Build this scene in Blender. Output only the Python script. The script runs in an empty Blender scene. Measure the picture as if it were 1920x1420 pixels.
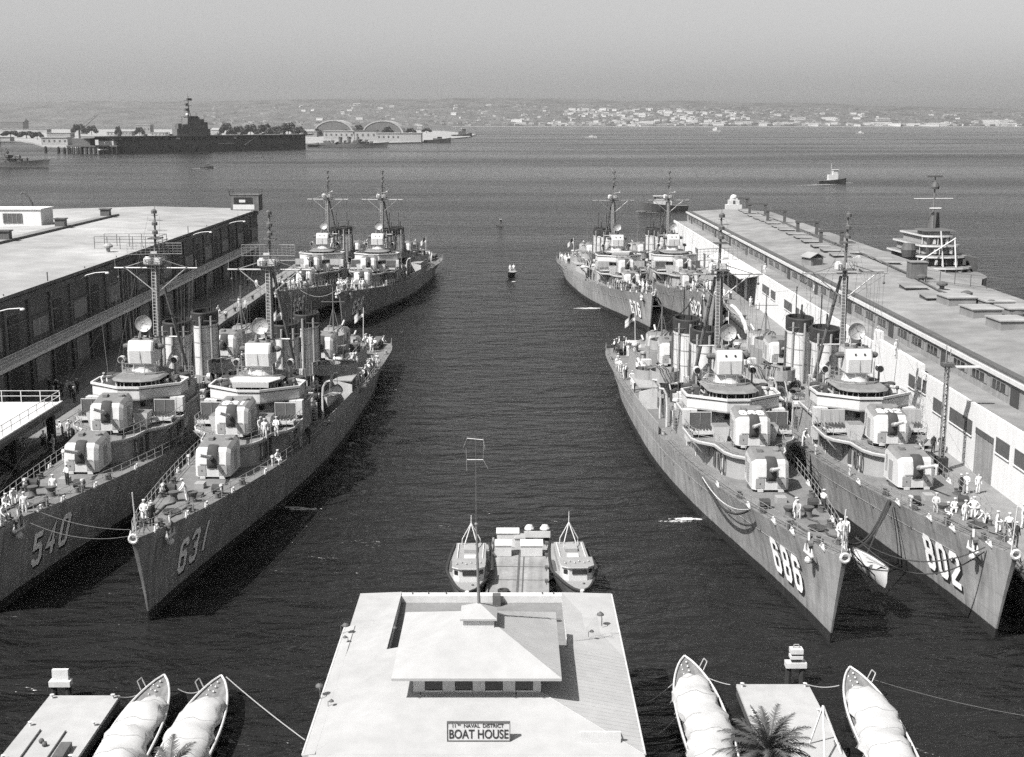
# A naval pier basin full of moored destroyers, black-and-white photograph, built from code.
SKY, SUNE, EXPO, HAZE = .088, 5.0, 0.88, .36e-4
import bpy, bmesh, math, random
from mathutils import Vector, Matrix
R = math.radians
rnd = random.Random(7)
sc = bpy.context.scene
COL = sc.collection

# ------------------------------------------------------------------ camera numbers (also used to read positions off the photo's ground plan)
F = 2400.0; PIT = math.atan(482 / F); CH = 35.5
CP, SP = math.cos(PIT), math.sin(PIT)
def pw(x, y, h=0.0):
    "photo pixel on a level surface at height h -> world X, Y"
    a = (x - 960) / F; b = (y - 710) / F
    dy = CP - SP * b; dz = -SP - CP * b
    t = (h - CH) / dz
    return (a * t, dy * t)
def ph(x, Y, y):
    "photo pixel at forward distance Y -> world X and height"
    a = (x - 960) / F; b = (y - 710) / F
    t = Y / (CP - SP * b)
    return (a * t, CH + (-SP - CP * b) * t)

# ------------------------------------------------------------------ materials (black-and-white world: every colour is a grey)
def mat(name, v, rough=.6, nscale=0, namt=0, streak=0, bump=0, metal=0, boot=None, wood=0, plates=False):
    m = bpy.data.materials.new(name); m.use_nodes = True
    nt = m.node_tree; N = nt.nodes; L = nt.links
    b = N['Principled BSDF']
    b.inputs['Base Color'].default_value = (v, v, v, 1)
    b.inputs['Roughness'].default_value = rough
    b.inputs['Metallic'].default_value = metal
    if not (namt or streak or boot or wood): return m
    tc = N.new('ShaderNodeTexCoord')
    def ramp(src, lo, hi, c0, c1):
        r = N.new('ShaderNodeMapRange'); r.inputs[1].default_value = lo; r.inputs[2].default_value = hi
        r.inputs[3].default_value = c0; r.inputs[4].default_value = c1
        L.new(src, r.inputs[0]); return r.outputs[0]
    cur = None
    def mul(x):
        nonlocal cur
        if cur is None: cur = x; return
        k = N.new('ShaderNodeMath'); k.operation = 'MULTIPLY'; L.new(cur, k.inputs[0]); L.new(x, k.inputs[1]); cur = k.outputs[0]
    val = N.new('ShaderNodeValue'); val.outputs[0].default_value = v; mul(val.outputs[0])
    n = None
    if namt:
        n = N.new('ShaderNodeTexNoise'); n.inputs['Scale'].default_value = nscale; n.inputs['Detail'].default_value = 6; n.inputs['Roughness'].default_value = .65
        L.new(tc.outputs['Object'], n.inputs['Vector'])
        mul(ramp(n.outputs[0], .3, .7, 1 - namt, 1 + namt))
        n2 = N.new('ShaderNodeTexNoise'); n2.inputs['Scale'].default_value = nscale * 7.3; n2.inputs['Detail'].default_value = 4
        L.new(tc.outputs['Object'], n2.inputs['Vector'])
        mul(ramp(n2.outputs[0], .3, .7, 1 - namt * .6, 1 + namt * .6))
    if streak:
        mp = N.new('ShaderNodeMapping'); mp.inputs['Scale'].default_value = (1.6, 1.6, .12); L.new(tc.outputs['Object'], mp.inputs[0])
        s = N.new('ShaderNodeTexNoise'); s.inputs['Scale'].default_value = 1.0; s.inputs['Detail'].default_value = 5
        L.new(mp.outputs[0], s.inputs['Vector'])
        mul(ramp(s.outputs[0], .35, .7, 1 + streak * .35, 1 - streak))
    if wood:
        mp = N.new('ShaderNodeMapping'); mp.inputs['Scale'].default_value = (wood, .05 * wood, wood); L.new(tc.outputs['Object'], mp.inputs[0])
        s = N.new('ShaderNodeTexNoise'); s.inputs['Scale'].default_value = 1.0; s.inputs['Detail'].default_value = 4
        L.new(mp.outputs[0], s.inputs['Vector'])
        mul(ramp(s.outputs[0], .3, .7, .72, 1.22))
    if boot:
        sp = N.new('ShaderNodeSeparateXYZ'); L.new(tc.outputs['Object'], sp.inputs[0])
        nz = N.new('ShaderNodeTexNoise'); nz.inputs['Scale'].default_value = .8; L.new(tc.outputs['Object'], nz.inputs['Vector'])
        ad = N.new('ShaderNodeMath'); ad.operation = 'MULTIPLY_ADD'; L.new(nz.outputs[0], ad.inputs[0]); ad.inputs[1].default_value = .12; L.new(sp.outputs[2], ad.inputs[2])
        mul(ramp(ad.outputs[0], boot, boot + .05, .1, 1))
        mul(ramp(ad.outputs[0], boot, boot + 1.2, .82, 1))
    if plates:   # welded plate seams and rust runs
        sp2 = N.new('ShaderNodeSeparateXYZ'); L.new(tc.outputs['Object'], sp2.inputs[0])
        cx = N.new('ShaderNodeCombineXYZ'); L.new(sp2.outputs[1], cx.inputs[0]); L.new(sp2.outputs[2], cx.inputs[1])
        br = N.new('ShaderNodeTexBrick'); br.inputs['Scale'].default_value = 1; br.inputs['Brick Width'].default_value = 5.2; br.inputs['Row Height'].default_value = 1.75; br.inputs['Mortar Size'].default_value = .03; br.inputs['Mortar Smooth'].default_value = .3
        br.inputs['Color1'].default_value = (1, 1, 1, 1); br.inputs['Color2'].default_value = (.9, .9, .9, 1); br.inputs['Mortar'].default_value = (.76, .76, .76, 1)
        L.new(cx.outputs[0], br.inputs['Vector'])
        bb = N.new('ShaderNodeRGBToBW'); L.new(br.outputs[0], bb.inputs[0]); mul(bb.outputs[0])
        mp = N.new('ShaderNodeMapping'); mp.inputs['Scale'].default_value = (.6, 1.3, .05); L.new(tc.outputs['Object'], mp.inputs[0])
        ru = N.new('ShaderNodeTexNoise'); ru.inputs['Scale'].default_value = 1.2; ru.inputs['Detail'].default_value = 3; L.new(mp.outputs[0], ru.inputs[0])
        mul(ramp(ru.outputs[0], .60, .72, 1, .62))
    cb = N.new('ShaderNodeCombineColor')
    for i in range(3): L.new(cur, cb.inputs[i])
    L.new(cb.outputs[0], b.inputs['Base Color'])
    if bump and n:
        bp = N.new('ShaderNodeBump'); bp.inputs['Strength'].default_value = bump; bp.inputs['Distance'].default_value = .05
        L.new(n.outputs[0], bp.inputs['Height']); L.new(bp.outputs[0], b.inputs['Normal'])
    return m

M = dict(
    hull=mat('hull_paint', .268, .55, .2, .14, .30, 0, 0, .85, 0, True),
    deck=mat('deck_paint', .125, .8, .35, .22, 0),
    grey=mat('haze_grey_paint', .255, .55, .5, .07, .10),
    light=mat('light_grey_paint', .46, .5, .6, .06, .10),
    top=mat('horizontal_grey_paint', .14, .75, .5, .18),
    dark=mat('dark_grey_paint', .07, .7, .6, .2),
    black=mat('funnel_black', .018, .7, .6, .25),
    canvas=mat('dark_canvas', .035, .9, 1.5, .25),
    awning=mat('white_canvas', .35, .9, 1.2, .06),
    glass=mat('window_glass', .02, .12),
    white=mat('white_paint', .47, .55, .5, .06, .08),
    wall=mat('white_stucco', .53, .85, .12, .05, .07),
    mast=mat('mast_paint', .12, .6, .8, .12),
    metal=mat('dull_metal', .35, .45, 1, .15, 0, 0, .5),
    rope=mat('rope', .25, .9), chain=mat('rusty_chain', .05, .8, 3, .3),
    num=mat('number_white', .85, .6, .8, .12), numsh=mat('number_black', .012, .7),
    skin=mat('skin', .30, .6), uniform=mat('white_uniform', .6, .9), navy=mat('dark_uniform', .03, .9), khaki=mat('khaki_uniform', .38, .9), shoe=mat('shoe_black', .02, .5), hair=mat('hair_dark', .03, .8),
    asphalt=mat('roof_gravel', .235, .95, .035, .26), asphalt2=mat('roof_gravel_grey', .165, .95, .045, .34),
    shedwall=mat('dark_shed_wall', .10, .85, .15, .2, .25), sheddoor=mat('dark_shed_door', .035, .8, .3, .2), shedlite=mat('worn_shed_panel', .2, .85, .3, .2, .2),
    concrete=mat('pier_concrete', .16, .9, .12, .18), pierwood=mat('pier_fender_wood', .035, .9, .5, .3, .3),
    timber=mat('barge_planks', .2, .85, .35, .2, 0, 0, 0, None, 1.5),
    roofwhite=mat('white_roof', .285, .85, .16, .10, .0), roofgrey=mat('grey_flat_roof', .14, .9, .5, .15),
    boatgrey=mat('boat_grey', .22, .6, .8, .1), varnish=mat('boat_wood', .16, .5, 1, .2, 0, 0, 0, None, 3),
    leaf=mat('palm_leaf', .06, .6, 1.2, .3), treeleaf=mat('tree_leaf', .045, .8, .15, .35), bark=mat('palm_bark', .10, .9, 2, .3),
    carrier=mat('carrier_grey', .095, .7, .05, .12, .1), pile=mat('tarred_pile', .02, .9, 2, .3),
    housewall=mat('house_wall', .42, .8), houseroof=mat('house_roof', .22, .9), sand=mat('sandy_shore', .22, .95, .01, .15),
    farwhite=mat('weathered_white', .27, .9, .05, .2), farlight=mat('weathered_grey', .2, .9, .05, .2),
    foam=mat('foam', .38, .6, .8, .3), flag=mat('flag_cloth', .5, .9, 2.2, .35), rubber=mat('tyre_rubber', .02, .8),
)

# ------------------------------------------------------------------ mesh builder
class MB:
    def __init__(s): s.v = []; s.f = []; s.m = []; s.mats = []
    def mi(s, m):
        m = M[m] if isinstance(m, str) else m
        if m not in s.mats: s.mats.append(m)
        return s.mats.index(m)
    def add(s, vs, fs, m):
        k = len(s.v); i = s.mi(m)
        s.v += [tuple(p) for p in vs]
        for f in fs: s.f.append(tuple(k + a for a in f)); s.m.append(i)
        return s
    def box(s, x0, x1, y0, y1, z0, z1, m, top=None, rz=0, c=None):
        vs = [(x0, y0, z0), (x1, y0, z0), (x1, y1, z0), (x0, y1, z0), (x0, y0, z1), (x1, y0, z1), (x1, y1, z1), (x0, y1, z1)]
        if rz:
            cx, cy = c or ((x0 + x1) / 2, (y0 + y1) / 2); a, b = math.cos(rz), math.sin(rz)
            vs = [(cx + (x - cx) * a - (y - cy) * b, cy + (x - cx) * b + (y - cy) * a, z) for x, y, z in vs]
        s.add(vs, [(0, 3, 2, 1), (0, 1, 5, 4), (1, 2, 6, 5), (2, 3, 7, 6), (3, 0, 4, 7)], m)
        s.add(vs, [(4, 5, 6, 7)], top or m); return s
    def prism(s, poly, z0, z1, m, top=None, k=1.0, c=(0, 0), bot=True):
        n = len(poly)
        vs = [(x, y, z0) for x, y in poly] + [(c[0] + (x - c[0]) * k, c[1] + (y - c[1]) * k, z1) for x, y in poly]
        fs = [(i, (i + 1) % n, n + (i + 1) % n, n + i) for i in range(n)]
        if bot: fs.append(tuple(range(n - 1, -1, -1)))
        s.add(vs, fs, m); s.add(vs, [tuple(range(n, 2 * n))], top or m); return s
    def band(s, poly, z0, z1, t, m, closed=True, top=None):
        "thin wall standing on an outline, thickness t inwards"
        n = len(poly); cx = sum(p[0] for p in poly) / n; cy = sum(p[1] for p in poly) / n
        inn = []
        for i in range(n):
            a = Vector(poly[i - 1] if (closed or i) else poly[i]); b = Vector(poly[i]); c = Vector(poly[(i + 1) % n] if (closed or i < n - 1) else poly[i])
            d1 = (b - a); d2 = (c - b)
            if d1.length < 1e-6: d1 = d2
            if d2.length < 1e-6: d2 = d1
            d1.normalize(); d2.normalize()
            nn = Vector((-(d1.y + d2.y), d1.x + d2.x)); nn = nn.normalized() if nn.length > 1e-6 else Vector((0, 0))
            w = t / max(.4, nn.dot(Vector((-d1.y, d1.x))))
            if nn.dot(Vector((cx, cy)) - b) < 0: w = -w
            inn.append(b + nn * w)
        for i in range(n if closed else n - 1):
            j = (i + 1) % n
            o0, o1, i0, i1 = poly[i], poly[j], inn[i], inn[j]
            vs = [(*o0, z0), (*o1, z0), (*o1, z1), (*o0, z1), (i0.x, i0.y, z0), (i1.x, i1.y, z0), (i1.x, i1.y, z1), (i0.x, i0.y, z1)]
            s.add(vs, [(0, 1, 2, 3), (5, 4, 7, 6), (1, 0, 4, 5)], m); s.add(vs, [(3, 2, 6, 7)], top or m)
            if not closed and i == 0: s.add(vs, [(0, 3, 7, 4)], m)
            if not closed and i == n - 2: s.add(vs, [(1, 5, 6, 2)], m)
        return s
    def tube(s, p, q, r, m, n=6, r2=None, cap=True):
        p = Vector(p); q = Vector(q); d = q - p
        if d.length < 1e-6: return s
        r2 = r if r2 is None else r2
        a = d.orthogonal().normalized(); b = d.normalized().cross(a)
        vs = []
        for o, rr in ((p, r), (q, r2)):
            for i in range(n):
                t = 2 * math.pi * i / n; vs.append(o + a * (math.cos(t) * rr) + b * (math.sin(t) * rr))
        fs = [(i, (i + 1) % n, n + (i + 1) % n, n + i) for i in range(n)]
        if cap: fs += [tuple(range(n - 1, -1, -1)), tuple(range(n, 2 * n))]
        return s.add(vs, fs, m)
    def path(s, pts, r, m, n=5):
        for a, b in zip(pts, pts[1:]): s.tube(a, b, r, m, n)
        return s
    def lathe(s, prof, c, m, n=16, sx=1, sy=1, mats=None):
        "profile of (radius, z) about a vertical axis"
        vs = []
        for r, z in prof:
            for i in range(n):
                t = 2 * math.pi * i / n; vs.append((c[0] + r * sx * math.cos(t), c[1] + r * sy * math.sin(t), c[2] + z))
        for k in range(len(prof) - 1):
            fs = [(k * n + i, k * n + (i + 1) % n, (k + 1) * n + (i + 1) % n, (k + 1) * n + i) for i in range(n)]
            s.add(vs, fs, mats[k] if mats else m) if k == 0 else s._more(fs, mats[k] if mats else m, len(vs))
        return s
    def _more(s, fs, m, nv):
        k = len(s.v) - nv; i = s.mi(m)
        for f in fs: s.f.append(tuple(k + a for a in f)); s.m.append(i)
    def ball(s, c, r, m, n=8, sz=1):
        prof = [(max(1e-3, r * math.sin(math.pi * k / n)), -r * sz * math.cos(math.pi * k / n)) for k in range(n + 1)]
        return s.lathe(prof, c, m, n + 2)
    def quad(s, a, b, c, d, m): return s.add([a, b, c, d], [(0, 1, 2, 3)], m)
    def slab(s, pts, t, m, side=None):
        "polygon given in 3D, thickened downwards by t"
        n = len(pts); vs = [tuple(p) for p in pts] + [(p[0], p[1], p[2] - t) for p in pts]
        s.add(vs, [tuple(range(n))], m)
        s.add(vs, [tuple(range(2 * n - 1, n - 1, -1))] + [(i, n + i, n + (i + 1) % n, (i + 1) % n) for i in range(n)], side or m); return s
    def build(s, name, parent=None, smooth=False, loc=None):
        me = bpy.data.meshes.new(name); me.from_pydata(s.v, [], s.f)
        for m in s.mats: me.materials.append(m)
        me.polygons.foreach_set('material_index', s.m)
        bm = bmesh.new(); bm.from_mesh(me); bmesh.ops.remove_doubles(bm, verts=bm.verts, dist=1e-4) if smooth else None
        bmesh.ops.recalc_face_normals(bm, faces=bm.faces); bm.to_mesh(me); bm.free()
        if smooth:
            me.polygons.foreach_set('use_smooth', [True] * len(me.polygons))
            try: me.set_sharp_from_angle(angle=R(38))
            except Exception: pass
        o = bpy.data.objects.new(name, me); COL.objects.link(o)
        if parent is not None: o.parent = parent
        if loc: o.location = loc
        return o

def pieces(b, name, parent):
    "one object per connected piece of the builder's mesh"
    par = list(range(len(b.v)))
    def find(i):
        while par[i] != i: par[i] = par[par[i]]; i = par[i]
        return i
    key = {}
    for i, p in enumerate(b.v):
        k = tuple(round(c, 4) for c in p)
        if k in key: par[find(i)] = find(key[k])
        else: key[k] = i
    for f in b.f:
        for a in f[1:]: par[find(a)] = find(f[0])
    grp = {}
    for f, m in zip(b.f, b.m): grp.setdefault(find(f[0]), []).append((f, m))
    for fs in grp.values():
        q = MB(); mp = {}
        for f, m in fs:
            for a in f:
                if a not in mp: mp[a] = len(q.v); q.v.append(b.v[a])
            q.f.append(tuple(mp[a] for a in f)); q.m.append(q.mi(b.mats[m]))
        q.build(name, parent)
def tag(o, label=None, cat=None, group=None, kind=None):
    if label: o['label'] = label
    if cat: o['category'] = cat
    if group: o['group'] = group
    if kind: o['kind'] = kind
    return o
def empty(name, loc=(0, 0, 0), rz=0, label=None, cat=None, group=None, parent=None):
    o = bpy.data.objects.new(name, None); COL.objects.link(o); o.location = loc; o.rotation_euler = (0, 0, rz)
    o.empty_display_size = .1
    if parent is not None: o.parent = parent
    return tag(o, label, cat, group)
def copy_tree(o, parent=None, skip=()):
    c = o.copy(); COL.objects.link(c)
    if parent is not None: c.parent = parent
    for ch in list(o.children):
        if ch.name.split('.')[0] in skip: continue
        copy_tree(ch, c, skip)
    return c
def interp(tab, s):
    for (a, va), (b, vb) in zip(tab, tab[1:]):
        if s <= b:
            i = tab.index((a, va)); p0 = tab[max(0, i - 1)]; p3 = tab[min(len(tab) - 1, i + 2)]
            t = (s - a) / (b - a); h = b - a
            m0 = (vb - p0[1]) / (b - p0[0]) * h; m1 = (p3[1] - va) / (p3[0] - a) * h
            return (2*t**3 - 3*t*t + 1) * va + (t**3 - 2*t*t + t) * m0 + (-2*t**3 + 3*t*t) * vb + (t**3 - t*t) * m1
    return tab[-1][1]
# ------------------------------------------------------------------ destroyer: local x = across, y = metres aft of the stem foot, z = up from the water
LS = 103.0
DK = [(0, .18), (.02, .75), (.06, 1.65), (.12, 2.65), (.2, 3.75), (.3, 4.75), (.42, 5.4), (.55, 5.55), (.75, 5.5), (.88, 5.25), (.95, 4.8), (.985, 3.7), (1, .1)]
WL = [(0, .06), (.02, .22), (.06, .65), (.12, 1.4), (.2, 2.6), (.3, 4.0), (.42, 5.1), (.55, 5.4), (.75, 5.0), (.88, 3.7), (.95, 2.6), (.985, 1.5), (1, .1)]
def zdeck(s): return 3.05 + 3.95 * (1 - s) ** 2.25
def ystem(z): return -2.3 * max(0, z / 7.0) ** 1.25 + (.5 if z < 0 else 0)
def hb(s, v):
    w, d = interp(WL, s), interp(DK, s)
    return w * .9 if v < 0 else w + (d - w) * v ** 1.5
def hullx(y, z):
    ys = ystem(z); s = max(0., (y - ys) / (LS - ys))
    return hb(s, z / zdeck(s))
def deckz(y): return zdeck(max(0, (y + 2.3) / (LS + 2.3)))
def deckx(y): return hb(max(0, (y + 2.3) / (LS + 2.3)), 1)

DIG = {  # strokes on a 1 x 2 grid
 '0': [([(.2,0),(.8,0),(1,.25),(1,1.75),(.8,2),(.2,2),(0,1.75),(0,.25)], 1)],
 '1': [([(.5,-.1),(.5,2.1)], 0)],
 '2': [([(0,1.5),(0,1.75),(.2,2),(.8,2),(1,1.75),(1,1.25),(0,.3),(0,0),(1.1,0)], 0)],
 '3': [([(0,1.55),(0,1.75),(.2,2),(.8,2),(1,1.75),(1,1.25),(.75,1.03),(.35,1.03)], 0), ([(.77,1.0),(1,.78),(1,.25),(.8,0),(.2,0),(0,.25),(0,.45)], 0)],
 '4': [([(.75,-.1),(.75,2.1),(0,.65),(1.15,.65)], 0)],
 '5': [([(1.0,2),(.05,2),(.05,1.15),(.75,1.2),(1,.95),(1,.25),(.8,0),(.2,0),(0,.25),(0,.4)], 0)],
 '6': [([(1,1.55),(1,1.75),(.8,2),(.2,2),(0,1.75),(0,.25),(.2,0),(.8,0),(1,.25),(1,.9),(.8,1.12),(.15,1.12)], 0)],
 '7': [([(0,2),(1,2),(.4,-.1)], 0)],
 '8': [([(.2,0),(.8,0),(1,.25),(1,.8),(.8,1.03),(.2,1.03),(0,.8),(0,.25)], 1), ([(.2,1.06),(.8,1.06),(.95,1.25),(.95,1.8),(.8,2),(.2,2),(.05,1.8),(.05,1.25)], 1)],
 '9': [([(0,.45),(0,.25),(.2,0),(.8,0),(1,.25),(1,1.75),(.8,2),(.2,2),(0,1.75),(0,1.1),(.2,.88),(.85,.88)], 0)],
}
def stroke_quads(ch, t):
    "quads (each 4 points in the 1 x 2 grid) of a stroked digit, mitred"
    out = []
    for k, (pl, closed) in enumerate(DIG[ch]):
        n = len(pl); Lp, Rp = [], []
        for i in range(n):
            b = Vector(pl[i])
            a = Vector(pl[i - 1]) if (closed or i) else None
            c = Vector(pl[(i + 1) % n]) if (closed or i < n - 1) else None
            d1 = (b - a).normalized() if a is not None else (c - b).normalized()
            d2 = (c - b).normalized() if c is not None else d1
            nn = Vector((-(d1.y + d2.y), d1.x + d2.x))
            nn = nn.normalized() if nn.length > 1e-4 else Vector((-d1.y, d1.x))
            w = min(t * 1.6, t / max(.35, nn.dot(Vector((-d1.y, d1.x)))))
            Lp.append(b + nn * w); Rp.append(b - nn * w)
        for i in range(n if closed else n - 1):
            j = (i + 1) % n
            q = (Lp[i], Lp[j], Rp[j], Rp[i]); ln = (Lp[j] - Lp[i]).length; m = max(1, int(ln / .3))
            for e in range(m):
                f0, f1 = e / m, (e + 1) / m
                out.append((k, [q[0].lerp(q[1], f0), q[0].lerp(q[1], f1), q[3].lerp(q[2], f1), q[3].lerp(q[2], f0)]))
    return out
def hull_number(num, parent, side, y0=4.9, z0=2.0, w=1.05, h=2.3, gap=.95):
    "painted bow number; side=+1 is the image-right (port) side, bow at reader's left there"
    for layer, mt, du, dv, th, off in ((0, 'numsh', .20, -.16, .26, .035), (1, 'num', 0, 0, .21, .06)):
        b = MB()
        for i, ch in enumerate(num):
            for k, q in stroke_quads(ch, th):
                vs = []
                for p in q:
                    u = i * (w + gap) + (p.x * w) + du * (1 if side > 0 else 1); z = z0 + p.y * h / 2 + dv + i * .12 * (1 if side > 0 else 0)
                    if side > 0: y = y0 + u
                    else: y = y0 + len(num) * (w + gap) - gap - u
                    vs.append((side * (hullx(y, z) + off + .006 * k), y, z))
                b.add(vs, [(0, 1, 2, 3)], mt)
        b.build('number_shadow' if layer == 0 else 'hull_number', parent)

def gun_mount(parent, x, y, z, rz=0, el=16, num=None, tone='light'):
    g = empty('gun_mount', (x, y, z), rz, parent=parent); g.scale = (1.06, 1.04, 1.17)
    prof = [(-1.85, .3), (-1.85, 1.2), (-1.62, 2.15), (-1.38, 2.42), (1.5, 2.72), (1.85, 2.45), (1.85, .3)]
    b = MB(); W = 1.42; c = .3
    ring = lambda w, sh: [(w, yy * (1 if abs(yy) < 1.5 else sh), zz) for yy, zz in prof]
    secs = [[(-W, yy * .86, .3 + (zz - .3) * .90) for yy, zz in prof], [(-W + c, yy, zz) for yy, zz in prof], [(W - c, yy, zz) for yy, zz in prof], [(W, yy * .86, .3 + (zz - .3) * .90) for yy, zz in prof]]
    n = len(prof); vs = [p for s_ in secs for p in s_]
    for k in range(3):
        for i in range(n):
            j = (i + 1) % n
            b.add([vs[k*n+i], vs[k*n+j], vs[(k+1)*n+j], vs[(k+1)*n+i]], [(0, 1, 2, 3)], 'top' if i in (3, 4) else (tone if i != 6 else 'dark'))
    b.add(vs, [tuple(range(n)), tuple(range(3*n, 4*n))], tone)
    b.lathe([(1.5, 0), (1.5, .28), (1.2, .31)], (0, 0, 0), 'dark', 18)
    # door frames and hatches on the lower front, sight hoods on the roof
    for sx in (-1, 1):
        b.box(sx*.85-.33, sx*.85+.33, -1.89, -1.855, .42, 1.12, 'grey')
        b.box(sx*.85-.04, sx*.85+.04, -1.92, -1.895, .72, .82, 'dark')
        b.box(sx*.8-.22, sx*.8+.22, -1.95, -1.86, .16, .36, tone)
        b.box(sx*1.44-.03, sx*1.44+.03, -.3, .5, .5, 1.9, 'grey')
        b.tube((sx*1.0, -1.9, 1.24), (sx*.4, -1.9, 1.24), .02, 'dark', 4)
    b.box(-.75, -.35, .1, .7, 2.60, 2.80, 'top'); b.lathe([(.3, 0), (.3, .16), (.2, .22), (.01, .22)], (.8, .5, 2.58), 'top', 10)
    b.tube((-1.45, .9, .9), (-1.45, .9, 2.1), .03, 'metal', 4); b.tube((-1.45, 1.15, .9), (-1.45, 1.15, 2.1), .03, 'metal', 4)
    b.build('gun_house', g)
    s = MB()  # canvas bloomer in the gun port, folded
    pts = [(-1.0, 2.53), (-1.45, 2.5), (-1.72, 2.28), (-1.95, 1.75), (-2.0, 1.3), (-1.9, .98), (-1.8, .9)]
    sec = []
    for u in (-.40, -.30, -.1, .1, .3, .40):
        bul = .10 * (1 - (u / .42) ** 2)
        sec.append([(u + .02 * math.sin(7 * i), yy - bul * (1 + .5 * math.sin(i * 2.1 + u * 9)), zz + bul * .5) for i, (yy, zz) in enumerate(pts)])
    for k in range(5):
        for i in range(len(pts) - 1): s.add([sec[k][i], sec[k][i+1], sec[k+1][i+1], sec[k+1][i]], [(0, 1, 2, 3)], 'canvas')
    s.build('gun_port_cover', g, True)
    t = MB(); e = R(el); d = Vector((0, -math.cos(e), math.sin(e))); p0 = Vector((0, -1.8, 1.72))
    t.tube(p0, p0 + d * .9, .19, 'grey', 8, .17); t.tube(p0 + d * .9, p0 + d * 3.6, .13, 'light', 8, .11); t.tube(p0 + d * 3.6, p0 + d * 3.72, .14, 'light', 8)
    t.build('barrel', g)
    if num: roof_number(g, num)
    return g
def roof_number(g, num):
    b = MB(); w = .42; gp = .28; tot = len(num) * w + (len(num) - 1) * gp
    for i, ch in enumerate(num):
        for k, q in stroke_quads(ch, .22):
            vs = []
            for p in q:
                yy = .15 - p.y * -.5 - .1; yy = -.95 + (1 - p.y / 2) * -.0 + p.y * .42 + .1
                vs.append((-tot/2 + i*(w+gp) + p.x*w, yy, 2.42 + (yy + 1.38) * .30 / 2.88 + .02 + .004*k))
            b.add(vs, [(0, 1, 2, 3)], 'num')
    b.build('roof_number', g)

def rail(b, pts, h=1.0, step=1.7, m='metal', r=.032, lines=(1.0, .55)):
    "stanchions and wires along 3D points"
    acc = 0
    for i in range(len(pts) - 1):
        p, q = Vector(pts[i]), Vector(pts[i + 1]); L_ = (q - p).length
        n = max(1, round(L_ / step))
        for k in range(n + (1 if i == len(pts) - 2 else 0)):
            o = p.lerp(q, k / n); b.tube(o, o + Vector((0, 0, h)), r, m, 4)
        for l in lines: b.tube(p + Vector((0, 0, h*l)), q + Vector((0, 0, h*l)), r * .75, m, 4)

def dish(b, c, r, dirv, m='metal', n=18):
    d = Vector(dirv).normalized(); a = d.orthogonal().normalized(); e = d.cross(a); c = Vector(c)
    rings = []
    for k, (rr, dep) in enumerate(((.02, 0), (.35, .04), (.7, .15), (1, .32))):
        rings.append([c + d * (dep * r) + (a * math.cos(2*math.pi*i/n) + e * math.sin(2*math.pi*i/n)) * rr * r for i in range(n)])
    for k in range(3):
        for i in range(n):
            j = (i + 1) % n
            b.add([rings[k][i], rings[k][j], rings[k+1][j], rings[k+1][i]], [(0, 1, 2, 3)], m)
            o = d * -.05
            b.add([rings[k][i]+o, rings[k][j]+o, rings[k+1][j]+o, rings[k+1][i]+o], [(0, 1, 2, 3)], m)
    for i in range(n):
        b.tube(rings[3][i], rings[3][(i+1) % n], .03, 'mast', 4)
    for i in (0, n // 3, 2 * n // 3): b.tube(rings[2][i], c + d * r * .75, .018, 'dark', 4)
    b.tube(c + d * r * .6, c + d * r * .85, .07, 'dark', 6)

def aa_gun(parent, x, y, z, rz=0, tub=True, r=1.75):
    g = empty('gun_tub', (x, y, z), rz, parent=parent)
    if tub:
        b = MB()
        n = 18; poly = [(r*math.cos(2*math.pi*i/n), r*math.sin(2*math.pi*i/n)) for i in range(n)]
        b.prism(poly, -.12, 0, 'grey', 'top'); b.band(poly, .0, 1.05, .06, 'grey')
        b.tube((0, 0, -2.0), (0, 0, -.12), .7, 'grey', 10)
        b.build('tub_wall', g)
    t = MB()
    t.lathe([(.75, 0.01), (.75, .35), (.4, .5)], (0, 0, 0), 'dark', 12)
    t.box(-.65, .65, -.45, .55, .5, .95, 'grey'); t.box(-.95, -.7, -.3, .6, .5, 1.3, 'dark'); t.box(.7, .95, -.3, .6, .5, 1.3, 'dark')
    t.box(-.85, .85, -.62, -.56, .7, 1.45, 'grey'); t.build('gun_carriage', g)
    t = MB()
    for u in (-.45, -.2, .2, .45):
        t.tube((u, -.3, 1.1), (u, -2.5, 1.75), .055, 'metal', 6); t.tube((u, -2.5, 1.75), (u, -2.65, 1.8), .09, 'dark', 6)
        t.box(u-.08, u+.08, -.4, .5, .96, 1.25, 'dark')
    t.build('gun_barrels', g)
    return g

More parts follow.
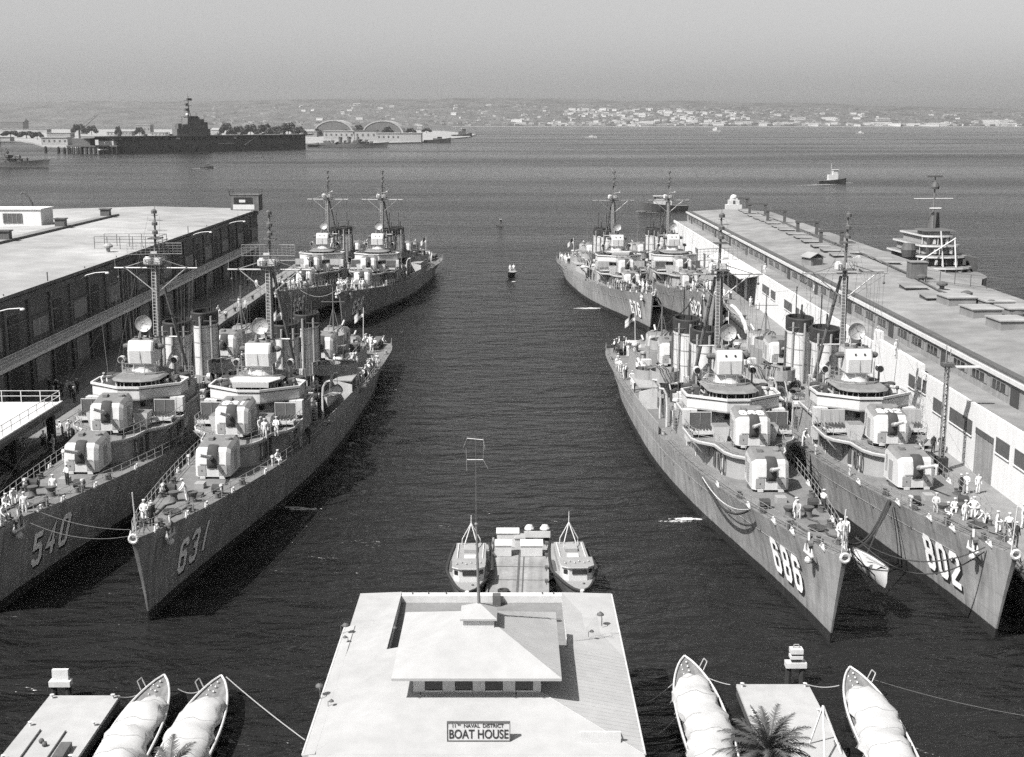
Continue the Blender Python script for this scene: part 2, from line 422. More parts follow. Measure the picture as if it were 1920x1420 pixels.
def make_destroyer():
    root = empty('destroyer')
    # ---- hull
    ns = 56; ss = [(i / ns) ** 1.35 for i in range(ns + 1)]; vv = [-.3, 0, .12, .25, .4, .55, .7, .85, 1.0]
    b = MB(); grid = {}
    for sd in (-1, 1):
        for i, s in enumerate(ss):
            for k, v in enumerate(vv):
                z = v * zdeck(s) if v >= 0 else -1.2; ys = ystem(z)
                grid[sd, i, k] = (sd * hb(s, v), ys + s * (LS - ys), z)
        for i in range(ns):
            for k in range(len(vv) - 1):
                b.add([grid[sd, i, k], grid[sd, i+1, k], grid[sd, i+1, k+1], grid[sd, i, k+1]], [(0, 1, 2, 3)], 'hull')
    for i in (0, ns):
        for k in range(len(vv) - 1):
            b.add([grid[-1, i, k], grid[1, i, k], grid[1, i, k+1], grid[-1, i, k+1]], [(0, 1, 2, 3)], 'hull')
    b.build('hull', root, True)
    # knuckle / scuttles / plate seams as proud strips on the side
    b = MB()
    for sd in (-1, 1):
        for zf in (.72,):
            pts = []
            for i in range(2, 46):
                y = 1.2 + i * 1.9; s = (y + 2) / (LS + 2); z = zdeck(s) * zf; pts.append((sd * (hullx(y, z) + .012), y, z))
            b.path(pts, .022, 'grey', 4)
        for y in (12, 15.5, 19, 22.5, 27, 31, 37, 41):
            z = deckz(y) - 1.55; xx = sd * (hullx(y, z))
            b.tube((xx - sd * .05, y, z), (xx + sd * .02, y, z), .15, 'dark', 8)
        for y in (18, 34, 50, 62, 74):
            z1 = deckz(y) - .1; z0 = .9; n = 6
            b.path([(sd * (hullx(y, z0 + (z1-z0)*k/n) + .015), y, z0 + (z1-z0)*k/n) for k in range(n + 1)], .02, 'grey', 4)
    b.build('hull_fittings', root)
    # ---- main deck
    b = MB(); pr = None
    for i in range(0, ns + 1):
        s = ss[i]; z = zdeck(s) - .05; y = ystem(zdeck(s)) + s * (LS - ystem(zdeck(s))); x = max(.03, hb(s, 1) - .05)
        cur = [(-x, y, z), (-x*.5, y, z + .05), (0, y, z + .07), (x*.5, y, z + .05), (x, y, z)]
        if pr:
            for k in range(4): b.add([pr[k], pr[k+1], cur[k+1], cur[k]], [(0, 1, 2, 3)], 'deck')
        pr = cur
    b.build('main_deck', root)
    # ---- bow fittings: bullnose, anchors, capstans, bitts, chain, reels, breakwater
    b = MB(); zb = deckz(-2.1)
    for i in range(14):
        t0, t1 = 2*math.pi*i/14, 2*math.pi*(i+1)/14
        b.tube((.29*math.cos(t0), -2.25, zb+.0+.29*math.sin(t0)), (.29*math.cos(t1), -2.25, zb+.0+.29*math.sin(t1)), .11, 'light', 6)
    b.build('bullnose', root, True)
    for sd in (-1, 1):
        b = MB(); y = 1.9; z = deckz(y) - .25; x = sd * (hullx(y, z) + .2)
        b.tube((x, y - .2, z - .55), (x - sd*.05, y + .1, z + 1.0), .10, 'light', 6)
        b.tube((x, y - 1.0, z - .45), (x, y + .75, z - .6), .11, 'light', 6)
        b.tube((x, y - 1.0, z - .45), (x, y - .85, z + .1), .14, 'light', 5, .03); b.tube((x, y + .75, z - .6), (x, y + .8, z - .05), .14, 'light', 5, .03)
        b.ball((x, y - .15, z - .95), .28, 'light', 6)
        b.tube((x - sd*.3, y, z + .2), (x + sd*.05, y, z + .15), .32, 'dark', 10)
        b.build('anchor', root)
        b = MB()
        pts = [(sd*.55 + sd*(.5*k/10)*(k < 9) , 3.0 + k*.62, deckz(3 + k*.62) + .08 + .04*(k % 2)) for k in range(11)]
        b.path([(sd*1.2, 2.6, deckz(2.6)+.1)] + pts[1:], .075, 'chain', 5); b.build('anchor_chain', root)
        b = MB(); y = 9.6
        b.lathe([(.42, 0), (.3, .2), (.26, .5), (.42, .75), (.44, .85), (.01, .87)], (sd*.75, y, deckz(y)), 'dark', 12); b.build('capstan', root, True)
        for y in (1.6, 6.4, 11.5, 16.5, 44, 56, 78, 92):
            b = MB(); x = sd * (deckx(y) - .55); z = deckz(y)
            for dy in (-.32, .32): b.lathe([(.17, -.05), (.15, .35), (.2, .45), (.01, .47)], (x, y + dy, z), 'dark' if y % 2 else 'grey', 8)
            b.box(x-.22, x+.22, y-.6, y+.6, z-.06, z+.04, 'dark'); b.build('bitts', root)
        for y in (.4, 4.9, 8.2, 13.4, 21):
            b = MB(); x = sd * (deckx(y) - .12); z = deckz(y) + .02
            for dx in (-.28, .28): b.tube((x, y+dx, z), (x, y+dx*.6, z + .34), .09, 'light', 6)
            b.tube((x, y-.5, z), (x, y+.5, z), .1, 'light', 6); b.build('fairlead', root)
    y = 12.6
    for sd in (-1, 1):
        b = MB(); b.tube((sd*1.9-.4, y, deckz(y)+.45), (sd*1.9+.4, y, deckz(y)+.45), .38, 'canvas', 10); b.tube((sd*1.9-.45, y, deckz(y)), (sd*1.9-.45, y, deckz(y)+.8), .05, 'grey', 4); b.tube((sd*1.9+.45, y, deckz(y)), (sd*1.9+.45, y, deckz(y)+.8), .05, 'grey', 4)
        b.build('hawser_reel', root)
    b = MB(); y = 7.8
    for k in range(40):
        t = k * .7; rr = .25 + k * .012
        b.tube((.3 + rr*math.cos(t), y + rr*math.sin(t) - 2.4, deckz(y-2.4)+.1+.004*k), (.3 + rr*math.cos(t+.7), y + rr*math.sin(t+.7) - 2.4, deckz(y-2.4)+.1+.004*k), .05, 'chain', 4)
    b.build('coiled_chain', root); b = MB()
    b.box(-.5, .3, 14.2, 15.1, deckz(14.6)-.05, deckz(14.6)+.5, 'grey'); b.box(-.15, 1.0, 11.0, 11.9, deckz(11.5)-.05, deckz(11.5)+.3, 'dark')
    pieces(b, 'deck_hatch', root)
    b = MB(); z = deckz(-1.4)
    b.tube((0, -1.5, z), (0, -1.9, z + 3.3), .05, 'white', 5); b.tube((-.6, -.4, z), (0, -1.7, z + 1.8), .03, 'metal', 4); b.tube((.6, -.4, z), (0, -1.7, z + 1.8), .03, 'metal', 4)
    b.build('jackstaff', root)
    # ---- guard rails (one run each side)
    for sd in (-1, 1):
        b = MB(); rail(b, [(sd*(deckx(y) - .08), y, deckz(y)) for y in [-1.2 + k*1.75 for k in range(0, 25)]], 1.0, 1.9); b.build('guard_rail', root)
        b = MB(); rail(b, [(sd*(deckx(y) - .08), y, deckz(y)) for y in [62 + k*2 for k in range(0, 20)]], 1.0, 2.0); b.build('guard_rail', root)
    # ---- forward deckhouse with 01 deck
    b = MB()
    house = [(0, 22.6), (1.1, 22.8), (1.9, 23.5), (2.4, 24.6), (2.9, 28), (3.3, 31), (3.4, 44), (-3.4, 44), (-3.3, 31), (-2.9, 28), (-2.4, 24.6), (-1.9, 23.5), (-1.1, 22.8)]
    b.prism(house, 4.2, 7.15, 'grey')
    for sd in (-1, 1):   # doors, vents, pipes on the house side
        for y, w in ((27.2, .75), (35.5, .8), (40, .8)):
            x = sd * (2.85 + (.45 if y > 30 else 0)); b.box(min(x, x+sd*.07), max(x, x+sd*.07), y, y+w, deckz(y)+.3, deckz(y)+1.95, 'dark')
        for y in (25.2, 26.2, 33.5, 38.3):
            x = sd * (2.62 if y < 30 else 3.42); b.tube((x, y, deckz(y)), (x, y, 7.0), .07, 'light', 5)
        b.box(min(sd*3.4, sd*3.75), max(sd*3.4, sd*3.75), 36.6, 38, 5.2, 6.2, 'light')
    b.build('forward_deckhouse', root)
    b = MB()   # 01 deck plate, wide at the mortar sponsons, with a pale rolled edge
    pl = [(0, 22.2), (1.3, 22.4), (2.2, 23.2), (2.75, 24.4), (3.1, 27.0), (4.3, 28.2), (4.75, 29.4), (4.8, 33.4), (4.4, 35.4), (3.6, 36.6), (3.6, 44.2)]
    poly = pl + [(-x, y) for x, y in reversed(pl[1:])]
    b.prism(poly, 7.15, 7.32, 'grey', 'top'); b.band(poly, 7.32, 7.42, .1, 'light')
    b.build('upper_deck', root)
    for sd in (-1, 1):
        b = MB(); rail(b, [(sd*x*.985, y+.05, 7.4) for x, y in pl[1:9]], 1.0, 1.3); b.build('guard_rail', root)
        b = MB()   # sponson bracket
        for y in (28.8, 30.8, 32.8): b.add([(sd*3.2, y-.04, 7.14), (sd*4.7, y-.04, 7.14), (sd*3.2, y-.04, 5.6), (sd*3.2, y+.04, 7.14), (sd*4.7, y+.04, 7.14), (sd*3.2, y+.04, 5.6)], [(0, 1, 2), (3, 5, 4), (1, 4, 5, 2), (0, 3, 4, 1)], 'grey')
        b.build('sponson_bracket', root)
        # hedgehog launcher with blast shield
        g = empty('mortar_launcher', (sd*3.55, 30.4, 7.34), parent=root)
        b = MB(); b.box(-1.0, 1.0, -.75, .65, .35, .5, 'light'); 
        for u in (-.9, .9):
            b.tube((u, -.6, 0), (u, -.6, .35), .06, 'grey', 4); b.tube((u, .5, 0), (u, .5, .35), .06, 'grey', 4)
        b.box(-1.05, 1.05, -.85, -.75, .3, .62, 'light'); b.build('launcher_frame', g)
        b = MB()
        for i in range(6):
            for j in range(4): b.tube((-.75 + i*.3, -.55 + j*.32, .5), (-.75 + i*.3, -.62 + j*.32, 1.0), .045, 'dark', 5)
        b.build('launcher_spigots', g)
        b = MB(); b.box(-1.0, 1.0, .85, .9, .1, 2.0, 'dark'); b.band([(-1.03, .83), (1.03, .83), (1.03, .92), (-1.03, .92)], 1.96, 2.03, .02, 'light'); b.tube((0, .82, .1), (0, .82, 2.0), .025, 'grey', 4)
        b.tube((-1, .82, .1), (-1, .82, 2.0), .03, 'light', 4); b.tube((1, .82, .1), (1, .82, 2.0), .03, 'light', 4); b.build('blast_shield', g)
        b = MB(); x = sd*4.15
        for k in range(2): b.box(x-.62+k*.64, x-.02+k*.64, 33.0, 33.9, 7.75, 9.15, 'light')
        for k in (-.55, .55): b.tube((x+k, 33.45, 7.3), (x+k, 33.45, 7.75), .05, 'grey', 4)
        b.build('ready_locker', root)
        b = MB(); cx, cy = sd*2.2, 28.6   # tapered box beside mount two
        vs = [(cx-.45, cy-.6, 7.33), (cx+.45, cy-.6, 7.33), (cx+.45, cy+.6, 7.33), (cx-.45, cy+.6, 7.33), (cx-.7, cy-.75, 8.75), (cx+.7, cy-.75, 8.75), (cx+.7, cy+.9, 8.75), (cx-.7, cy+.9, 8.75)]
        b.add(vs, [(0, 1, 5, 4), (1, 2, 6, 5), (2, 3, 7, 6), (3, 0, 4, 7), (0, 3, 2, 1)], 'light'); b.add(vs, [(4, 5, 6, 7)], 'top'); b.build('ammunition_hoist', root)
        b = MB()   # float nets hung in oblong frames on the house side
        for y in (24.9, 26.0):
            x = sd*(2.62 + (y-24.6)*.13); z = deckz(y) + .35
            pts = [(x, y + .38*math.cos(a) , z + .75 + (.68 if math.sin(a) > 0 else -.68) * min(1, abs(math.sin(a))*1.5)) for a in [2*math.pi*k/16 for k in range(17)]]
            b.path(pts, .08, 'dark', 5)
        b.build('float_net', root)
    # ---- guns
    gun_mount(root, 0, 20.0, deckz(20.0) + .02)
    gun_mount(root, 0, 26.6, 7.45)
    # ---- bridge
    b = MB()
    core = [(1.6, 33.2), (3.0, 34.2), (3.2, 43), (-3.2, 43), (-3.0, 34.2), (-1.6, 33.2)]
    b.prism(core, 7.33, 9.15, 'grey')
    for x in (-2.2, -.7, .8, 2.2): b.box(x-.22, x+.22, 33.0 if abs(x) < 1.5 else 33.5, 33.3 if abs(x) < 1.5 else 33.75, 8.2, 8.6, 'glass')
    b.build('bridge_base', root)
    br = [(-1.05, 31.5), (1.05, 31.5), (4.35, 33.9), (4.4, 36.4), (3.1, 37.4), (3.05, 43.2), (-3.05, 43.2), (-3.1, 37.4), (-4.4, 36.4), (-4.35, 33.9)]
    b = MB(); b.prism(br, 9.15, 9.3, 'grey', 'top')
    fr = br[6:] + br[:6]; fr = [br[k] for k in (7, 8, 9, 0, 1, 2, 3, 4)]
    b.band(fr, 9.3, 10.18, .08, 'light', False); rail(b, [(*br[k], 9.3) for k in (4, 5, 6, 7)], 1.0, 1.2)
    out = [(x*1.012, y-.05 if y < 35 else y+.03) for x, y in fr]
    b.band(out, 10.18, 10.28, .10, 'dark', False)
    out2 = [(x*1.03, y-.12 if y < 35 else y+.06) for x, y in fr]
    b.band(out2, 10.28, 10.5, .18, 'light', False)
    b.build('bridge_bulwark', root)
    b = MB()   # stiffeners under the swept wings
    for sd in (-1, 1):
        for k in range(5):
            f = (k + .5) / 5; x = 1.05 + 3.3*f; y = 31.5 + 2.4*f
            b.add([(sd*x, y-.02, 9.14), (sd*(x-.06), y+.05, 9.14), (sd*(x-.5), y + 1.1, 8.3), (sd*x*.98, y+.9, 9.14)], [(0, 1, 2), (0, 2, 3), (1, 3, 2)], 'dark')
    b.build('wing_brackets', root)
    g = empty('pilot_house', (0, 0, 0), parent=root)
    ph_ = [(-.8, 32.75), (.8, 32.75), (1.7, 33.3), (2.15, 34.3), (2.25, 38.6), (-2.25, 38.6), (-2.15, 34.3), (-1.7, 33.3)]
    b = MB(); b.prism(ph_, 9.3, 9.95, 'light'); b.band(ph_, 10.62, 10.75, .1, 'grey'); b.prism([(x*.97, y*.97 + 34.9*.03) for x, y in ph_], 9.95, 10.62, 'glass')
    for i in range(len(ph_)):
        b.tube((*ph_[i], 9.95), (*ph_[i], 10.62), .06, 'light', 4)
        q = Vector(ph_[i]).lerp(Vector(ph_[(i+1) % len(ph_)]), .5); b.tube((q.x, q.y, 9.95), (q.x, q.y, 10.62), .05, 'light', 4)
    b.build('pilot_house_wall', g)
    b = MB(); rp = [(x*1.12, y - (.3 if y < 34.5 else -.2)) for x, y in ph_]
    b.prism(rp, 10.75, 10.95, 'top', 'top', .9, (0, 35.5)); b.build('pilot_house_roof', g)
    b = MB()   # signal gear, pelorus, searchlights, flag bags on the bridge wings
    for sd in (-1, 1):
        b.tube((sd*3.6, 35.2, 9.3), (sd*3.6, 35.2, 10.5), .09, 'grey', 6); b.ball((sd*3.6, 35.2, 10.62), .2, 'dark', 6)
        b.box(min(sd*2.7, sd*3.3), max(sd*2.7, sd*3.3), 36.5, 38.0, 9.3, 10.6, 'dark'); b.lathe([(.5, 0), (.5, 1.3), (.3, 1.4), (.01, 1.4)], (sd*3.7, 37.6, 9.3), 'canvas', 10)
    pieces(b, 'bridge_fitting', root)
    for sd in (-1, 1):
        b = MB(); b.tube((sd*2.7, 38.2, 9.3), (sd*2.7, 38.2, 11.6), .1, 'grey', 6); b.tube((sd*2.7, 37.75, 11.95), (sd*2.7, 38.35, 11.95), .36, 'light', 12); b.tube((sd*2.7, 37.72, 11.95), (sd*2.7, 37.74, 11.95), .30, 'glass', 12); b.build('searchlight', root)
    # ---- director on its barbette
    b = MB(); b.lathe([(1.35, 0), (1.15, .5), (1.05, 1.1)], (0, 36.9, 10.95), 'light', 18)
    n = 14; poly = [(2.35*math.cos(2*math.pi*i/n), 37.2 + 2.2*math.sin(2*math.pi*i/n)) for i in range(n)]
    b.prism(poly, 10.97, 11.07, 'grey', 'top'); rail(b, [(x, y, 11.07) for x, y in poly[3:-1]] , .95, 1.0); b.build('director_barbette', root)
    g = empty('gun_director', (0, 36.9, 12.0), parent=root); g.scale = (1.04, 1.06, 1.02)
    prof = [(-1.25, 0), (-1.35, 1.25), (-1.05, 2.1), (-.85, 2.2), (1.3, 2.25), (1.45, 1.9), (1.45, 0)]
    b = MB(); W = 1.2; n = len(prof)
    secs = [[(-W, yy*.9, zz*.97) for yy, zz in prof], [(-W+.16, yy, zz) for yy, zz in prof], [(W-.16, yy, zz) for yy, zz in prof], [(W, yy*.9, zz*.97) for yy, zz in prof]]
    for k in range(3):
        for i in range(n):
            j = (i+1) % n; b.add([secs[k][i], secs[k][j], secs[k+1][j], secs[k+1][i]], [(0, 1, 2, 3)], 'top' if i in (3,) else 'light')
    b.add(secs[0], [tuple(range(n))], 'light'); b.add(secs[3], [tuple(range(n))], 'light')
    for x in (-.42, .42): wb = MB(); wb.box(x-.07, x+.07, -1.30, -1.16, 1.66, 1.82, 'glass'); wb.build('director_window', g)
    b.box(-.02, .02, -1.37, -1.33, .1, 1.2, 'grey')
    for sd in (-1, 1): b.tube((sd*1.2, -.1, 1.5), (sd*1.75, -.1, 1.5), .3, 'dark', 10); b.ball((sd*1.75, -.1, 1.5), .26, 'dark', 6)
    for x, y in ((-.8, .3), (.3, .6), (.8, -.2), (-.2, -.3), (.55, 1.0), (-.6, 1.1)): b.lathe([(.2, -.05), (.2, .16), (.01, .2)], (x, y, 2.24), 'dark', 8)
    b.build('director_box', g)
    b = MB(); dish(b, (0, .45, 3.62), .80, (.05, -1, .18))
    for x in (-.55, .55): b.tube((x, .9, 2.2), (x*.6, .6, 3.5), .06, 'grey', 5); b.tube((x, .2, 2.2), (x*.6, .6, 3.5), .05, 'grey', 5)
    b.tube((-.5, .62, 3.5), (.5, .62, 3.5), .08, 'grey', 6); b.build('radar_dish', g)
    # ---- mast
    g = empty('mast', (0, 0, 0), parent=root)
    b = MB(); P0 = Vector((0, 41.6, 7.3)); P1 = Vector((0, 42.2, 21.2)); P2 = Vector((.1, 42.4, 26.6))
    b.tube(P0, P1, .30, 'mast', 10, .24); b.tube(P1, P2, .17, 'mast', 8, .08)
    for sx in (-.22, .22): b.tube((sx-.16, 41.2, 9.5), (sx*.9-.16, 41.82, 21), .028, 'light', 4)
    for k in range(34): z = 9.8 + k*.33; y = 41.2 + (z-9.5)*.0539; b.tube((-.38, y, z), (.05, y, z), .022, 'light', 4)
    b.tube(P2, P2 + Vector((.25, 0, 2.9)), .035, 'mast', 4, .015)
    for z, w in ((25.6, .9), (24.6, 1.3), (26.1, .4), (27.8, .35)): b.tube((-w*.6, 42.4, z), (w, 42.4, z), .035, 'mast', 4)
    for z in (24.2, 25.1, 26.3): b.lathe([(.3, 0), (.3, .3), (.12, .45), (.01, .45)], (.1, 42.2, z), 'dark', 8)
    b.box(-.9, .9, 41.4, 43.0, 21.1, 21.2, 'dark'); b.box(-.55, .75, 41.6, 42.9, 23.75, 23.85, 'dark'); b.box(.0, .6, 41.7, 42.3, 21.2, 21.8, 'light'); b.lathe([(.42, 0), (.42, .5), (.2, .75), (.01, .75)], (-.75, 41.9, 21.2), 'light', 10)
    rail(b, [(-.9, 41.4, 21.2), (.9, 41.4, 21.2), (.9, 43, 21.2), (-.9, 43, 21.2), (-.9, 41.4, 21.2)], .7, .9)
    b.build('mast_pole', g)
    for sd in (-1, 1):
        b = MB(); b.tube((sd*.3, 42.5, 20.4), (sd*1.75, 47.8, 6.2), .17, 'mast', 8, .2); b.build('mast_leg', g)
    b = MB(); b.tube((-4.3, 42.1, 20.75), (4.3, 42.1, 20.75), .085, 'metal', 6, .085)
    for sd in (-1, 1):
        b.tube((sd*3.1, 42.1, 20.72), (sd*.2, 42.1, 18.3), .06, 'metal', 5); b.tube((sd*3.3, 42.1, 20.78), (sd*.7, 42.1, 21.6), .05, 'mast', 5)
        b.tube((sd*4.2, 42.1, 20.75), (sd*4.2, 42.1, 21.6), .04, 'mast', 4); b.tube((sd*3.2, 41.8, 20.85), (sd*3.2, 42.5, 20.85), .06, 'mast', 4)
        b.tube((sd*3.9, 42.1, 20.6), (sd*3.9, 42.1, 19.9), .03, 'dark', 4); b.ball((sd*3.9, 42.1, 19.8), .14, 'dark', 5)
    b.tube((-1.8, 42.3, 13.6), (1.8, 42.3, 13.6), .08, 'light', 5); b.build('yardarm', g)
    b = MB()   # halyards and stays
    for sd in (-1, 1):
        for x, y0, z0 in ((3.9, 40.5, 9.4), (3.5, 40.8, 9.4), (3.0, 41.1, 9.4), (2.6, 41.2, 9.4), (2.2, 41.4, 9.4), (3.4, 43, 6.3), (1.2, 47, 6.2)): b.tube((sd*x, 42.1, 20.7), (sd*(x*.72+.5), y0, z0), .014, 'dark', 3)
    b.tube((0, 42.2, 24), (0, 59.5, 13.6), .016, 'dark', 3); b.tube((0, 42.2, 23), (0, 0, 8.0), .008, 'dark', 3); b.tube((-4.1, 42.1, 20.7), (-1.9, 60, 13.2), .014, 'dark', 3); b.tube((4.1, 42.1, 20.7), (1.9, 60, 13.2), .014, 'dark', 3); b.tube((0, 60, 16.8), (0, 77.2, 14.2), .014, 'dark', 3); b.tube((-.6, 42.4, 26), (-2.2, 34, 10.9), .012, 'dark', 3); b.tube((.6, 42.4, 26), (2.2, 34, 10.9), .012, 'dark', 3)
    b.build('rigging', g)
    rg = empty('search_radar', (0, 42.1, 22.75), R(12), parent=g)
    b = MB(); n = 12
    for j, z in enumerate((-.55, -.28, 0, .28, .55)):
        b.path([(x, .32*(abs(x)/2.7)**2*-1 - .12*(z*z), z) for x in [-2.7 + 5.4*i/n for i in range(n+1)]], .018 if abs(z) < .5 else .04, 'metal', 4)
    for i in range(n+1):
        x = -2.7 + 5.4*i/n; b.tube((x, -.32*(abs(x)/2.7)**2 - .03, -.55), (x, -.32*(abs(x)/2.7)**2 - .03, .55), .016, 'metal', 4)
    b.tube((0, 0, -1.5), (0, .1, .2), .12, 'mast', 6); b.tube((0, 0, -.6), (0, -1.2, -.3), .05, 'light', 4); b.box(-.3, .3, -1.35, -1.1, -.4, -.2, 'light')
    b.build('antenna_frame', rg)
    # ---- funnels
    for y, top in ((48.6, 14.35), (59.6, 13.8)):
        g = empty('funnel', (0, y, 0), parent=root)
        b = MB(); b.lathe([(1, 5.8), (1, top - 1.35)], (0, 0, 0), 'light', 26, 1.45, 2.25)
        for z in (8.6, 10.3, 12.0): b.lathe([(1.02, z), (1.02, z + .08)], (0, 0, 0), 'grey', 26, 1.45, 2.25)
        for x, yy in ((-1.1, -1.75), (1.15, -1.7), (0.05, -2.38)): b.tube((x, yy, 6), (x, yy, top - .4), .13, 'grey', 7)
        for sd in (-1, 1): b.tube((sd*1.6, -.3, 6), (sd*1.6, -.3, top-1.6), .1, 'dark', 6)
        b.build('funnel_casing', g, True)
        b = MB(); b.lathe([(1.03, top - 1.45), (1.05, top - .1), (1.0, top), (.88, top), (.86, top - .9), (.01, top - .95)], (0, 0, 0), 'black', 26, 1.45, 2.25); b.build('funnel_cap', g, True)
        b = MB(); b.tube((0.5, 1.2, top - 1), (.5, 1.2, top + 1.2), .1, 'black', 6); b.tube((-1.7, -2.2, top-.9), (1.9, -2.2, top-.9), .04, 'mast', 4); b.tube((0, 1.9, top - .2), (0, 1.9, top + 3.2), .06, 'black', 5); b.build('steam_pipe', g)
    # ---- midships house, bulwark plating, boats, davits
    b = MB(); mh = [(-3.2, 44), (3.2, 44), (3.3, 66), (-3.3, 66)]
    b.prism(mh, 3.3, 5.95, 'grey', 'top'); b.prism([(-2.3, 45.8), (2.3, 45.8), (2.3, 63), (-2.3, 63)], 5.95, 6.5, 'grey', 'top')
    for sd in (-1, 1):
        for k in range(7): y = 45.5 + k*2.9; b.box(min(sd*3.3, sd*3.38), max(sd*3.3, sd*3.38), y, y+.8, 3.9, 5.5, 'dark'); b.tube((sd*3.42, y+1.5, 3.6), (sd*3.42, y+1.5, 5.9), .09, 'light', 5)
    b.build('midships_deckhouse', root)
    for sd in (-1, 1):
        b = MB(); pts = [(sd*(deckx(y)-.02), y) for y in (44, 47, 50, 53, 56, 59, 62)]
        for (x0, y0), (x1, y1) in zip(pts, pts[1:]):
            za, zb_ = deckz(y0), deckz(y1); hgt = 1.15
            b.add([(x0, y0, za-.05), (x1, y1, zb_-.05), (x1, y1, zb_+hgt), (x0, y0, za+hgt), (x0-sd*.07, y0, za-.05), (x1-sd*.07, y1, zb_-.05), (x1-sd*.07, y1, zb_+hgt), (x0-sd*.07, y0, za+hgt)], [(0, 1, 2, 3), (4, 7, 6, 5), (3, 2, 6, 7), (0, 3, 7, 4), (1, 5, 6, 2)], 'grey')
        b.build('deck_bulwark', root)
        b = MB()   # deckhouse wing wall out to the ship's side
        x = deckx(58) - .1; b.add([(sd*3.25, 57.9, 3.5), (sd*x, 57.9, 3.5), (sd*x, 57.9, 5.6), (sd*3.25, 57.9, 6.2), (sd*3.25, 58.02, 3.5), (sd*x, 58.02, 3.5), (sd*x, 58.02, 5.6), (sd*3.25, 58.02, 6.2)], [(0, 1, 2, 3), (4, 7, 6, 5), (3, 2, 6, 7), (1, 5, 6, 2)], 'light')
        b.slab([(sd*3.3, 57.9, 6.12), (sd*(x), 57.9, 6.12), (sd*x, 66, 6.12), (sd*3.3, 66, 6.12)], .12, 'grey'); b.build('wing_wall', root)
        aa_gun(root, sd*3.75, 63.4, 6.2, R(sd*18), True, 1.5)
        aa_gun(root, sd*3.3, 53.8, 7.9, R(sd*25), True, 1.6)
        g = empty('motor_whaleboat', (sd*4.6, 50.2, 5.35), parent=root)
        small_boat(g, 6.6, 1.9, .95, 'light', 'awning')
        for y in (47.9, 52.5):
            b = MB(); b.path([(sd*3.9, y, 3.6), (sd*3.9, y, 6.2), (sd*4.0, y, 7.4), (sd*4.3, y, 8.0), (sd*4.8, y, 8.1)], .13, 'light', 7); b.tube((sd*4.75, y, 8.1), (sd*4.7, y, 6.2), .03, 'rope', 4); b.build('davit', root)
        for k in range(3):
            b = MB(); y = 67.5 + k*2.6; z = deckz(y) + 2.75; ring = []
            for i in range(16):
                a = 2*math.pi*i/16; ring.append((sd*3.55 , y + 1.1*math.cos(a), z + .62*math.sin(a)))
            b.path(ring + [ring[0]], .16, 'light', 6); b.build('life_raft', root)
    # ---- aft deckhouse and guns
    b = MB(); b.prism([(-3.3, 66.05), (3.3, 66.05), (3.2, 84), (2.2, 85), (-2.2, 85), (-3.2, 84)], 3.0, 5.9, 'grey', 'top')
    b.lathe([(1.9, 5.9), (1.8, 6.6)], (0, 69.5, 0), 'grey', 18); b.prism([(-2.2, 72.4), (2.2, 72.4), (2.2, 76.5), (-2.2, 76.5)], 5.9, 7.6, 'grey', 'top')
    b.build('aft_deckhouse', root)
    gun_mount(root, 0, 69.5, 6.6, 0, 14); gun_mount(root, 0, 79.4, 5.95, math.pi, 12); gun_mount(root, 0, 89, deckz(89) + .02, math.pi, 10)
    aa_gun(root, 0, 74.4, 7.75, 0, True, 1.9)
    b = MB(); b.tube((0, 77, 7.6), (0, 77.2, 14.5), .12, 'mast', 6, .07); b.tube((-1.5, 77.1, 12.6), (1.5, 77.1, 12.6), .05, 'mast', 4); b.tube((-1, 77, 7.6), (0, 77.2, 12), .05, 'mast', 4); b.tube((1, 77, 7.6), (0, 77.2, 12), .05, 'mast', 4); b.build('after_mast', root)
    b = MB(); rail(b, [(-3.2, 66.2, 5.9), (-3.2, 83.8, 5.9)], 1, 1.8); rail(b, [(3.2, 66.2, 5.9), (3.2, 83.8, 5.9)], 1, 1.8); b.build('guard_rail', root)
    r2 = random.Random(3); b = MB()
    for k in range(46):   # lockers, ventilators, winches and hose reels scattered on the upper decks
        y = r2.uniform(45, 83); x = r2.choice((-1, 1)) * r2.uniform(1.9, 3.0); z = 5.95
        if k % 3 == 0: b.lathe([(.22, 0), (.22, .7), (.4, .9), (.35, 1.15), (.01, 1.2)], (x, y, z), r2.choice(('grey', 'light', 'dark')), 8)
        else: w = r2.uniform(.25, .6); b.box(x-w, x+w, y-w*.8, y+w*.8, z, z + r2.uniform(.4, 1.3), r2.choice(('grey', 'light', 'dark', 'light')))
    pieces(b, 'deck_locker', root)
    b = MB(); r4 = random.Random(17)     # vents, pipes, reels and gear between bridge and funnels
    for k in range(70):
        z = 5.95; y = r4.uniform(44.3, 66); x = r4.uniform(-3.1, 3.1)
        if 46 < y < 63 and abs(x) < 2.5: z = 6.5
        if abs(y-48.6) < 2.4 and abs(x) < 1.6 or abs(y-59.6) < 2.4 and abs(x) < 1.6: continue
        hh = r4.uniform(.3, 1.9)
        if k % 4 == 0: b.tube((x, y, z-.3), (x + r4.uniform(-.5, .5), y + r4.uniform(-.5, .5), z + hh), r4.uniform(.04, .12), r4.choice(('light', 'dark', 'grey', 'metal')), 6)
        elif k % 4 == 1: b.tube((x-.4, y, z + .45), (x+.4, y, z + .45), .4, r4.choice(('dark', 'canvas', 'light')), 9)
        else: b.box(x-.25, x+.25, y-.3, y+.3, z-.3, z+hh*.7, r4.choice(('light', 'dark', 'grey', 'canvas')))
    pieces(b, 'deck_fitting', root)
    b = MB()
    for k in range(26):
        y = r4.uniform(33.5, 43); x = r4.choice((-1, 1))*r4.uniform(2.45, 3.0); hh = r4.uniform(.5, 1.3)
        b.box(x-.18, x+.18, y-.25, y+.25, 9.3, 9.3+hh, r4.choice(('light', 'dark', 'grey', 'canvas')))
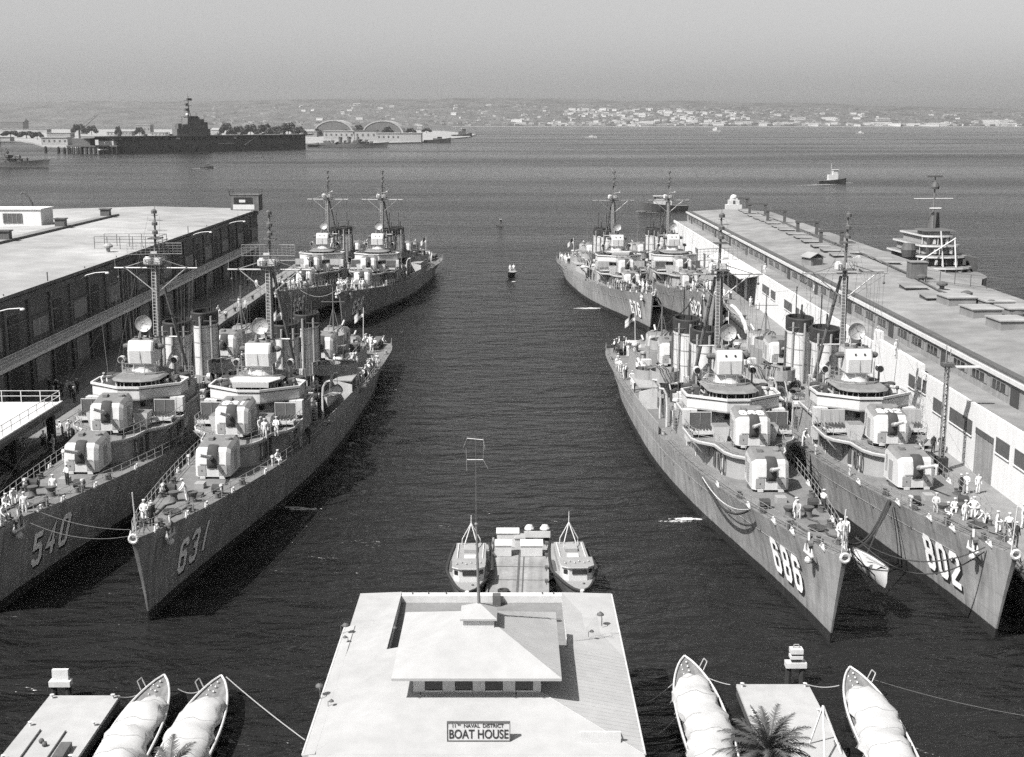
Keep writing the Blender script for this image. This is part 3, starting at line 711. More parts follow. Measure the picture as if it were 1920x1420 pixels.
    pieces(b, 'signal_locker', root); b = MB()
    for sd in (-1, 1):
        for y in (40.2, 42.4): b.tube((sd*2.8, y, 9.3), (sd*2.8, y, 12.2), .05, 'metal', 4)
        b.lathe([(.45, 9.3), (.45, 10.4), (.3, 10.7), (.01, 10.7)], (sd*2.2, 41.2, 0), 'canvas', 10)
    pieces(b, 'signal_post', root)
    for sd in (-1, 1):
        for (y0, z0, y1, z1, x) in ((44.6, 3.9, 42.6, 7.3, 3.75), (66.6, 3.4, 65.2, 6.1, 3.9), (38.6, 7.4, 37.0, 9.3, 3.7)):   # inclined ladders between decks
            b = MB()
            for dx in (-.3, .3): b.tube((sd*x+dx, y0, z0), (sd*x+dx, y1, z1), .04, 'light', 4)
            for q in range(9): f = (q+.5)/9; b.tube((sd*x-.3, y0+(y1-y0)*f, z0+(z1-z0)*f), (sd*x+.3, y0+(y1-y0)*f, z0+(z1-z0)*f), .03, 'light', 4)
            b.build('ladder', root)
        for (y, z) in ((12, 0), (24, 0), (33, 0)): b = MB(); b.tube((sd*(deckx(y)-.5), y, deckz(y)), (sd*(deckx(y)-.5), y, deckz(y)+.9), .1, 'light', 6); b.tube((sd*(deckx(y)-.5)-.01, y-.12, deckz(y)+.9), (sd*(deckx(y)-.5), y+.35, deckz(y)+.8), .14, 'light', 7); b.build('ventilator', root)
        b = MB()
        for (y, x, z, l) in ((44.2, 3.3, 7.3, 8), (66.3, 2.9, 5.9, 7), (38, 4.1, 9.3, 6.5)): b.tube((sd*x, y, z), (sd*(x+.5), y+.3, z+l), .035, 'mast', 4, .015)
        pieces(b, 'whip_antenna', root)
    b = MB()
    for sd in (-1, 1):
        b = MB(); b.box(min(sd*2.0, sd*3.2), max(sd*2.0, sd*3.2), 95, 100.5, deckz(96)+.3, deckz(96)+.55, 'dark')
        for k in range(7): b.tube((sd*2.1, 95.4+k*.75, deckz(96)+.9), (sd*3.1, 95.4+k*.75, deckz(96)+.9), .33, 'dark', 9)
        b.build('depth_charge_rack', root)
    g = empty('ensign_staff', (0, 101.2, deckz(101)), parent=root)
    b = MB(); b.tube((0, 0, 0), (0, 1.0, 5.2), .05, 'white', 5); b.build('staff', g)
    b = MB(); flag_mesh(b, (0, .95, 4.9), -1.9, 1.25); b.build('flag', g)
    return root

def flag_mesh(b, p, w, h, n=9):
    x0, y0, z0 = p; g = []
    for i in range(n):
        t = i/(n-1); col = []
        for j in range(6):
            u = j/5; col.append((x0 + w*t*.75, y0 + .22*math.sin(t*7) + .06*u, z0 - h*u - abs(w)*.55*t*t + .1*math.sin(t*6 + u)))
        g.append(col)
    for i in range(n-1):
        for j in range(5): b.add([g[i][j], g[i+1][j], g[i+1][j+1], g[i][j+1]], [(0, 1, 2, 3)], 'navy' if (i < 4 and j < 3) else ('flag' if (j % 2) else 'awning'))

def small_boat(parent, Lb, B, D, hullm, inm, cover=False):
    "open double-ended boat, bow towards -y"
    b = MB(); n = 14; rows = [0, .35, .7, 1]
    def pt(sd, i, k):
        s = i/n; w = B/2 * (1 - abs(2*s - 1)**2.4) + .02; f = .15 + .85*rows[k]**.6; sh = .28*(2*s-1)**2
        return (sd*w*f, (s - .5)*Lb*(1 if k else .9), rows[k]*D + sh*rows[k])
    for sd in (-1, 1):
        for i in range(n):
            for k in range(3): b.add([pt(sd, i, k), pt(sd, i+1, k), pt(sd, i+1, k+1), pt(sd, i, k+1)], [(0, 1, 2, 3)], hullm)
    for i in range(n): b.add([pt(-1, i, 0), pt(1, i, 0), pt(1, i+1, 0), pt(-1, i+1, 0)], [(0, 1, 2, 3)], hullm)
    b.build('boat_hull', parent, True)
    b = MB(); m = 12
    for i in range(m):
        s0, s1 = .04 + .92*i/m, .04 + .92*(i+1)/m
        w0, w1 = [B/2*(1 - abs(2*s-1)**2.4)*.97 for s in (s0, s1)]; z0, z1 = [D*.9 + .28*(2*s-1)**2 for s in (s0, s1)]
        hm = .25 if (i > 1 and i < m-2) else .1
        b.add([(-w0, (s0-.5)*Lb, z0), (0, (s0-.5)*Lb, z0+hm), (w0, (s0-.5)*Lb, z0), (-w1, (s1-.5)*Lb, z1), (0, (s1-.5)*Lb, z1+hm), (w1, (s1-.5)*Lb, z1)], [(0, 1, 4, 3), (1, 2, 5, 4)], inm)
    b.build('boat_cover', parent, True)
    b = MB()
    for sd in (-1, 1): b.path([(pt(sd, i, 3)[0]*1.02, pt(sd, i, 3)[1], pt(sd, i, 3)[2]) for i in range(n+1)], .045, 'dark', 5)
    b.build('gunwale', parent)
# ------------------------------------------------------------------ camera, sun, sky, water, air
cam = bpy.data.cameras.new('camera'); co = bpy.data.objects.new('camera', cam); COL.objects.link(co); sc.camera = co
cam.sensor_width = 36; cam.lens = 36 * F / 1920; cam.clip_end = 60000; cam.clip_start = .5
co.location = (0, 0, CH); co.rotation_euler = (math.pi/2 - PIT, 0, 0)
sc.view_settings.view_transform = 'Standard'; sc.view_settings.look = 'None'; sc.view_settings.gamma = 1; sc.view_settings.exposure = EXPO
SUN = Vector((-.6, -.5, 1.0)).normalized(); EL = math.asin(SUN.z); AZ = math.atan2(SUN.x, SUN.y)
w = bpy.data.worlds.new('World'); sc.world = w; w.use_nodes = True; nt = w.node_tree
bg = nt.nodes['Background']; sky = nt.nodes.new('ShaderNodeTexSky'); sky.sky_type = 'NISHITA'; sky.sun_disc = False
sky.sun_elevation = EL; sky.sun_rotation = AZ % (2*math.pi); sky.altitude = 0; sky.air_density = 1.0; sky.dust_density = 2.5; sky.ozone_density = 1
bw = nt.nodes.new('ShaderNodeRGBToBW'); nt.links.new(sky.outputs[0], bw.inputs[0]); nt.links.new(bw.outputs[0], bg.inputs[0]); bg.inputs[1].default_value = SKY
sl = bpy.data.lights.new('sun', 'SUN'); sl.energy = SUNE; sl.angle = R(.5); sl.color = (1, .985, .965)
so = bpy.data.objects.new('sun', sl); COL.objects.link(so); so.rotation_euler = (-SUN).to_track_quat('-Z', 'Y').to_euler(); so.location = (-60, -50, 120)
cy = sc.cycles
cy.use_denoising = False; cy.use_adaptive_sampling = True; cy.adaptive_threshold = .035; cy.adaptive_min_samples = 32; cy.sample_clamp_indirect = 1.0; cy.sample_clamp_direct = 6.0; cy.max_bounces = 6; cy.diffuse_bounces = 2; cy.glossy_bounces = 3; cy.transmission_bounces = 1; cy.volume_bounces = 0; cy.caustics_reflective = False; cy.caustics_refractive = False

def water_mat():
    m = bpy.data.materials.new('harbour_water'); m.use_nodes = True; nt = m.node_tree; N = nt.nodes; L = nt.links; b = N['Principled BSDF']
    b.inputs['Base Color'].default_value = (.012, .012, .012, 1); b.inputs['Roughness'].default_value = .12; b.inputs['IOR'].default_value = 1.33; b.inputs['Specular IOR Level'].default_value = .27
    tc = N.new('ShaderNodeTexCoord')
    def noise(scale, sx, sy, det, rough=.55, rz=0):
        mp = N.new('ShaderNodeMapping'); mp.inputs['Scale'].default_value = (sx, sy, 1); mp.inputs['Rotation'].default_value = (0, 0, rz); L.new(tc.outputs['Object'], mp.inputs[0])
        n = N.new('ShaderNodeTexNoise'); n.inputs['Scale'].default_value = scale; n.inputs['Detail'].default_value = det; n.inputs['Roughness'].default_value = rough; n.inputs['Distortion'].default_value = .6
        L.new(mp.outputs[0], n.inputs[0]); return n.outputs[0]
    a = noise(.55, .45, 1, 4, .6, R(8)); c = noise(.10, .4, 1, 3, .5, R(-6)); d = noise(2.2, .6, 1, 2, .5, R(14)); e = noise(.006, .18, 1, 4, .6, R(2))
    def ma(op, x, y, z=None):
        k = N.new('ShaderNodeMath'); k.operation = op
        for i, q in enumerate((x, y, z)):
            if q is None: continue
            if isinstance(q, (int, float)): k.inputs[i].default_value = q
            else: L.new(q, k.inputs[i])
        return k.outputs[0]
    f = noise(.3, .5, 1, 3, .55, R(-14))
    h = ma('MULTIPLY_ADD', c, 2.2, ma('MULTIPLY_ADD', f, 2.1, ma('MULTIPLY_ADD', a, 1.25, ma('MULTIPLY', d, .16))))
    sx = N.new('ShaderNodeSeparateXYZ'); L.new(tc.outputs['Object'], sx.inputs[0])
    mf = N.new('ShaderNodeMapRange'); mf.interpolation_type = 'SMOOTHSTEP'; mf.inputs[1].default_value = 120; mf.inputs[2].default_value = 620; mf.inputs[3].default_value = 1; mf.inputs[4].default_value = .5; L.new(sx.outputs[1], mf.inputs[0])
    bp = N.new('ShaderNodeBump'); bp.inputs['Distance'].default_value = 1.0; L.new(h, bp.inputs['Height'])
    mr = N.new('ShaderNodeMapRange'); mr.inputs[1].default_value = .35; mr.inputs[2].default_value = .65; mr.inputs[3].default_value = .45; mr.inputs[4].default_value = 1.0; L.new(e, mr.inputs[0])
    L.new(ma('MULTIPLY', mr.outputs[0], mf.outputs[0]), bp.inputs['Strength']); L.new(bp.outputs[0], b.inputs['Normal'])
    mr2 = N.new('ShaderNodeMapRange'); mr2.inputs[1].default_value = .35; mr2.inputs[2].default_value = .65; mr2.inputs[3].default_value = .10; mr2.inputs[4].default_value = .3; L.new(e, mr2.inputs[0]); L.new(mr2.outputs[0], b.inputs['Roughness'])
    return m
WX, WY0, WY1 = 9000, -300, 14000
b = MB(); b.quad((-WX, WY0, 0), (WX, WY0, 0), (WX, WY1, 0), (-WX, WY1, 0), water_mat()); tag(b.build('water'), None, None, None, 'structure')
# air: one even box of haze round the scene
hm = bpy.data.materials.new('haze_air'); hm.use_nodes = True; nt = hm.node_tree; nt.nodes.remove(nt.nodes['Principled BSDF'])
pv = nt.nodes.new('ShaderNodeVolumePrincipled'); pv.inputs['Color'].default_value = (.9, .9, .9, 1); pv.inputs['Density'].default_value = HAZE; pv.inputs['Anisotropy'].default_value = .3
nt.links.new(pv.outputs[0], nt.nodes['Material Output'].inputs['Volume'])
if HAZE > 0:
    b = MB(); b.box(-WX-200, WX+200, WY0-100, WY1+200, -3.0, 330, hm); tag(b.build('haze'), None, None, None, 'stuff')

# ------------------------------------------------------------------ the eight destroyers
proto = make_destroyer()
SHIPS = [  # number, stem foot, swing, scale, numbered side, label
 ('631', (-26.3, 87.5), -2.3, (1, 1, 1), 1, 'grey destroyer with bow number 631, outer ship of the near pair at the left pier'),
 ('540', (-37.9, 89.0), -1.8, (1, 1, 1), 1, 'grey destroyer with bow number 540, tied between the left pier and destroyer 631'),
 ('658', (-29.6, 221), -5.4, (.97, .90, .97), 1, 'grey destroyer with bow number 658, outer ship of the far pair at the left pier'),
 ('595', (-40.4, 222), -5.0, (.97, .90, .97), 1, 'grey destroyer with bow number 595, tied between the left pier and destroyer 658'),
 ('686', (22.1, 83.5), 2.3, (1, 1, 1), -1, 'grey destroyer with sunlit hull and bow number 686, tied outside destroyer 802'),
 ('802', (33.8, 84.2), 1.1, (1, 1, 1), -1, 'grey destroyer with bow number 802, tied between the right pier and destroyer 686'),
 ('676', (23.8, 218), 5.6, (.97, .90, .97), -1, 'grey destroyer with bow number 676, outer ship of the far pair at the right pier'),
 ('682', (34.6, 219), 5.2, (.97, .90, .97), -1, 'grey destroyer with bow number 682, tied between the white pier shed and destroyer 676'),
]
SHIP = {}
for i, (num, (x, y), rz, scl, sd, lab) in enumerate(SHIPS):
    s = proto if i == 0 else copy_tree(proto)
    s.location = (x, y, 0); s.rotation_euler = (0, 0, R(rz)); s.scale = scl
    tag(s, lab, 'warship', 'destroyers moored at the two piers'); SHIP[num] = s
    if i:      # sister ships differ in stowed gear and in how their guns are trained
        rv = random.Random(100 + i)
        for c in list(s.children):
            nm = c.name.split('.')[0]
            if nm in ('deck_locker', 'deck_fitting', 'signal_locker', 'deck_hatch', 'ventilator') and rv.random() < .34: bpy.data.objects.remove(c)
            elif nm in ('deck_locker', 'deck_fitting'): c.location = (rv.uniform(-.25, .25), rv.uniform(-.6, .6), 0)
            elif nm == 'gun_mount': c.rotation_euler.z += R(rv.uniform(-3, 3))
            elif nm == 'gun_tub': c.rotation_euler.z += R(rv.uniform(-50, 50))
            elif nm == 'motor_whaleboat' and rv.random() < .3:
                for k in list(c.children): bpy.data.objects.remove(k)
                bpy.data.objects.remove(c)
def on_ship(num, lx, ly, lz):
    s = SHIP[num]; a = s.rotation_euler.z; x, y = lx*s.scale.x, ly*s.scale.y
    return (s.location.x + x*math.cos(a) - y*math.sin(a), s.location.y + x*math.sin(a) + y*math.cos(a), lz*s.scale.z)
for (num, _, _, _, sd, _) in SHIPS:
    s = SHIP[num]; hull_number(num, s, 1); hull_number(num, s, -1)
    if num in ('631', '686', '802'):
        gs = sorted([c for c in s.children if c.name.split('.')[0] == 'gun_mount'], key=lambda c: c.location.y); roof_number(gs[1], num)
    if num in ('631', '540'):
        for c in [k for q_ in s.children if q_.name.startswith('gun_director') for k in q_.children if k.name.startswith('director_window')]: bpy.data.objects.remove(c)
    if num in ('802', '595', '676'):   # canvas hung over the mortar shields
        for sx in (-1, 1):
            b = MB(); x0 = sx*3.55; n = 8
            for k in range(n):
                xa, xb = x0 - 1.08 + 2.16*k/n, x0 - 1.08 + 2.16*(k+1)/n; fa, fb_ = .05*math.sin(k*1.9), .05*math.sin((k+1)*1.9)
                b.add([(xa, 31.15, 9.4), (xb, 31.15, 9.4), (xb, 30.9 + fb_, 7.5), (xa, 30.9 + fa, 7.5), (xa, 31.4, 9.42), (xb, 31.4, 9.42)], [(0, 1, 2, 3), (0, 4, 5, 1)], 'grey')
            b.build('canvas_screen', s)
    if num in ('686', '540', '658'):   # awning spread over the after deck
        b = MB(); b.slab([(-2.6, 90.5, 5.6), (2.6, 90.5, 5.6), (2.4, 93.5, 5.45), (-2.4, 93.5, 5.45)], .03, 'canvas' if num == '540' else 'awning')
        for px_, py_ in ((-2.5, 90.6), (2.5, 90.6), (-2.3, 93.4), (2.3, 93.4)): b.tube((px_, py_, 3.0), (px_, py_, 5.5), .03, 'metal', 4)
        b.build('deck_awning', s)
    if num in ('631', '676'):   # white canvas over the front of the pilot house
        b = MB(); rp = [(-1.75, 32.35), (1.75, 32.35), (2.5, 34.2), (2.2, 35.2), (-2.2, 35.2), (-2.5, 34.2)]
        b.prism(rp, 10.97, 11.06, 'awning'); b.prism([(x, y-.02) for x, y in rp[:2]] + [(1.75, 32.42), (-1.75, 32.42)], 10.55, 10.965, 'awning'); b.build('canvas_awning', s)
    for c in s.children:
        if c.name.split('.')[0] == 'mast':
            for k in c.children:
                if k.name.split('.')[0] == 'search_radar': k.rotation_euler.z = R({'631': 2, '540': 12, '658': 75, '595': 70, '686': 15, '802': 84, '676': 80, '682': 78}[num])
# ------------------------------------------------------------------ left pier: long dark shed
PZ = 3.0
def pier(x0, x1, y0, y1, name='pier'):
    b = MB(); b.box(x0, x1, y0, y1, PZ - .9, PZ, 'concrete'); b.box(x0 + .05, x1 - .05, y0, y1 - .05, -1.5, PZ - .9, 'pierwood')
    for sx, xx in ((1, x0), (-1, x1)):
        k = y0 + 1
        while k < y1:
            b.tube((xx + .02*sx, k, -1.2), (xx + .02*sx, k, PZ - .15), .2, 'pierwood', 6); k += 2.4
        b.box(xx - .22 if sx > 0 else xx + .02, xx - .02 if sx > 0 else xx + .22, y0, y1, PZ - .75, PZ - .35, 'pierwood')
        b.box(xx + .1 if sx > 0 else xx - .4, xx + .4 if sx > 0 else xx - .1, y0, y1, PZ + .004, PZ + .28, 'concrete')
    o = b.build(name); return tag(o, None, None, None, 'structure')
LXW, LXE, LY0, LY1 = -108, -58.8, 52, 297
pier(-115, -47.2, 44, 306, 'left_pier')
g = empty('pier_shed', (LXE, LY0, PZ), 0, 'long dark two-storey pier shed with pale gravel roof at the left', 'building')
def gp(x, y, z): return (x - LXE, y - LY0, z - PZ)
def gbox(b, x0, x1, y0, y1, z0, z1, *a): b.box(x0 - LXE, x1 - LXE, y0 - LY0, y1 - LY0, z0 - PZ, z1 - PZ, *a)
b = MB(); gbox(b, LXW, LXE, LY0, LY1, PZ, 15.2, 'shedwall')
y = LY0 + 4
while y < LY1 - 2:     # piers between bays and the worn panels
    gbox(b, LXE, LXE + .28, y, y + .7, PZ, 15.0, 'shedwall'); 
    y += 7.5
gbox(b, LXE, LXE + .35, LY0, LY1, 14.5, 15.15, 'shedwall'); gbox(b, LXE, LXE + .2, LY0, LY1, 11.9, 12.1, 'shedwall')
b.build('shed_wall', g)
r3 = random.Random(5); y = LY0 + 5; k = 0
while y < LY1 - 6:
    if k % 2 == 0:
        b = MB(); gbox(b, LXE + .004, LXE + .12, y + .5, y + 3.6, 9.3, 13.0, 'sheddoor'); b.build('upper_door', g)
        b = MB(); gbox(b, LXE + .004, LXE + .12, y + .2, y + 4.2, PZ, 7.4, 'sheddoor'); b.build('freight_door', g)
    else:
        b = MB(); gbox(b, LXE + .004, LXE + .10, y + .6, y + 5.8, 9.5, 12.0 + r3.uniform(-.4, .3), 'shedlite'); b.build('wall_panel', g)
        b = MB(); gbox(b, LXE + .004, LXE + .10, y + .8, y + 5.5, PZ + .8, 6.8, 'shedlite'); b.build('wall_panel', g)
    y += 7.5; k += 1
b = MB()
b.slab([gp(LXW - .6, LY0 - .6, 15.6), gp(-83, LY0 - .6, 16.3), gp(-83, LY1 + .4, 16.3), gp(LXW - .6, LY1 + .4, 15.6)][::-1], .45, 'asphalt', 'shedwall')
b.slab([gp(-83, LY0 - .6, 16.3), gp(LXE + .5, LY0 - .6, 15.75), gp(LXE + .5, LY1 + .4, 15.75), gp(-83, LY1 + .4, 16.3)][::-1], .45, 'asphalt', 'shedwall')
for k in range(18): yy = 75 + k*14.3; b.tube(gp(LXE + .2, yy, 15.3), gp(LXE + .2, yy, 16.9 if k % 5 == 1 else 16.0), .08, 'shedwall', 5)
b.build('roof', g)
# balcony with railing
b = MB(); gbox(b, LXE + .3, -55.9, LY0, LY1 - 8, 8.3, 8.75, 'light')
y = LY0 + 3
while y < LY1 - 14: gbox(b, LXE + .3, -56.3, y, y + .25, 7.8, 8.29, 'shedwall'); y += 7.5
b.build('balcony_floor', g)
b = MB(); rail(b, [gp(-56.05, LY0 + k*2.2, 8.75) for k in range(int((LY1-12-LY0)/2.2))], 1.15, 2.2, 'white', .06, (1.0, .66, .33)); b.build('balcony_railing', g)
b = MB()
gbox(b, -84.0, -82.0, LY0, 268, 16.2, 16.6, 'asphalt2'); gbox(b, -82.0, -81.75, LY0, 268, 16.0, 16.68, 'shedwall'); b.build('roof_walkway', g)
for i in range(7):
    x, y = -83.0, 104 + i*26.5
    b = MB(); b.box(-.9, .9, -.7, .7, -.4, 1.0, 'dark', 'asphalt2'); b.box(-1.1, 1.1, -.9, .9, 1.0, 1.2, 'dark'); b.build('roof_vent', g, False, gp(x, y, 16.9))
# white penthouse with two huts, on the roof
t = empty('roof_hut', (*pw(30, 421, 16.1), 16.1), 0, 'white hut with a dark window standing on the left shed roof', 'hut')
b = MB(); b.box(-9.5, 6, -3, 3.5, -.5, 3.0, 'wall', 'asphalt'); b.box(-9.7, 6.2, -3.2, 3.7, 3.0, 3.2, 'wall'); b.box(-8.6, -5, -4.8, -3.0, -.5, 2.5, 'wall'); b.build('hut_wall', t)
b = MB(); b.box(-1.2, 2.4, -3.12, -3.0, .5, 2.3, 'dark'); 
for k in range(5): b.box(-1.1 + k*.85, -1.04 + k*.85, -3.18, -3.12, .5, 2.3, 'grey')
b.build('window', t)
t = empty('roof_crane', (*pw(44, 403, 16.1), 16.1), 0, 'small dark crane jib with hook behind the white roof hut', 'crane'); t.scale = (.5, .5, .5)
b = MB(); b.tube((2, 6, -.3), (1.6, 6, 5.0), .7, 'dark', 8, .5); b.build('crane_post', t)
b = MB(); b.path([(1.6, 6, 4.6), (.6, 6, 6.8), (-.8, 6, 8.6), (-1.8, 6, 9.0), (-2.6, 6, 8.4)], .45, 'dark', 6); b.build('jib', t)
b = MB(); b.tube((-2.5, 6, 8.4), (-2.5, 6, 4.2), .08, 'dark', 4); b.box(-2.7, -2.3, 5.8, 6.2, 3.5, 4.3, 'dark'); b.build('hook', t)
# look-out cabin at the far corner
lx, ly = ph(464, LY1 - 3, 383)[0], LY1 - 4
t = empty('lookout_cabin', (lx, ly, 15.9), 0, 'dark look-out cabin with a railed top on the far corner of the left shed', 'cabin')
b = MB(); b.box(-3.2, 3.2, -2.2, 2.2, -.2, 3.3, 'shedwall'); b.box(-2.6, 2.2, -2.28, -2.2, .1, 1.2, 'white'); b.box(-2.4, 1.8, -2.27, -2.2, 1.4, 2.8, 'glass'); b.build('cabin_wall', t)
b = MB(); rail(b, [(-3.3, -2.3, 3.3), (3.3, -2.3, 3.3), (3.3, 2.3, 3.3), (-3.3, 2.3, 3.3), (-3.3, -2.3, 3.3)], 1.2, 1.6, 'dark', .06); b.box(-3.3, 3.3, -2.3, 2.3, 3.3, 3.42, 'shedwall'); b.build('cabin_railing', t)
b = MB(); b.box(-1.2, .2, -2.32, -2.28, 1.7, 2.3, 'white'); b.build('cabin_window', t)
# roof-edge rail cage
rx, ry = pw(258, 465, 15.8)
t = empty('roof_railing', (rx, ry, 15.8), 0, 'dark railing cage at the edge of the left shed roof', 'railing')
b = MB(); rail(b, [(-6, 2.5, 0), (4, 2.5, 0), (4, -2.5, 0), (-6, -2.5, 0)], 2.0, 2.0, 'dark', .06); b.build('rails', t)
vx, vy = pw(203, 472, 15.9)
t = empty('roof_ventilator', (vx, vy, 15.85), 0, 'small round ventilator cowl alone on the left shed roof', 'ventilator')
b = MB(); b.lathe([(.3, 0), (.3, .6), (.75, .75), (.75, 1.0), (.4, 1.3), (.01, 1.35)], (0, 0, 0), 'grey', 12); b.build('cowl', t)
# curved lamp brackets on the wall
def onx0(x, y, X):
    a = (x - 960) / F; bb = (y - 710) / F; t = X / a
    return ((CP - SP*bb) * t, CH + (-SP - CP*bb) * t)
lamp = None
for i, (px, py) in enumerate(((42, 579), (201, 511), (395, 435), (458, 415))):
    # tips hang about 4 m outside the wall
    yy, zz = onx0(px, py, LXE + 4.0)
    if lamp is None:
        lamp = t = empty('lamp_bracket')
        b = MB(); b.path([(-3.9, 0, -1.0), (-2.8, 0, -.35), (-1.6, 0, -.05), (-.2, 0, .05)], .07, 'light', 5); b.build('bracket_arm', t)
        b = MB(); b.lathe([(.05, .1), (.26, .0), (.3, -.14), (.01, -.16)], (0, 0, 0), 'white', 10); b.build('lamp_head', t)
        t['category'] = 'lamp'; t['group'] = 'lamps along the left shed'
    else: t = copy_tree(lamp)
    t.location = (LXE + 4.0, yy, zz)
    t['label'] = ['white curved lamp bracket on the dark shed wall, nearest the camera', 'white curved lamp bracket on the dark shed wall, second from the camera', 'white curved lamp bracket on the dark shed wall, third from the camera', 'white curved lamp bracket on the dark shed wall, farthest from the camera'][i]
# white railed platform on trestle legs at the edge
t = empty('loading_platform', (-46, 118, PZ), 0, 'white-floored railed platform on braced timber legs at the left edge', 'platform')
b = MB(); b.box(-14, 0, -16, 10, 4.0, 4.35, 'concrete', 'white'); b.box(-14, -.02, -15.98, 9.98, 3.6, 3.998, 'dark'); b.box(-.25, .05, -16, 10, 4.36, 4.5, 'white'); b.build('platform_floor', t)
for xx in (-1, -7):
    for yy in (-15, -7.5, -1, 9): b = MB(); b.box(xx - .35, xx + .35, yy - .35, yy + .35, .004, 3.6, 'pierwood'); b.build('leg', t)
    b = MB(); b.tube((xx, -6.9, .3), (xx, -1.3, 3.4), .18, 'pierwood', 6); b.tube((xx + .38, -1.3, .3), (xx + .38, -6.9, 3.4), .18, 'pierwood', 6); b.build('brace', t)
b = MB(); b.tube((-6.6, -1, .3), (-1.3, -1, 3.4), .2, 'pierwood', 6); b.tube((-1.3, -.6, .3), (-6.6, -.6, 3.4), .2, 'pierwood', 6); b.build('brace', t)
b = MB(); rail(b, [(-14, 9.8, 4.36), (-.2, 9.8, 4.36), (-.2, -16, 4.36)], 1.2, 2.1, 'white', .055); b.build('platform_railing', t)
b = MB(); b.tube((-4, -2, 4.35), (-4, -2, 5.3), .05, 'dark', 5); b.box(-5.2, -2.9, -2.2, -1.9, 5.3, 5.38, 'dark'); b.tube((-2.9, -2, 5.34), (-2.3, -1.6, 5.7), .06, 'dark', 5); b.build('vent_pipe', t)
# rails set in the apron, bollards, a hut
b = MB()
for x in (-49.6, -50.9, -53.4, -54.7): b.box(x, x + .12, 46, 304, PZ + .004, PZ + .02, 'dark')
tag(b.build('crane_rails'), 'pairs of dark crane rails set in the left pier apron', 'rails')
bol = None
for i in range(12):
    if bol is None:
        bol = t = empty('bollard'); b = MB(); b.lathe([(.32, 0), (.22, .15), (.2, .5), (.36, .62), (.36, .75), (.01, .82)], (0, 0, 0), 'dark', 10); b.build('bollard_post', t); t['category'] = 'bollard'; t['group'] = 'bollards along the left pier edge'; t['label'] = 'dark iron bollard on the edge of the left pier'
    else: t = copy_tree(bol)
    t.location = (-48.3, 128 + i*15.5, PZ)
# ------------------------------------------------------------------ right pier: white two-step shed
RX0, RXW, RXB, RXE, RY0, RY1 = 37.9, 43.6, 47.2, 69.0, 58, 347
pier(RX0, 75.5, 48, 356, 'right_pier')
g = empty('white_pier_shed', (RXW, RY0, PZ), 0, 'long white pier shed with a terrace, glazed upper band and grey roof at the right', 'building')
def q(x, y, z): return (x - RXW, y - RY0, z - PZ)
def qb(b, x0, x1, y0, y1, z0, z1, *a): b.box(x0 - RXW, x1 - RXW, y0 - RY0, y1 - RY0, z0 - PZ, z1 - PZ, *a)
b = MB(); qb(b, RXW, RXB - .01, RY0, RY1, PZ, 9.15, 'wall', 'asphalt2'); qb(b, RXB, RXE, RY0, RY1, PZ, 11.35, 'shedlite')
qb(b, RXW + .002, RXW + .3, RY0, RY1, 9.15, 9.4, 'wall')
for y in (96, 133, 164, 192, 238, 290, 330): qb(b, RXW - .06, RXW, y, y + .35, PZ, 9.2, 'wall')
for y0, y1, z in ((134, 150, 10.1), (100, 102, 10.0)): qb(b, RXW - .003, RXW + .45, y0, y1, 9.16, z, 'wall')
qb(b, RXW - .03, RXW + .6, 150.2, 152, 9.16, 11.0, 'wall')
b.build('white_wall', g)
# loading doors and long slit windows
def onx(x, y, X=RXW):
    a = (x - 960) / F; bb = (y - 710) / F; t = X / a
    return ((CP - SP*bb) * t, CH + (-SP - CP*bb) * t)
b = None
for (x0, y0, x1, y1) in ((1750, 758, 1769, 790), (1782, 763, 1823, 800), (1869, 819, 1893, 848), (1904, 841, 1930, 870), (1705, 700, 1716, 712), (1722, 700, 1737, 718), (1600, 560, 1616, 590), (1575, 545, 1590, 565), (1494, 579, 1510, 591), (1471, 561, 1485, 576), (1446, 543, 1454, 555), (1430, 532, 1442, 548)):
    ya, za = onx(x0, y0); yb, _ = onx(x1, y1)
    lo, hi = sorted((ya, yb)); hi = min(hi, lo + 9)
    b = MB(); zt = min(8.7, max(7.6, za)); qb(b, RXW - .05, RXW - .004, lo, hi, zt - 1.35, zt, 'dark'); qb(b, RXW - .14, RXW - .055, lo - .1, hi + .1, zt - 1.5, zt - 1.4, 'wall'); b.build('slit_window', g)
def door(y0, y1, h, m='shedlite'):
    b = MB(); qb(b, RXW - .04, RXW - .004, y0, y1, PZ + .01, PZ + h, m); qb(b, RXW - .09, RXW - .045, y0, y1, PZ + h - .55, PZ + h, 'dark')
    n = max(2, int((y1 - y0) / .9))
    for k in range(n): yy = y0 + (y1-y0)*(k+.5)/n; qb(b, RXW - .07, RXW - .045, yy, yy + .06, PZ + .05, PZ + h - .6, 'grey')
    b.build('freight_door', g)
ya = onx(1858, 905)[0]; yb = onx(1828, 886)[0]; door(ya, yb + .4, 4.4)
door(228, 236, 4.8, 'shedwall'); door(238, 246, 4.8, 'sheddoor'); door(248, 256, 4.8, 'shedwall'); door(258, 262, 4.8, 'sheddoor'); door(275, 279, 3.2, 'sheddoor'); door(288, 291, 3.2, 'sheddoor'); door(300, 304, 3.2, 'sheddoor')
b = MB(); b.slab([q(RXW - 3.2, 226, 8.3), q(RXW - .05, 226, 8.9), q(RXW - .05, 266, 8.9), q(RXW - 3.2, 266, 8.3)][::-1], .25, 'wall'); b.build('door_canopy', g)
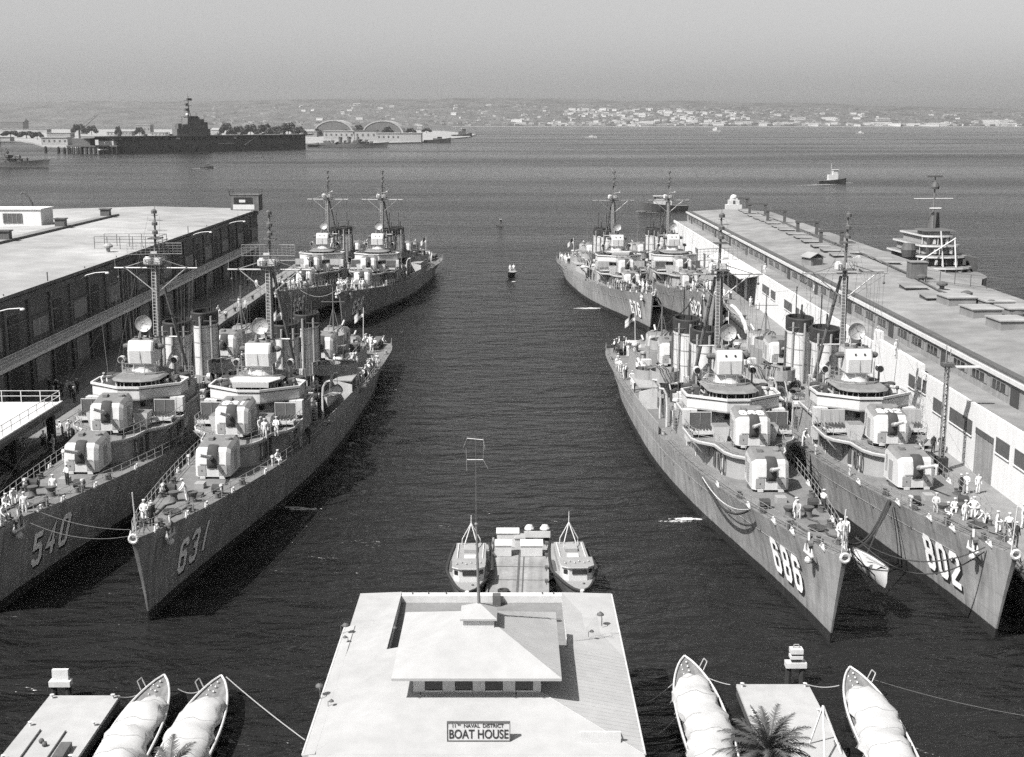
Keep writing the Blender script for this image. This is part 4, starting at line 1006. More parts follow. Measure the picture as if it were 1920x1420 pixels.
# upper band of glazing
y = RY0 + 1
k = 0
while y < RY1 - 5:
    b = MB(); 
    if k % 4 == 3: qb(b, RXB - .08, RXB - .004, y + .6, y + 2.6, 9.2, 10.9, 'sheddoor'); b.build('terrace_door', g); y += 3.2
    else:
        qb(b, RXB - .08, RXB - .004, y, y + 4.6, 9.95, 10.95, 'asphalt2'); qb(b, RXB - .13, RXB - .085, y + .7, y + 3.9, 10.05, 10.85, 'glass'); 
        for j in (1.75, 2.8): qb(b, RXB - .16, RXB - .135, y + j, y + j + .08, 10.05, 10.85, 'grey')
        b.build('band_window', g); y += 5.6
    k += 1
b = MB(); qb(b, RXB - .32, RXB - .12, RY0 - .4, RY1 + .4, 11.3, 11.72, 'white'); 
b.slab([q(RXB - .12, RY0 - .4, 11.7), q(58, RY0 - .4, 12.3), q(58, RY1 + .4, 12.3), q(RXB - .12, RY1 + .4, 11.7)][::-1], .3, 'asphalt2', 'white')
b.slab([q(58, RY0 - .4, 12.3), q(RXE + .6, RY0 - .4, 11.7), q(RXE + .6, RY1 + .4, 11.7), q(58, RY1 + .4, 12.3)][::-1], .3, 'asphalt2', 'white')
qb(b, RXB + .1, RXB + .9, RY0, RY1, 11.75, 11.98, 'dark'); b.build('roof', g)
qx = q(0, 0, 0)
# things on that roof
def roofz(x): return 12.3 - abs(x - 58) * (.6/11) 
SK = [(1792, 572, 3.4, 1), (1838, 594, 3.4, 1), (1890, 616, 3.4, 1), (1864, 577, 3.2, .9), (1905, 590, 3.2, .9)]
sk0 = None
for i, (px, py, wd, hh) in enumerate(SK):
    x, y = pw(px, py, 12.1)
    if sk0 is None:
        sk0 = t = empty('skylight_box'); b = MB(); b.box(-1.8, 1.8, -2.0, 2.0, -.35, .95, 'asphalt2'); b.build('skylight_curb', t); b = MB(); b.box(-1.95, 1.95, -2.15, 2.15, .95, 1.1, 'asphalt'); b.build('skylight_lid', t)
        t['category'] = 'skylight'; t['group'] = 'skylight boxes on the white shed roof'
    else: t = copy_tree(sk0)
    t.location = (x, y, roofz(x)); t.rotation_euler = (0, 0, R(4))
    t['label'] = ['raised skylight box with a pale lid on the right roof, farthest of the front row', 'raised skylight box with a pale lid on the right roof, middle of the front row', 'raised skylight box with a pale lid on the right roof, nearest of the front row', 'raised skylight box behind the front row of three on the right roof', 'raised skylight box cut by the right edge, behind the front row'][i]
h0 = None
HT = [(1397,397),(1405,401),(1415,407),(1426,412),(1437,416),(1449,421),(1462,428),(1474,434),(1490,442),(1505,449),(1520,457),(1538,466),(1557,474),(1575,483),(1633,512),(1600,476),(1650,486),(1666,493),(1712,543),(1752,562)]
for i, (px, py) in enumerate(HT):
    x, y = pw(px, py, 12.1)
    if h0 is None:
        h0 = t = empty('roof_hatch'); b = MB(); b.box(-1.5, 1.5, -1.7, 1.7, -.3, .35, 'dark'); b.build('hatch_curb', t); b = MB(); b.slab([(-1.7, -1.9, .36), (1.7, -1.9, .36), (1.7, 1.9, .62), (-1.7, 1.9, .62)], .08, 'asphalt2'); b.build('hatch_lid', t)
        t['category'] = 'roof hatch'; t['group'] = 'low hatches in a row along the white shed roof'; t['label'] = 'low grey roof hatch in the long row on the right pier shed'
    else: t = copy_tree(h0)
    t.location = (x, y, roofz(x))
fr = None
for i, (px, py) in enumerate(((1387, 392), (1420, 404), (1455, 418), (1513, 442), (1558, 462))):
    x, y = pw(px, py, 12.0)
    if fr is None:
        fr = t = empty('roof_gantry'); b = MB()
        for xx in (-2, 2): b.box(xx-.3, xx+.3, -.3, .3, -.3, 2.6, 'dark')
        b.build('gantry_legs', t); b = MB(); b.box(-2.5, 2.5, -.4, .4, 2.6, 3.1, 'dark'); b.build('gantry_beam', t)
        t['category'] = 'gantry'; t['group'] = 'dark gantry frames along the right roof ridge'
    else: t = copy_tree(fr)
    t.location = (x, y, roofz(x)); t['label'] = 'dark open gantry frame on the right roof, ' + ['farthest, beside the white bell tower', 'second from the white bell tower', 'third from the white bell tower', 'fourth from the white bell tower', 'nearest of the five'][i]
x, y = pw(1375, 391, 12.2)
t = empty('bell_tower', (x, y, 11.9), 0, 'small white stepped bell tower at the far end of the right shed', 'tower')
t.scale = (.6, .6, .62)
b = MB(); b.box(-3.6, 3.6, -1.8, 1.8, -.3, 2.2, 'white'); b.box(-2.4, 2.4, -1.6, 1.6, 2.2, 4.2, 'white'); b.box(-1.6, 1.6, -1.3, 1.3, 4.2, 5.0, 'white'); b.lathe([(1.6, 5.0), (1.5, 5.8), (.9, 6.4), (.01, 6.6)], (0, 0, 0), 'white', 12); b.build('tower_wall', t)
b = MB(); b.box(-.5, .5, -1.68, -1.61, 2.5, 4.0, 'dark'); b.build('arch_opening', t)
x, y = pw(1523, 493, 12.2)
t = empty('roof_cabin', (x, y, roofz(x)), R(20), 'small light-roofed ventilator cabin alone on the right roof', 'cabin')
b = MB(); b.box(-1.2, 1.2, -1.4, 1.4, -.3, 1.3, 'asphalt2'); b.box(-.8, .9, -1.46, -1.4, 0, 1.0, 'dark'); b.build('cabin_wall', t)
b = MB(); b.slab([(-1.5, -1.6, 1.35), (0, -1.6, 2.1), (0, 1.6, 2.1), (-1.5, 1.6, 1.35)][::-1], .1, 'asphalt'); b.slab([(0, -1.6, 2.1), (1.5, -1.6, 1.35), (1.5, 1.6, 1.35), (0, 1.6, 2.1)][::-1], .1, 'asphalt'); b.build('cabin_roof', t)
x, y = pw(1718, 524, 12.0)
t = empty('stair_house', (x, y, roofz(x)), 0, 'dark square stair house near the right edge of the right roof', 'stair house')
t.scale = (.8, .8, .76)
b = MB(); b.box(-1.5, 1.5, -1.5, 1.5, -.3, 3.3, 'shedwall'); b.build('stair_house_wall', t); b = MB(); b.box(-1.65, 1.65, -1.65, 1.65, 3.3, 3.48, 'asphalt2'); b.build('stair_house_roof', t)
t = empty('ridge_railing', (0, 0, 0), 0, 'thin dark railing running along the right roof ridge', 'railing')
p = [pw(a, c, 12.3) for a, c in ((1735, 526), (1790, 531), (1850, 539), (1902, 546))]
b = MB(); rail(b, [(x, y, 12.1) for x, y in p], 1.7, 3.0, 'dark', .06, (1.0, .1)); b.build('rails', t)
t = empty('ridge_pipe', (0, 0, 0), 0, 'dark pipe lying along the right roof among the hatches', 'pipe')
p = [pw(a, c, 12.4) for a, c in ((1400, 392), (1480, 422), (1570, 458), (1640, 485), (1700, 512), (1760, 545), (1830, 572), (1905, 601))]
b = MB(); b.path([(x, y, 12.42) for x, y in p], .16, 'dark', 5); b.build('pipe_run', t)
vn = None
for i, (px, py) in enumerate(((1728, 527), (1766, 541), (1812, 559), (1858, 577), (1908, 600))):
    x, y = pw(px, py, 12.3)
    if vn is None:
        vn = t = empty('roof_cowl'); b = MB(); b.lathe([(.35, -.3), (.35, .5), (.8, .65), (.8, .9), (.3, 1.15), (.01, 1.2)], (0, 0, 0), 'dark', 10); b.build('cowl', t)
        t['category'] = 'ventilator'; t['group'] = 'dark cowls along the right roof pipe'; t['label'] = 'dark round ventilator cowl beside the pipe on the right roof'
    else: t = copy_tree(vn)
    t.location = (x, y, roofz(x))
# lattice lamp tower on the right apron
x, y = pw(1786, 884, 3)
t = empty('lattice_tower', (40.6, y, PZ), 0, 'slender lattice lamp tower standing on the right pier apron', 'tower')
b = MB(); a = .2; H_ = 10.2
for sx in (-a, a):
    for sy in (-a, a): b.tube((sx, sy, 0), (sx*.8, sy*.8, H_), .06, 'metal', 4)
for k in range(20):
    z0, z1 = k*H_/20, (k+1)*H_/20; s = 1 if k % 2 else -1
    for sy in (-a, a): b.tube((-a*s*.9, sy*.9, z0), (a*s*.9, sy*.9, z1), .04, 'dark', 4)
    for sx in (-a, a): b.tube((sx*.9, -a*s*.9, z0), (sx*.9, a*s*.9, z1), .04, 'dark', 4)
b.build('lattice_shaft', t)
b = MB(); b.box(-.5, .5, -.5, .5, H_, H_ + .25, 'dark'); b.tube((-.2, 0, H_), (-.2, 0, H_+2), .05, 'metal', 4); b.tube((.2, 0, H_), (.2, 0, H_+1.6), .05, 'metal', 4); b.build('tower_head', t)
b = MB(); b.box(.3, 3.0, -.25, .25, H_ - .2, H_ - .05, 'white'); b.build('gangway_arm', t)
b = MB(); b.box(-.5, .5, -.5, .5, 0, 1.4, 'pierwood'); b.build('tower_base', t)
# hose / dark coils, boxes on the right apron
bol2 = None
for i in range(12):
    if bol2 is None: bol2 = copy_tree(bol); bol2['group'] = 'bollards along the right pier edge'; bol2['label'] = 'dark iron bollard on the edge of the right pier'; t = bol2
    else: t = copy_tree(bol2)
    t.location = (38.9, 98 + i*19, PZ)
x, y = pw(1766, 838, 3)
t = empty('stores_cart', (41.2, y, PZ), R(10), 'white stores cart on the right apron beside two men in dark suits', 'cart')
b = MB(); b.box(-.8, .8, -1.2, 1.2, .4, 1.1, 'white'); b.build('cart_body', t)
for sx in (-.7, .7):
    for sy in (-.8, .8): b = MB(); b.tube((sx-.08, sy, .28), (sx+.08, sy, .28), .28, 'rubber', 10); b.build('wheel', t)
b = MB(); b.path([pw(a, c, 3.2) + (3.2,) for a, c in ((1372, 574), (1378, 578), (1388, 590), (1396, 606), (1400, 622))], .35, 'white', 7); tag(b.build('shore_hose'), 'thick white shore hose curving along the right pier edge', 'hose')
# ------------------------------------------------------------------ quay under the camera (out of frame) and the boat house
b = MB(); b.box(-160, 160, -250, 62, -1.5, 2.2, 'concrete'); tag(b.build('quay'), None, None, None, 'structure')
BX0, BX1, EZ = -9.5, 6.2, 6.5
g = empty('boat_house', (-1.75, 60, 0), 0, 'white boat house with hipped two-tier roof at the bottom centre', 'building')
OX, OY = -1.75, 60
def h(x, y, z): return (x - OX, y - OY, z)
def hbx(b, x0, x1, y0, y1, z0, z1, *a): b.box(x0 - OX, x1 - OX, y0 - OY, y1 - OY, z0, z1, *a)
CXa, CXb = -4.95, 1.45      # clerestory wall
KX = .19
b = MB(); hbx(b, BX0 + .7, BX1 - .7, 55.9, 75.4, .6, EZ - .95, 'white')
hbx(b, BX0 + .7, -7.1, 56.2, 75.3, EZ - .949, EZ - .16, 'white'); hbx(b, 3.3, BX1 - .7, 56.2, 75.3, EZ - .949, EZ - .16, 'white'); hbx(b, -7.099, 3.299, 56.3, 59.6, EZ - .949, EZ - .16, 'white')
for k in range(9):
    for xx in (BX0 + .9, -6, -2, 2, BX1 - .9): hbx(b, xx - .2, xx + .2, 53.3 + k*3, 53.7 + k*3, -1.5, .6, 'pile')
b.build('boat_house_wall', g)
zr = EZ + (BX1 - CXb) * KX; zl = EZ + (CXa - BX0) * KX
YF = 59.9 - (zr - EZ) / KX
b = MB()
b.slab([h(BX0, YF, EZ), h(BX1, YF, EZ), h(CXb, 59.9, zr), h(CXa, 59.9, zr)], .18, 'roofwhite')
b.slab([h(BX1, YF, EZ), h(BX1, 66.2, EZ), h(CXb, 66.2, zr), h(CXb, 59.9, zr)], .18, 'roofwhite')
b.slab([h(BX1, 66.2, EZ), h(BX1, 76, EZ), h(3.1, 76, EZ + .08), h(3.1, 66.2, EZ + (BX1-3.1)*KX)], .18, 'roofwhite')
b.slab([h(BX0, YF, EZ), h(CXa, 59.9, zl), h(CXa, 66.2, zl), h(BX0, 66.2, EZ)], .18, 'roofwhite')
b.slab([h(BX0, 66.2, EZ), h(-6.9, 66.2, EZ + (-6.9-BX0)*KX), h(-6.9, 76, EZ + .1), h(BX0, 76, EZ)], .18, 'roofwhite')
b.slab([h(BX0 - .3, YF, EZ - .04), h(BX0 + .3, YF, EZ + .06), h(BX0 + .3, 70.7, EZ + .06), h(BX0 - .3, 70.7, EZ - .04)], .15, 'roofwhite')
b.slab([h(BX0, 53.4, EZ - .3), h(BX1, 53.4, EZ - .3), h(BX1, YF - .004, EZ - .004), h(BX0, YF - .004, EZ - .004)], .18, 'roofwhite')
# fine corrugation ribs on the slopes
y = YF + .4
while y < 66.1:
    x1 = BX1 - .03; f = max(0, (59.9 - y)); x0 = CXb + .02 + f
    b.tube(h(x0, y, EZ + (BX1-x0)*KX + .006), h(x1, y, EZ + .012), .018, 'roofwhite', 4); y += .42
b.build('lower_roof', g)
b = MB()
hbx(b, -6.9, 3.1, 66.2, 76, 5.6, 6.1, 'white', 'roofgrey'); hbx(b, -6.9 - .12, -6.9 - .002, 66.2, 76, 5.6, EZ + .06, 'white'); hbx(b, 3.1 + .002, 3.1 + .12, 66.2, 76, 5.6, EZ + .04, 'white')
hbx(b, -6.9, 3.1, 75.4, 76.0, 6.11, 6.56, 'white')
hbx(b, -5.9, -4.2, 67.8, 68.1, 6.11, 6.4, 'white'); hbx(b, -.2, 1.4, 67.8, 68.1, 6.11, 6.4, 'white')
for x in (-6.2, -5.2, -4.1, 1.9, 2.6): b.tube(h(x, 75.7, 6.56), h(x, 75.7, 6.7), .05, 'dark', 5)
b.build('roof_deck', g)
b = MB(); b.path([h(.9, 69, 6.12), h(1.3, 69.2, 6.6), h(1.6, 69, 6.12), h(2.0, 69.2, 6.6), h(2.1, 69, 6.12)], .04, 'dark', 4); hbx(b, -1.2, -.7, 74.8, 75.3, 6.11, 6.8, 'dark'); b.tube(h(2.0, 72.5, 6.2), h(2.9, 72.4, 6.2), .1, 'dark', 6); b.build('deck_pipework', g)
# clerestory with four louvred openings
WZ = zr - .05
b = MB(); hbx(b, CXa, CXb, 59.9, 66.2, 5.5, 8.75, 'grey'); 
for k in range(5):
    x = CXa + .02 + k*1.512 - .06; hbx(b, max(CXa, x), min(CXb, x + .62), 59.82, 59.898, WZ, 8.6, 'white')
hbx(b, CXa, CXb, 59.8, 59.895, WZ - .2, WZ + .12, 'grey'); b.build('clerestory_wall', g)
for k in range(4):
    x = CXa + .60 + k*1.512
    b = MB(); hbx(b, x, x + .86, 59.84, 59.896, WZ + .16, 8.2, 'glass'); hbx(b, x, x + .86, 59.78, 59.835, WZ + .13, WZ + .2, 'white'); b.build('clerestory_window', g)
b = MB(); ex0, ex1, ey0, ey1, ez = -5.95, 2.45, 58.9, 67.6, 8.6; AX, AY, AZ_ = -1.75, 63.4, 10.35
for pts in ([(ex0, ey0), (ex1, ey0)], [(ex1, ey0), (ex1, ey1)], [(ex1, ey1), (ex0, ey1)], [(ex0, ey1), (ex0, ey0)]):
    b.add([h(*pts[0], ez), h(*pts[1], ez), h(AX, AY, AZ_)], [(0, 1, 2)], 'roofwhite')
b.add([h(ex0, ey0, ez - .14), h(ex1, ey0, ez - .14), h(ex1, ey1, ez - .14), h(ex0, ey1, ez - .14), h(ex0, ey0, ez), h(ex1, ey0, ez), h(ex1, ey1, ez), h(ex0, ey1, ez)], [(0, 3, 2, 1), (0, 1, 5, 4), (1, 2, 6, 5), (2, 3, 7, 6), (3, 0, 4, 7)], 'roofwhite')
y = ey0 + .35
while y < ey1 - .2:
    f = 1 - abs(y - AY) / ((AY - ey0) if y < AY else (ey1 - AY)); xx = ex1 - (ex1 - AX) * f
    if f < .95: b.tube(h(xx + .02, y, ez + (AZ_-ez)*f - .002), h(ex1 - .02, y, ez + .002), .016, 'roofwhite', 4)
    y += .36
b.build('upper_roof', g)
c = empty('cupola', h(-1.72, 63.0, 9.12), parent=g)
b = MB(); b.box(-.8, .8, -.8, .8, 0, 1.3, 'white'); b.build('cupola_wall', c)
b = MB(); e = .95
vs = [(-e, -e, 1.3), (e, -e, 1.3), (e, e, 1.3), (-e, e, 1.3), (0, 0, 1.85), (-e, -e, 1.2), (e, -e, 1.2), (e, e, 1.2), (-e, e, 1.2)]
b.add(vs, [(0, 1, 4), (1, 2, 4), (2, 3, 4), (3, 0, 4), (5, 8, 7, 6), (5, 6, 1, 0), (6, 7, 2, 1), (7, 8, 3, 2), (8, 5, 0, 3)], 'roofwhite'); b.build('cupola_roof', c)
b = MB()
for x, y in ((1.6, 59.5), (-4.6, 59.5), (.2, 59.5)): b.lathe([(.04, .5), (.16, .42), (.18, .3), (.01, .28)], h(x, y, WZ - .5), 'dark', 8); b.tube(h(x, y, WZ - .3), h(x, 59.8, WZ + .1), .03, 'dark', 5)
pieces(b, 'eave_lamp', g)
b = MB()
b.tube(h(BX1, YF, EZ + .01), h(CXb, 59.9, zr + .01), .035, 'roofwhite', 5); b.tube(h(BX0, YF, EZ - .015), h(CXa, 59.9, zl - .015), .03, 'roofwhite', 5)
b.path([h(BX0 - .3, YF + .1, EZ - .06), h(BX0 - .3, 70.6, EZ - .06)], .06, 'light', 6); b.path([h(BX1 + .03, YF + .1, EZ - .04), h(BX1 + .03, 75.9, EZ - .04)], .06, 'light', 6)
b.build('gutters_and_seams', g)
# flagpole
t = empty('flagpole', (-1.72, 63.0, 10.9), 0, 'bare dark flagpole rising from the boat house cupola', 'flagpole')
X0, Z1 = ph(893, 63.0, 985)
b = MB(); b.tube((0, 0, 0), (X0 + 1.72, 0, Z1 - 10.9), .085, 'mast', 8, .05); b.build('pole', t); b = MB(); b.ball((X0 + 1.72, 0, Z1 - 10.85), .1, 'mast', 6); b.build('finial', t)
zt = ph(893, 63.0, 822)[1] - 10.9; za = ph(893, 63.0, 862)[1] - 10.9; zs = Z1 - 10.8; xo = X0 + 1.72; u = .0247
b = MB(); b.tube((xo, 0, zs), (xo, 0, zt), .028, 'dark', 5, .02); b.build('topmast', t)
b = MB(); b.tube((xo - 18*u, 0, zt), (xo + 15*u, 0, zt - .08), .022, 'light', 5); b.tube((xo - 18*u, 0, za), (xo + 15*u, 0, za), .022, 'light', 5)
b.path([(xo - 18*u, 0, zt), (xo - 26*u, 0, zt - .5)], .01, 'metal', 4); b.path([(xo + 15*u, 0, zt), (xo + 19*u, 0, zt - .6)], .01, 'metal', 4); b.path([(xo - 20*u, 0, zt - .5), (xo - 19*u, 0, za - .6)], .01, 'metal', 4); b.path([(xo + 15*u, 0, za), (xo + 25*u, 0, za - .5)], .012, 'metal', 4); b.path([(xo + 16*u, 0, zt - .1), (xo + 15*u, 0, za)], .009, 'metal', 4); b.build('crossarms', t)
# wire cage seen high on the pole's line: thin aerial
# sign
sx0, sx1 = -2.96, -.06
sy = 56.1; sz = EZ + (sy - YF)*KX
t = empty('boat_house_sign', (-1.58, sy, sz), 0, 'white framed sign reading BOAT HOUSE standing on the lower roof', 'sign')
b = MB(); b.box(-1.46, 1.46, 0, .12, .06, .94, 'white'); b.build('sign_board', t)
b = MB(); b.band([(-1.5, .03), (1.5, .03), (1.5, .14), (-1.5, .14)], .0, .05, .05, 'dark'); b.box(-1.5, 1.5, -.03, .13, .945, .985, 'dark'); b.box(-1.5, 1.5, -.03, .13, .015, .055, 'dark'); b.box(-1.5, -1.465, -.03, .13, .056, .944, 'dark'); b.box(1.465, 1.5, -.03, .13, .056, .944, 'dark'); b.build('sign_frame', t)
def text(name, s, size, loc, parent, sxx=1.0, m='black', bold=.012):
    cu = bpy.data.curves.new(name, 'FONT'); cu.body = s; cu.size = size; cu.align_x = 'CENTER'; cu.align_y = 'CENTER'; cu.extrude = .008; cu.offset = size*bold
    cu.materials.append(M[m]); o = bpy.data.objects.new(name, cu); COL.objects.link(o); dg = bpy.context.evaluated_depsgraph_get(); me = bpy.data.meshes.new_from_object(o.evaluated_get(dg)); bpy.data.objects.remove(o); o = bpy.data.objects.new(name, me); COL.objects.link(o); o.parent = parent; o.location = loc; o.rotation_euler = (math.pi/2, 0, 0); o.scale = (sxx, 1, 1); return o
text('sign_lettering', 'BOAT HOUSE', .64, (0, -.012, .36), t, .72, 'black', .014)
text('sign_lettering', '11', .25, (-1.16, -.012, .80), t, .92)
text('sign_lettering', 'TH', .13, (-.93, -.012, .85), t, .92)
text('sign_lettering', 'NAVAL  DISTRICT', .25, (.24, -.012, .80), t, .95)
# blank sign on the right
bx, by = pw(1108, 1391, 5.7)
t = empty('blank_sign', (4.2, 56.0, EZ + .1), 0, 'white unlettered sign board on the right part of the lower roof', 'sign')
b = MB(); b.box(-.95, .95, 0, .1, .05, .62, 'white'); b.build('sign_board', t); b = MB(); b.tube((.9, .1, .4), (.95, .9, .2), .03, 'white', 4); b.tube((-.9, .1, .4), (-.95, .9, .2), .03, 'white', 4); b.build('sign_strut', t)
# roof flood lamps on stalks
fl = None
FL = [((640, 1206), 'dark floodlamp on the left eave of the boat house, the farther one'), ((601, 1330), 'dark floodlamp on the left eave of the boat house, the nearer one'), ((653, 1223), 'small dark lamp just inside the farther left eave lamp'), ((616, 1347), 'small dark lamp just inside the nearer left eave lamp'), ((1128, 1196), 'dark forked lamp on the right slope of the boat house'), ((746, 1222), 'small dark lamp at the left corner of the upper roof'), ((1103, 1223), 'tiny dark lamp on the right slope with a long shadow'), ((887, 1418), 'small dark lamp at the bottom centre of the lower roof')]
for i, ((px, py), lab) in enumerate(FL):
    X, Y = pw(px, py, 5.9)
    z = EZ + max(0, min(BX1 - X, X - BX0, Y - YF)) * KX
    if fl is None:
        fl = t = empty('roof_lamp'); b = MB(); b.tube((0, 0, -.05), (0, 0, .45), .03, 'dark', 5); b.tube((0, 0, .45), (.28, -.1, .6), .03, 'dark', 5); b.build('lamp_stalk', t)
        b = MB(); b.lathe([(.05, .2), (.2, .08), (.22, 0), (.01, -.02)], (.3, -.1, .5), 'dark', 9); b.build('lamp_shade', t); t['category'] = 'lamp'; t['group'] = 'lamps on the boat house roof'
    else: t = copy_tree(fl)
    sc_ = 1.0 if i in (0, 1, 4) else .6
    t.location = (X, Y, z); t.scale = (sc_,)*3; t.rotation_euler = (0, 0, i*2.1); t['label'] = lab
# ------------------------------------------------------------------ barge, its crates, and two launches behind the boat house
t = empty('barge', (.55, 96.8, 0), R(-1.5), 'flat planked barge moored behind the boat house between two launches', 'barge')
b = MB(); b.box(-2.35, 2.35, -8.5, 6.8, -.6, .78, 'pierwood', 'timber'); b.build('barge_hull', t)
b = MB()
for y in (-6, -3, 0, 3, 5.5): b.box(-2.3, 2.3, y, y + .1, .784, .80, 'dark')
b.box(-.1, .06, -8, 6, .784, .81, 'dark'); b.box(.3, .4, -8, 6, .784, .81, 'dark')
for sd in (-1, 1):
    b.box(sd*2.3-.08, sd*2.3+.08, -8.5, 6.8, .79, .95, 'timber')
    for y in (-7.5, -4, -1, 2, 5): b.box(sd*2.2-.14, sd*2.2+.14, y, y+.4, .96, 1.15, 'dark')
for x in (-.4, 1.2): b.tube((x, -8.1, .78), (x, -8.1, 1.7), .04, 'dark', 4)
b.build('deck_fittings', t)
b = MB(); b.lathe([(.42, 0), (.45, .2), (.28, .24), (.2, .1), (.01, .1)], (-1.2, -5.6, .785), 'rubber', 12); tag(b.build('tyre', None, True, (.55, 96.8, 0)), 'round dark tyre lying on the left side of the barge deck', 'tyre')
CR = [((-1.25, 3.0), (1.3, 1.0, .95), 'pale box with white lid on the barge, nearest on the left'), ((1.05, 3.0), (1.75, 1.1, .95), 'wider pale box with white lid on the barge, nearest on the right'), ((-.9, 5.2), (1.8, .9, 1.25), 'long pale box with white lid on the barge, behind the left box'), ((.1, 4.5), (.8, .8, 1.0), 'small grey box on the barge between the larger boxes')]
for i, ((x, y), (wx, wy, wz), lab) in enumerate(CR):
    t = empty('storage_box', (.55 + x, 96.8 + y, .785), 0, lab, 'box', 'storage boxes on the barge')
    b = MB(); b.box(-wx/2, wx/2, -wy/2, wy/2, .02, wz, 'light'); b.build('box_body', t)
    b = MB(); b.slab([(-wx/2-.06, -wy/2-.06, wz+.02), (wx/2+.06, -wy/2-.06, wz+.02), (wx/2+.06, wy/2+.06, wz+.16), (-wx/2-.06, wy/2+.06, wz+.16)], .08, 'white' if i != 3 else 'grey'); b.build('box_lid', t)
t = empty('mooring_piles', (2.1, 102.2, -.1), 0, 'dark double pile with white caps at the far end of the barge', 'mooring piles')
for x in (-.65, .65):
    b = MB(); b.tube((x, .5, -2.0), (x, .5, 2.1), .34, 'pile', 8); b.build('pile', t)
    b = MB(); b.lathe([(.42, 2.1), (.42, 2.2), (.25, 2.45), (.01, 2.5)], (x, .5, 0), 'white', 10); b.build('pile_cap', t)
b = MB(); b.box(-1.1, 1.1, .05, .13, 1.5, 2.05, 'light'); b.build('cross_board', t)

def launch(x, y, rz, lab, mz):
    t = empty('launch', (x, y, 0), rz, lab, 'launch', 'launches moored beside the barge')
    L_, B_ = 12.2, 3.5; n = 18; rows = (0, .5, 1)
    def pt(sd, i, k):
        s = i/n; wd = B_/2*(min(1, (s/.42))**.55 if s < .42 else 1 - .22*((s-.42)/.58)**2) ; f = (.55, .88, 1)[k]
        return (sd*max(.03, wd*f*(1 if s > 0 else .02)), -5.4 + s*L_ - (.5*k/2 if s < .3 else 0)*(1-s/.3 if s < .3 else 0), (-.4, .45, 1.05 + .55*(1-s)**2)[k])
    b = MB()
    for sd in (-1, 1):
        for i in range(n):
            for k in range(2): b.add([pt(sd, i, k), pt(sd, i+1, k), pt(sd, i+1, k+1), pt(sd, i, k+1)], [(0, 1, 2, 3)], 'dark')
    for k in range(2): b.add([pt(-1, n, k), pt(1, n, k), pt(1, n, k+1), pt(-1, n, k+1)], [(0, 1, 2, 3)], 'dark')
    b.build('boat_hull', t, True)
    b = MB()
    for i in range(n):
        p0, p1, q0, q1 = pt(-1, i, 2), pt(-1, i+1, 2), pt(1, i, 2), pt(1, i+1, 2)
        b.add([(p0[0]*.96, p0[1], p0[2]-.06), (q0[0]*.96, q0[1], q0[2]-.06), (q1[0]*.96, q1[1], q1[2]-.06), (p1[0]*.96, p1[1], p1[2]-.06)], [(0, 1, 2, 3)], 'boatgrey')
    b.build('boat_deck', t)
    b = MB()
    for sd in (-1, 1): b.path([(pt(sd, i, 2)[0]*1.02, pt(sd, i, 2)[1], pt(sd, i, 2)[2]) for i in range(n+1)], .11, 'rubber', 6)
    b.tube((0, -5.95, .2), (0, -6.05, 1.75), .16, 'light', 6); b.build('fender_rail', t)
    b = MB(); b.prism([(-1.15, -2.6), (-.7, -2.95), (.7, -2.95), (1.15, -2.6), (1.2, -.9), (-1.2, -.9)], 1.2, 2.35, 'white', 'boatgrey'); b.prism([(-1.25, -2.7), (-.75, -3.08), (.75, -3.08), (1.25, -2.7), (1.3, -.8), (-1.3, -.8)], 2.35, 2.45, 'white', 'boatgrey'); b.build('wheelhouse', t)
    b = MB(); b.box(-.45, .7, -2.99, -2.96, 1.85, 2.2, 'glass'); b.add([(-1.08, -2.69, 1.85), (-.8, -2.9, 1.85), (-.8, -2.9, 2.18), (-1.08, -2.69, 2.18)], [(0, 1, 2, 3)], 'glass'); b.add([(1.12, -2.66, 1.9), (.82, -2.9, 1.9), (.82, -2.9, 2.2), (1.12, -2.66, 2.2)], [(0, 1, 2, 3)], 'glass'); 
    for v in range(len(b.v)): b.v[v] = (b.v[v][0], b.v[v][1] - .02, b.v[v][2])
    b.build('wheelhouse_window', t)
    b = MB(); b.box(-1.2, 1.2, -.75, 4.6, 1.05, 1.75, 'boatgrey'); b.prism([(-1.25, -.74), (1.25, -.74), (1.2, 4.7), (-1.2, 4.7)], 1.75, 1.83, 'light', 'boatgrey'); b.box(-.5, .5, 2.2, 3.5, 1.84, 2.1, 'grey'); b.box(-.45, .45, .2, 1.4, 1.84, 1.98, 'light')
    for sd in (-1, 1): b.tube((sd*1.0, -.6, 1.88), (sd*1.0, 4.4, 1.88), .05, 'light', 5); b.box(sd*1.5-.12, sd*1.5+.12, -.4, 2.2, 1.02, 1.2, 'dark')
    b.build('cabin_top', t)
    b = MB()
    for k in range(6): b.ball((-.9 + .36*k, -2.2 + .3*(k % 2), 2.5), .09, 'metal', 5)
    b.tube((-.5, -3.9, 1.2), (.5, -3.9, 1.2), .09, 'dark', 6); b.tube((.35, -3.9, 1.15), (.35, -3.9, 1.5), .09, 'dark', 6); b.build('boat_gear', t)
    b = MB(); zt = mz
    for sd in (-1, 1): b.path([(sd*.75, 4.3, 1.8), (sd*.72, 4.3, 2.3), (0, 4.4, 3.6)], .045, 'light', 5); b.path([(sd*.5, 3.4, 1.8), (sd*.48, 3.4, 2.2), (0, 4.4, 3.6)], .04, 'light', 5)
    b.tube((0, 4.4, 3.5), (0, 4.4, zt), .05, 'light', 5, .03); b.build('tripod_mast', t)
launch(-3.3, 94.9, R(0), 'dark-hulled launch with white wheelhouse, left of the barge behind the flagpole', 4.3)
launch(4.85, 95.2, R(3), 'dark-hulled launch with white wheelhouse and thick bow fender, right of the barge', 4.5)
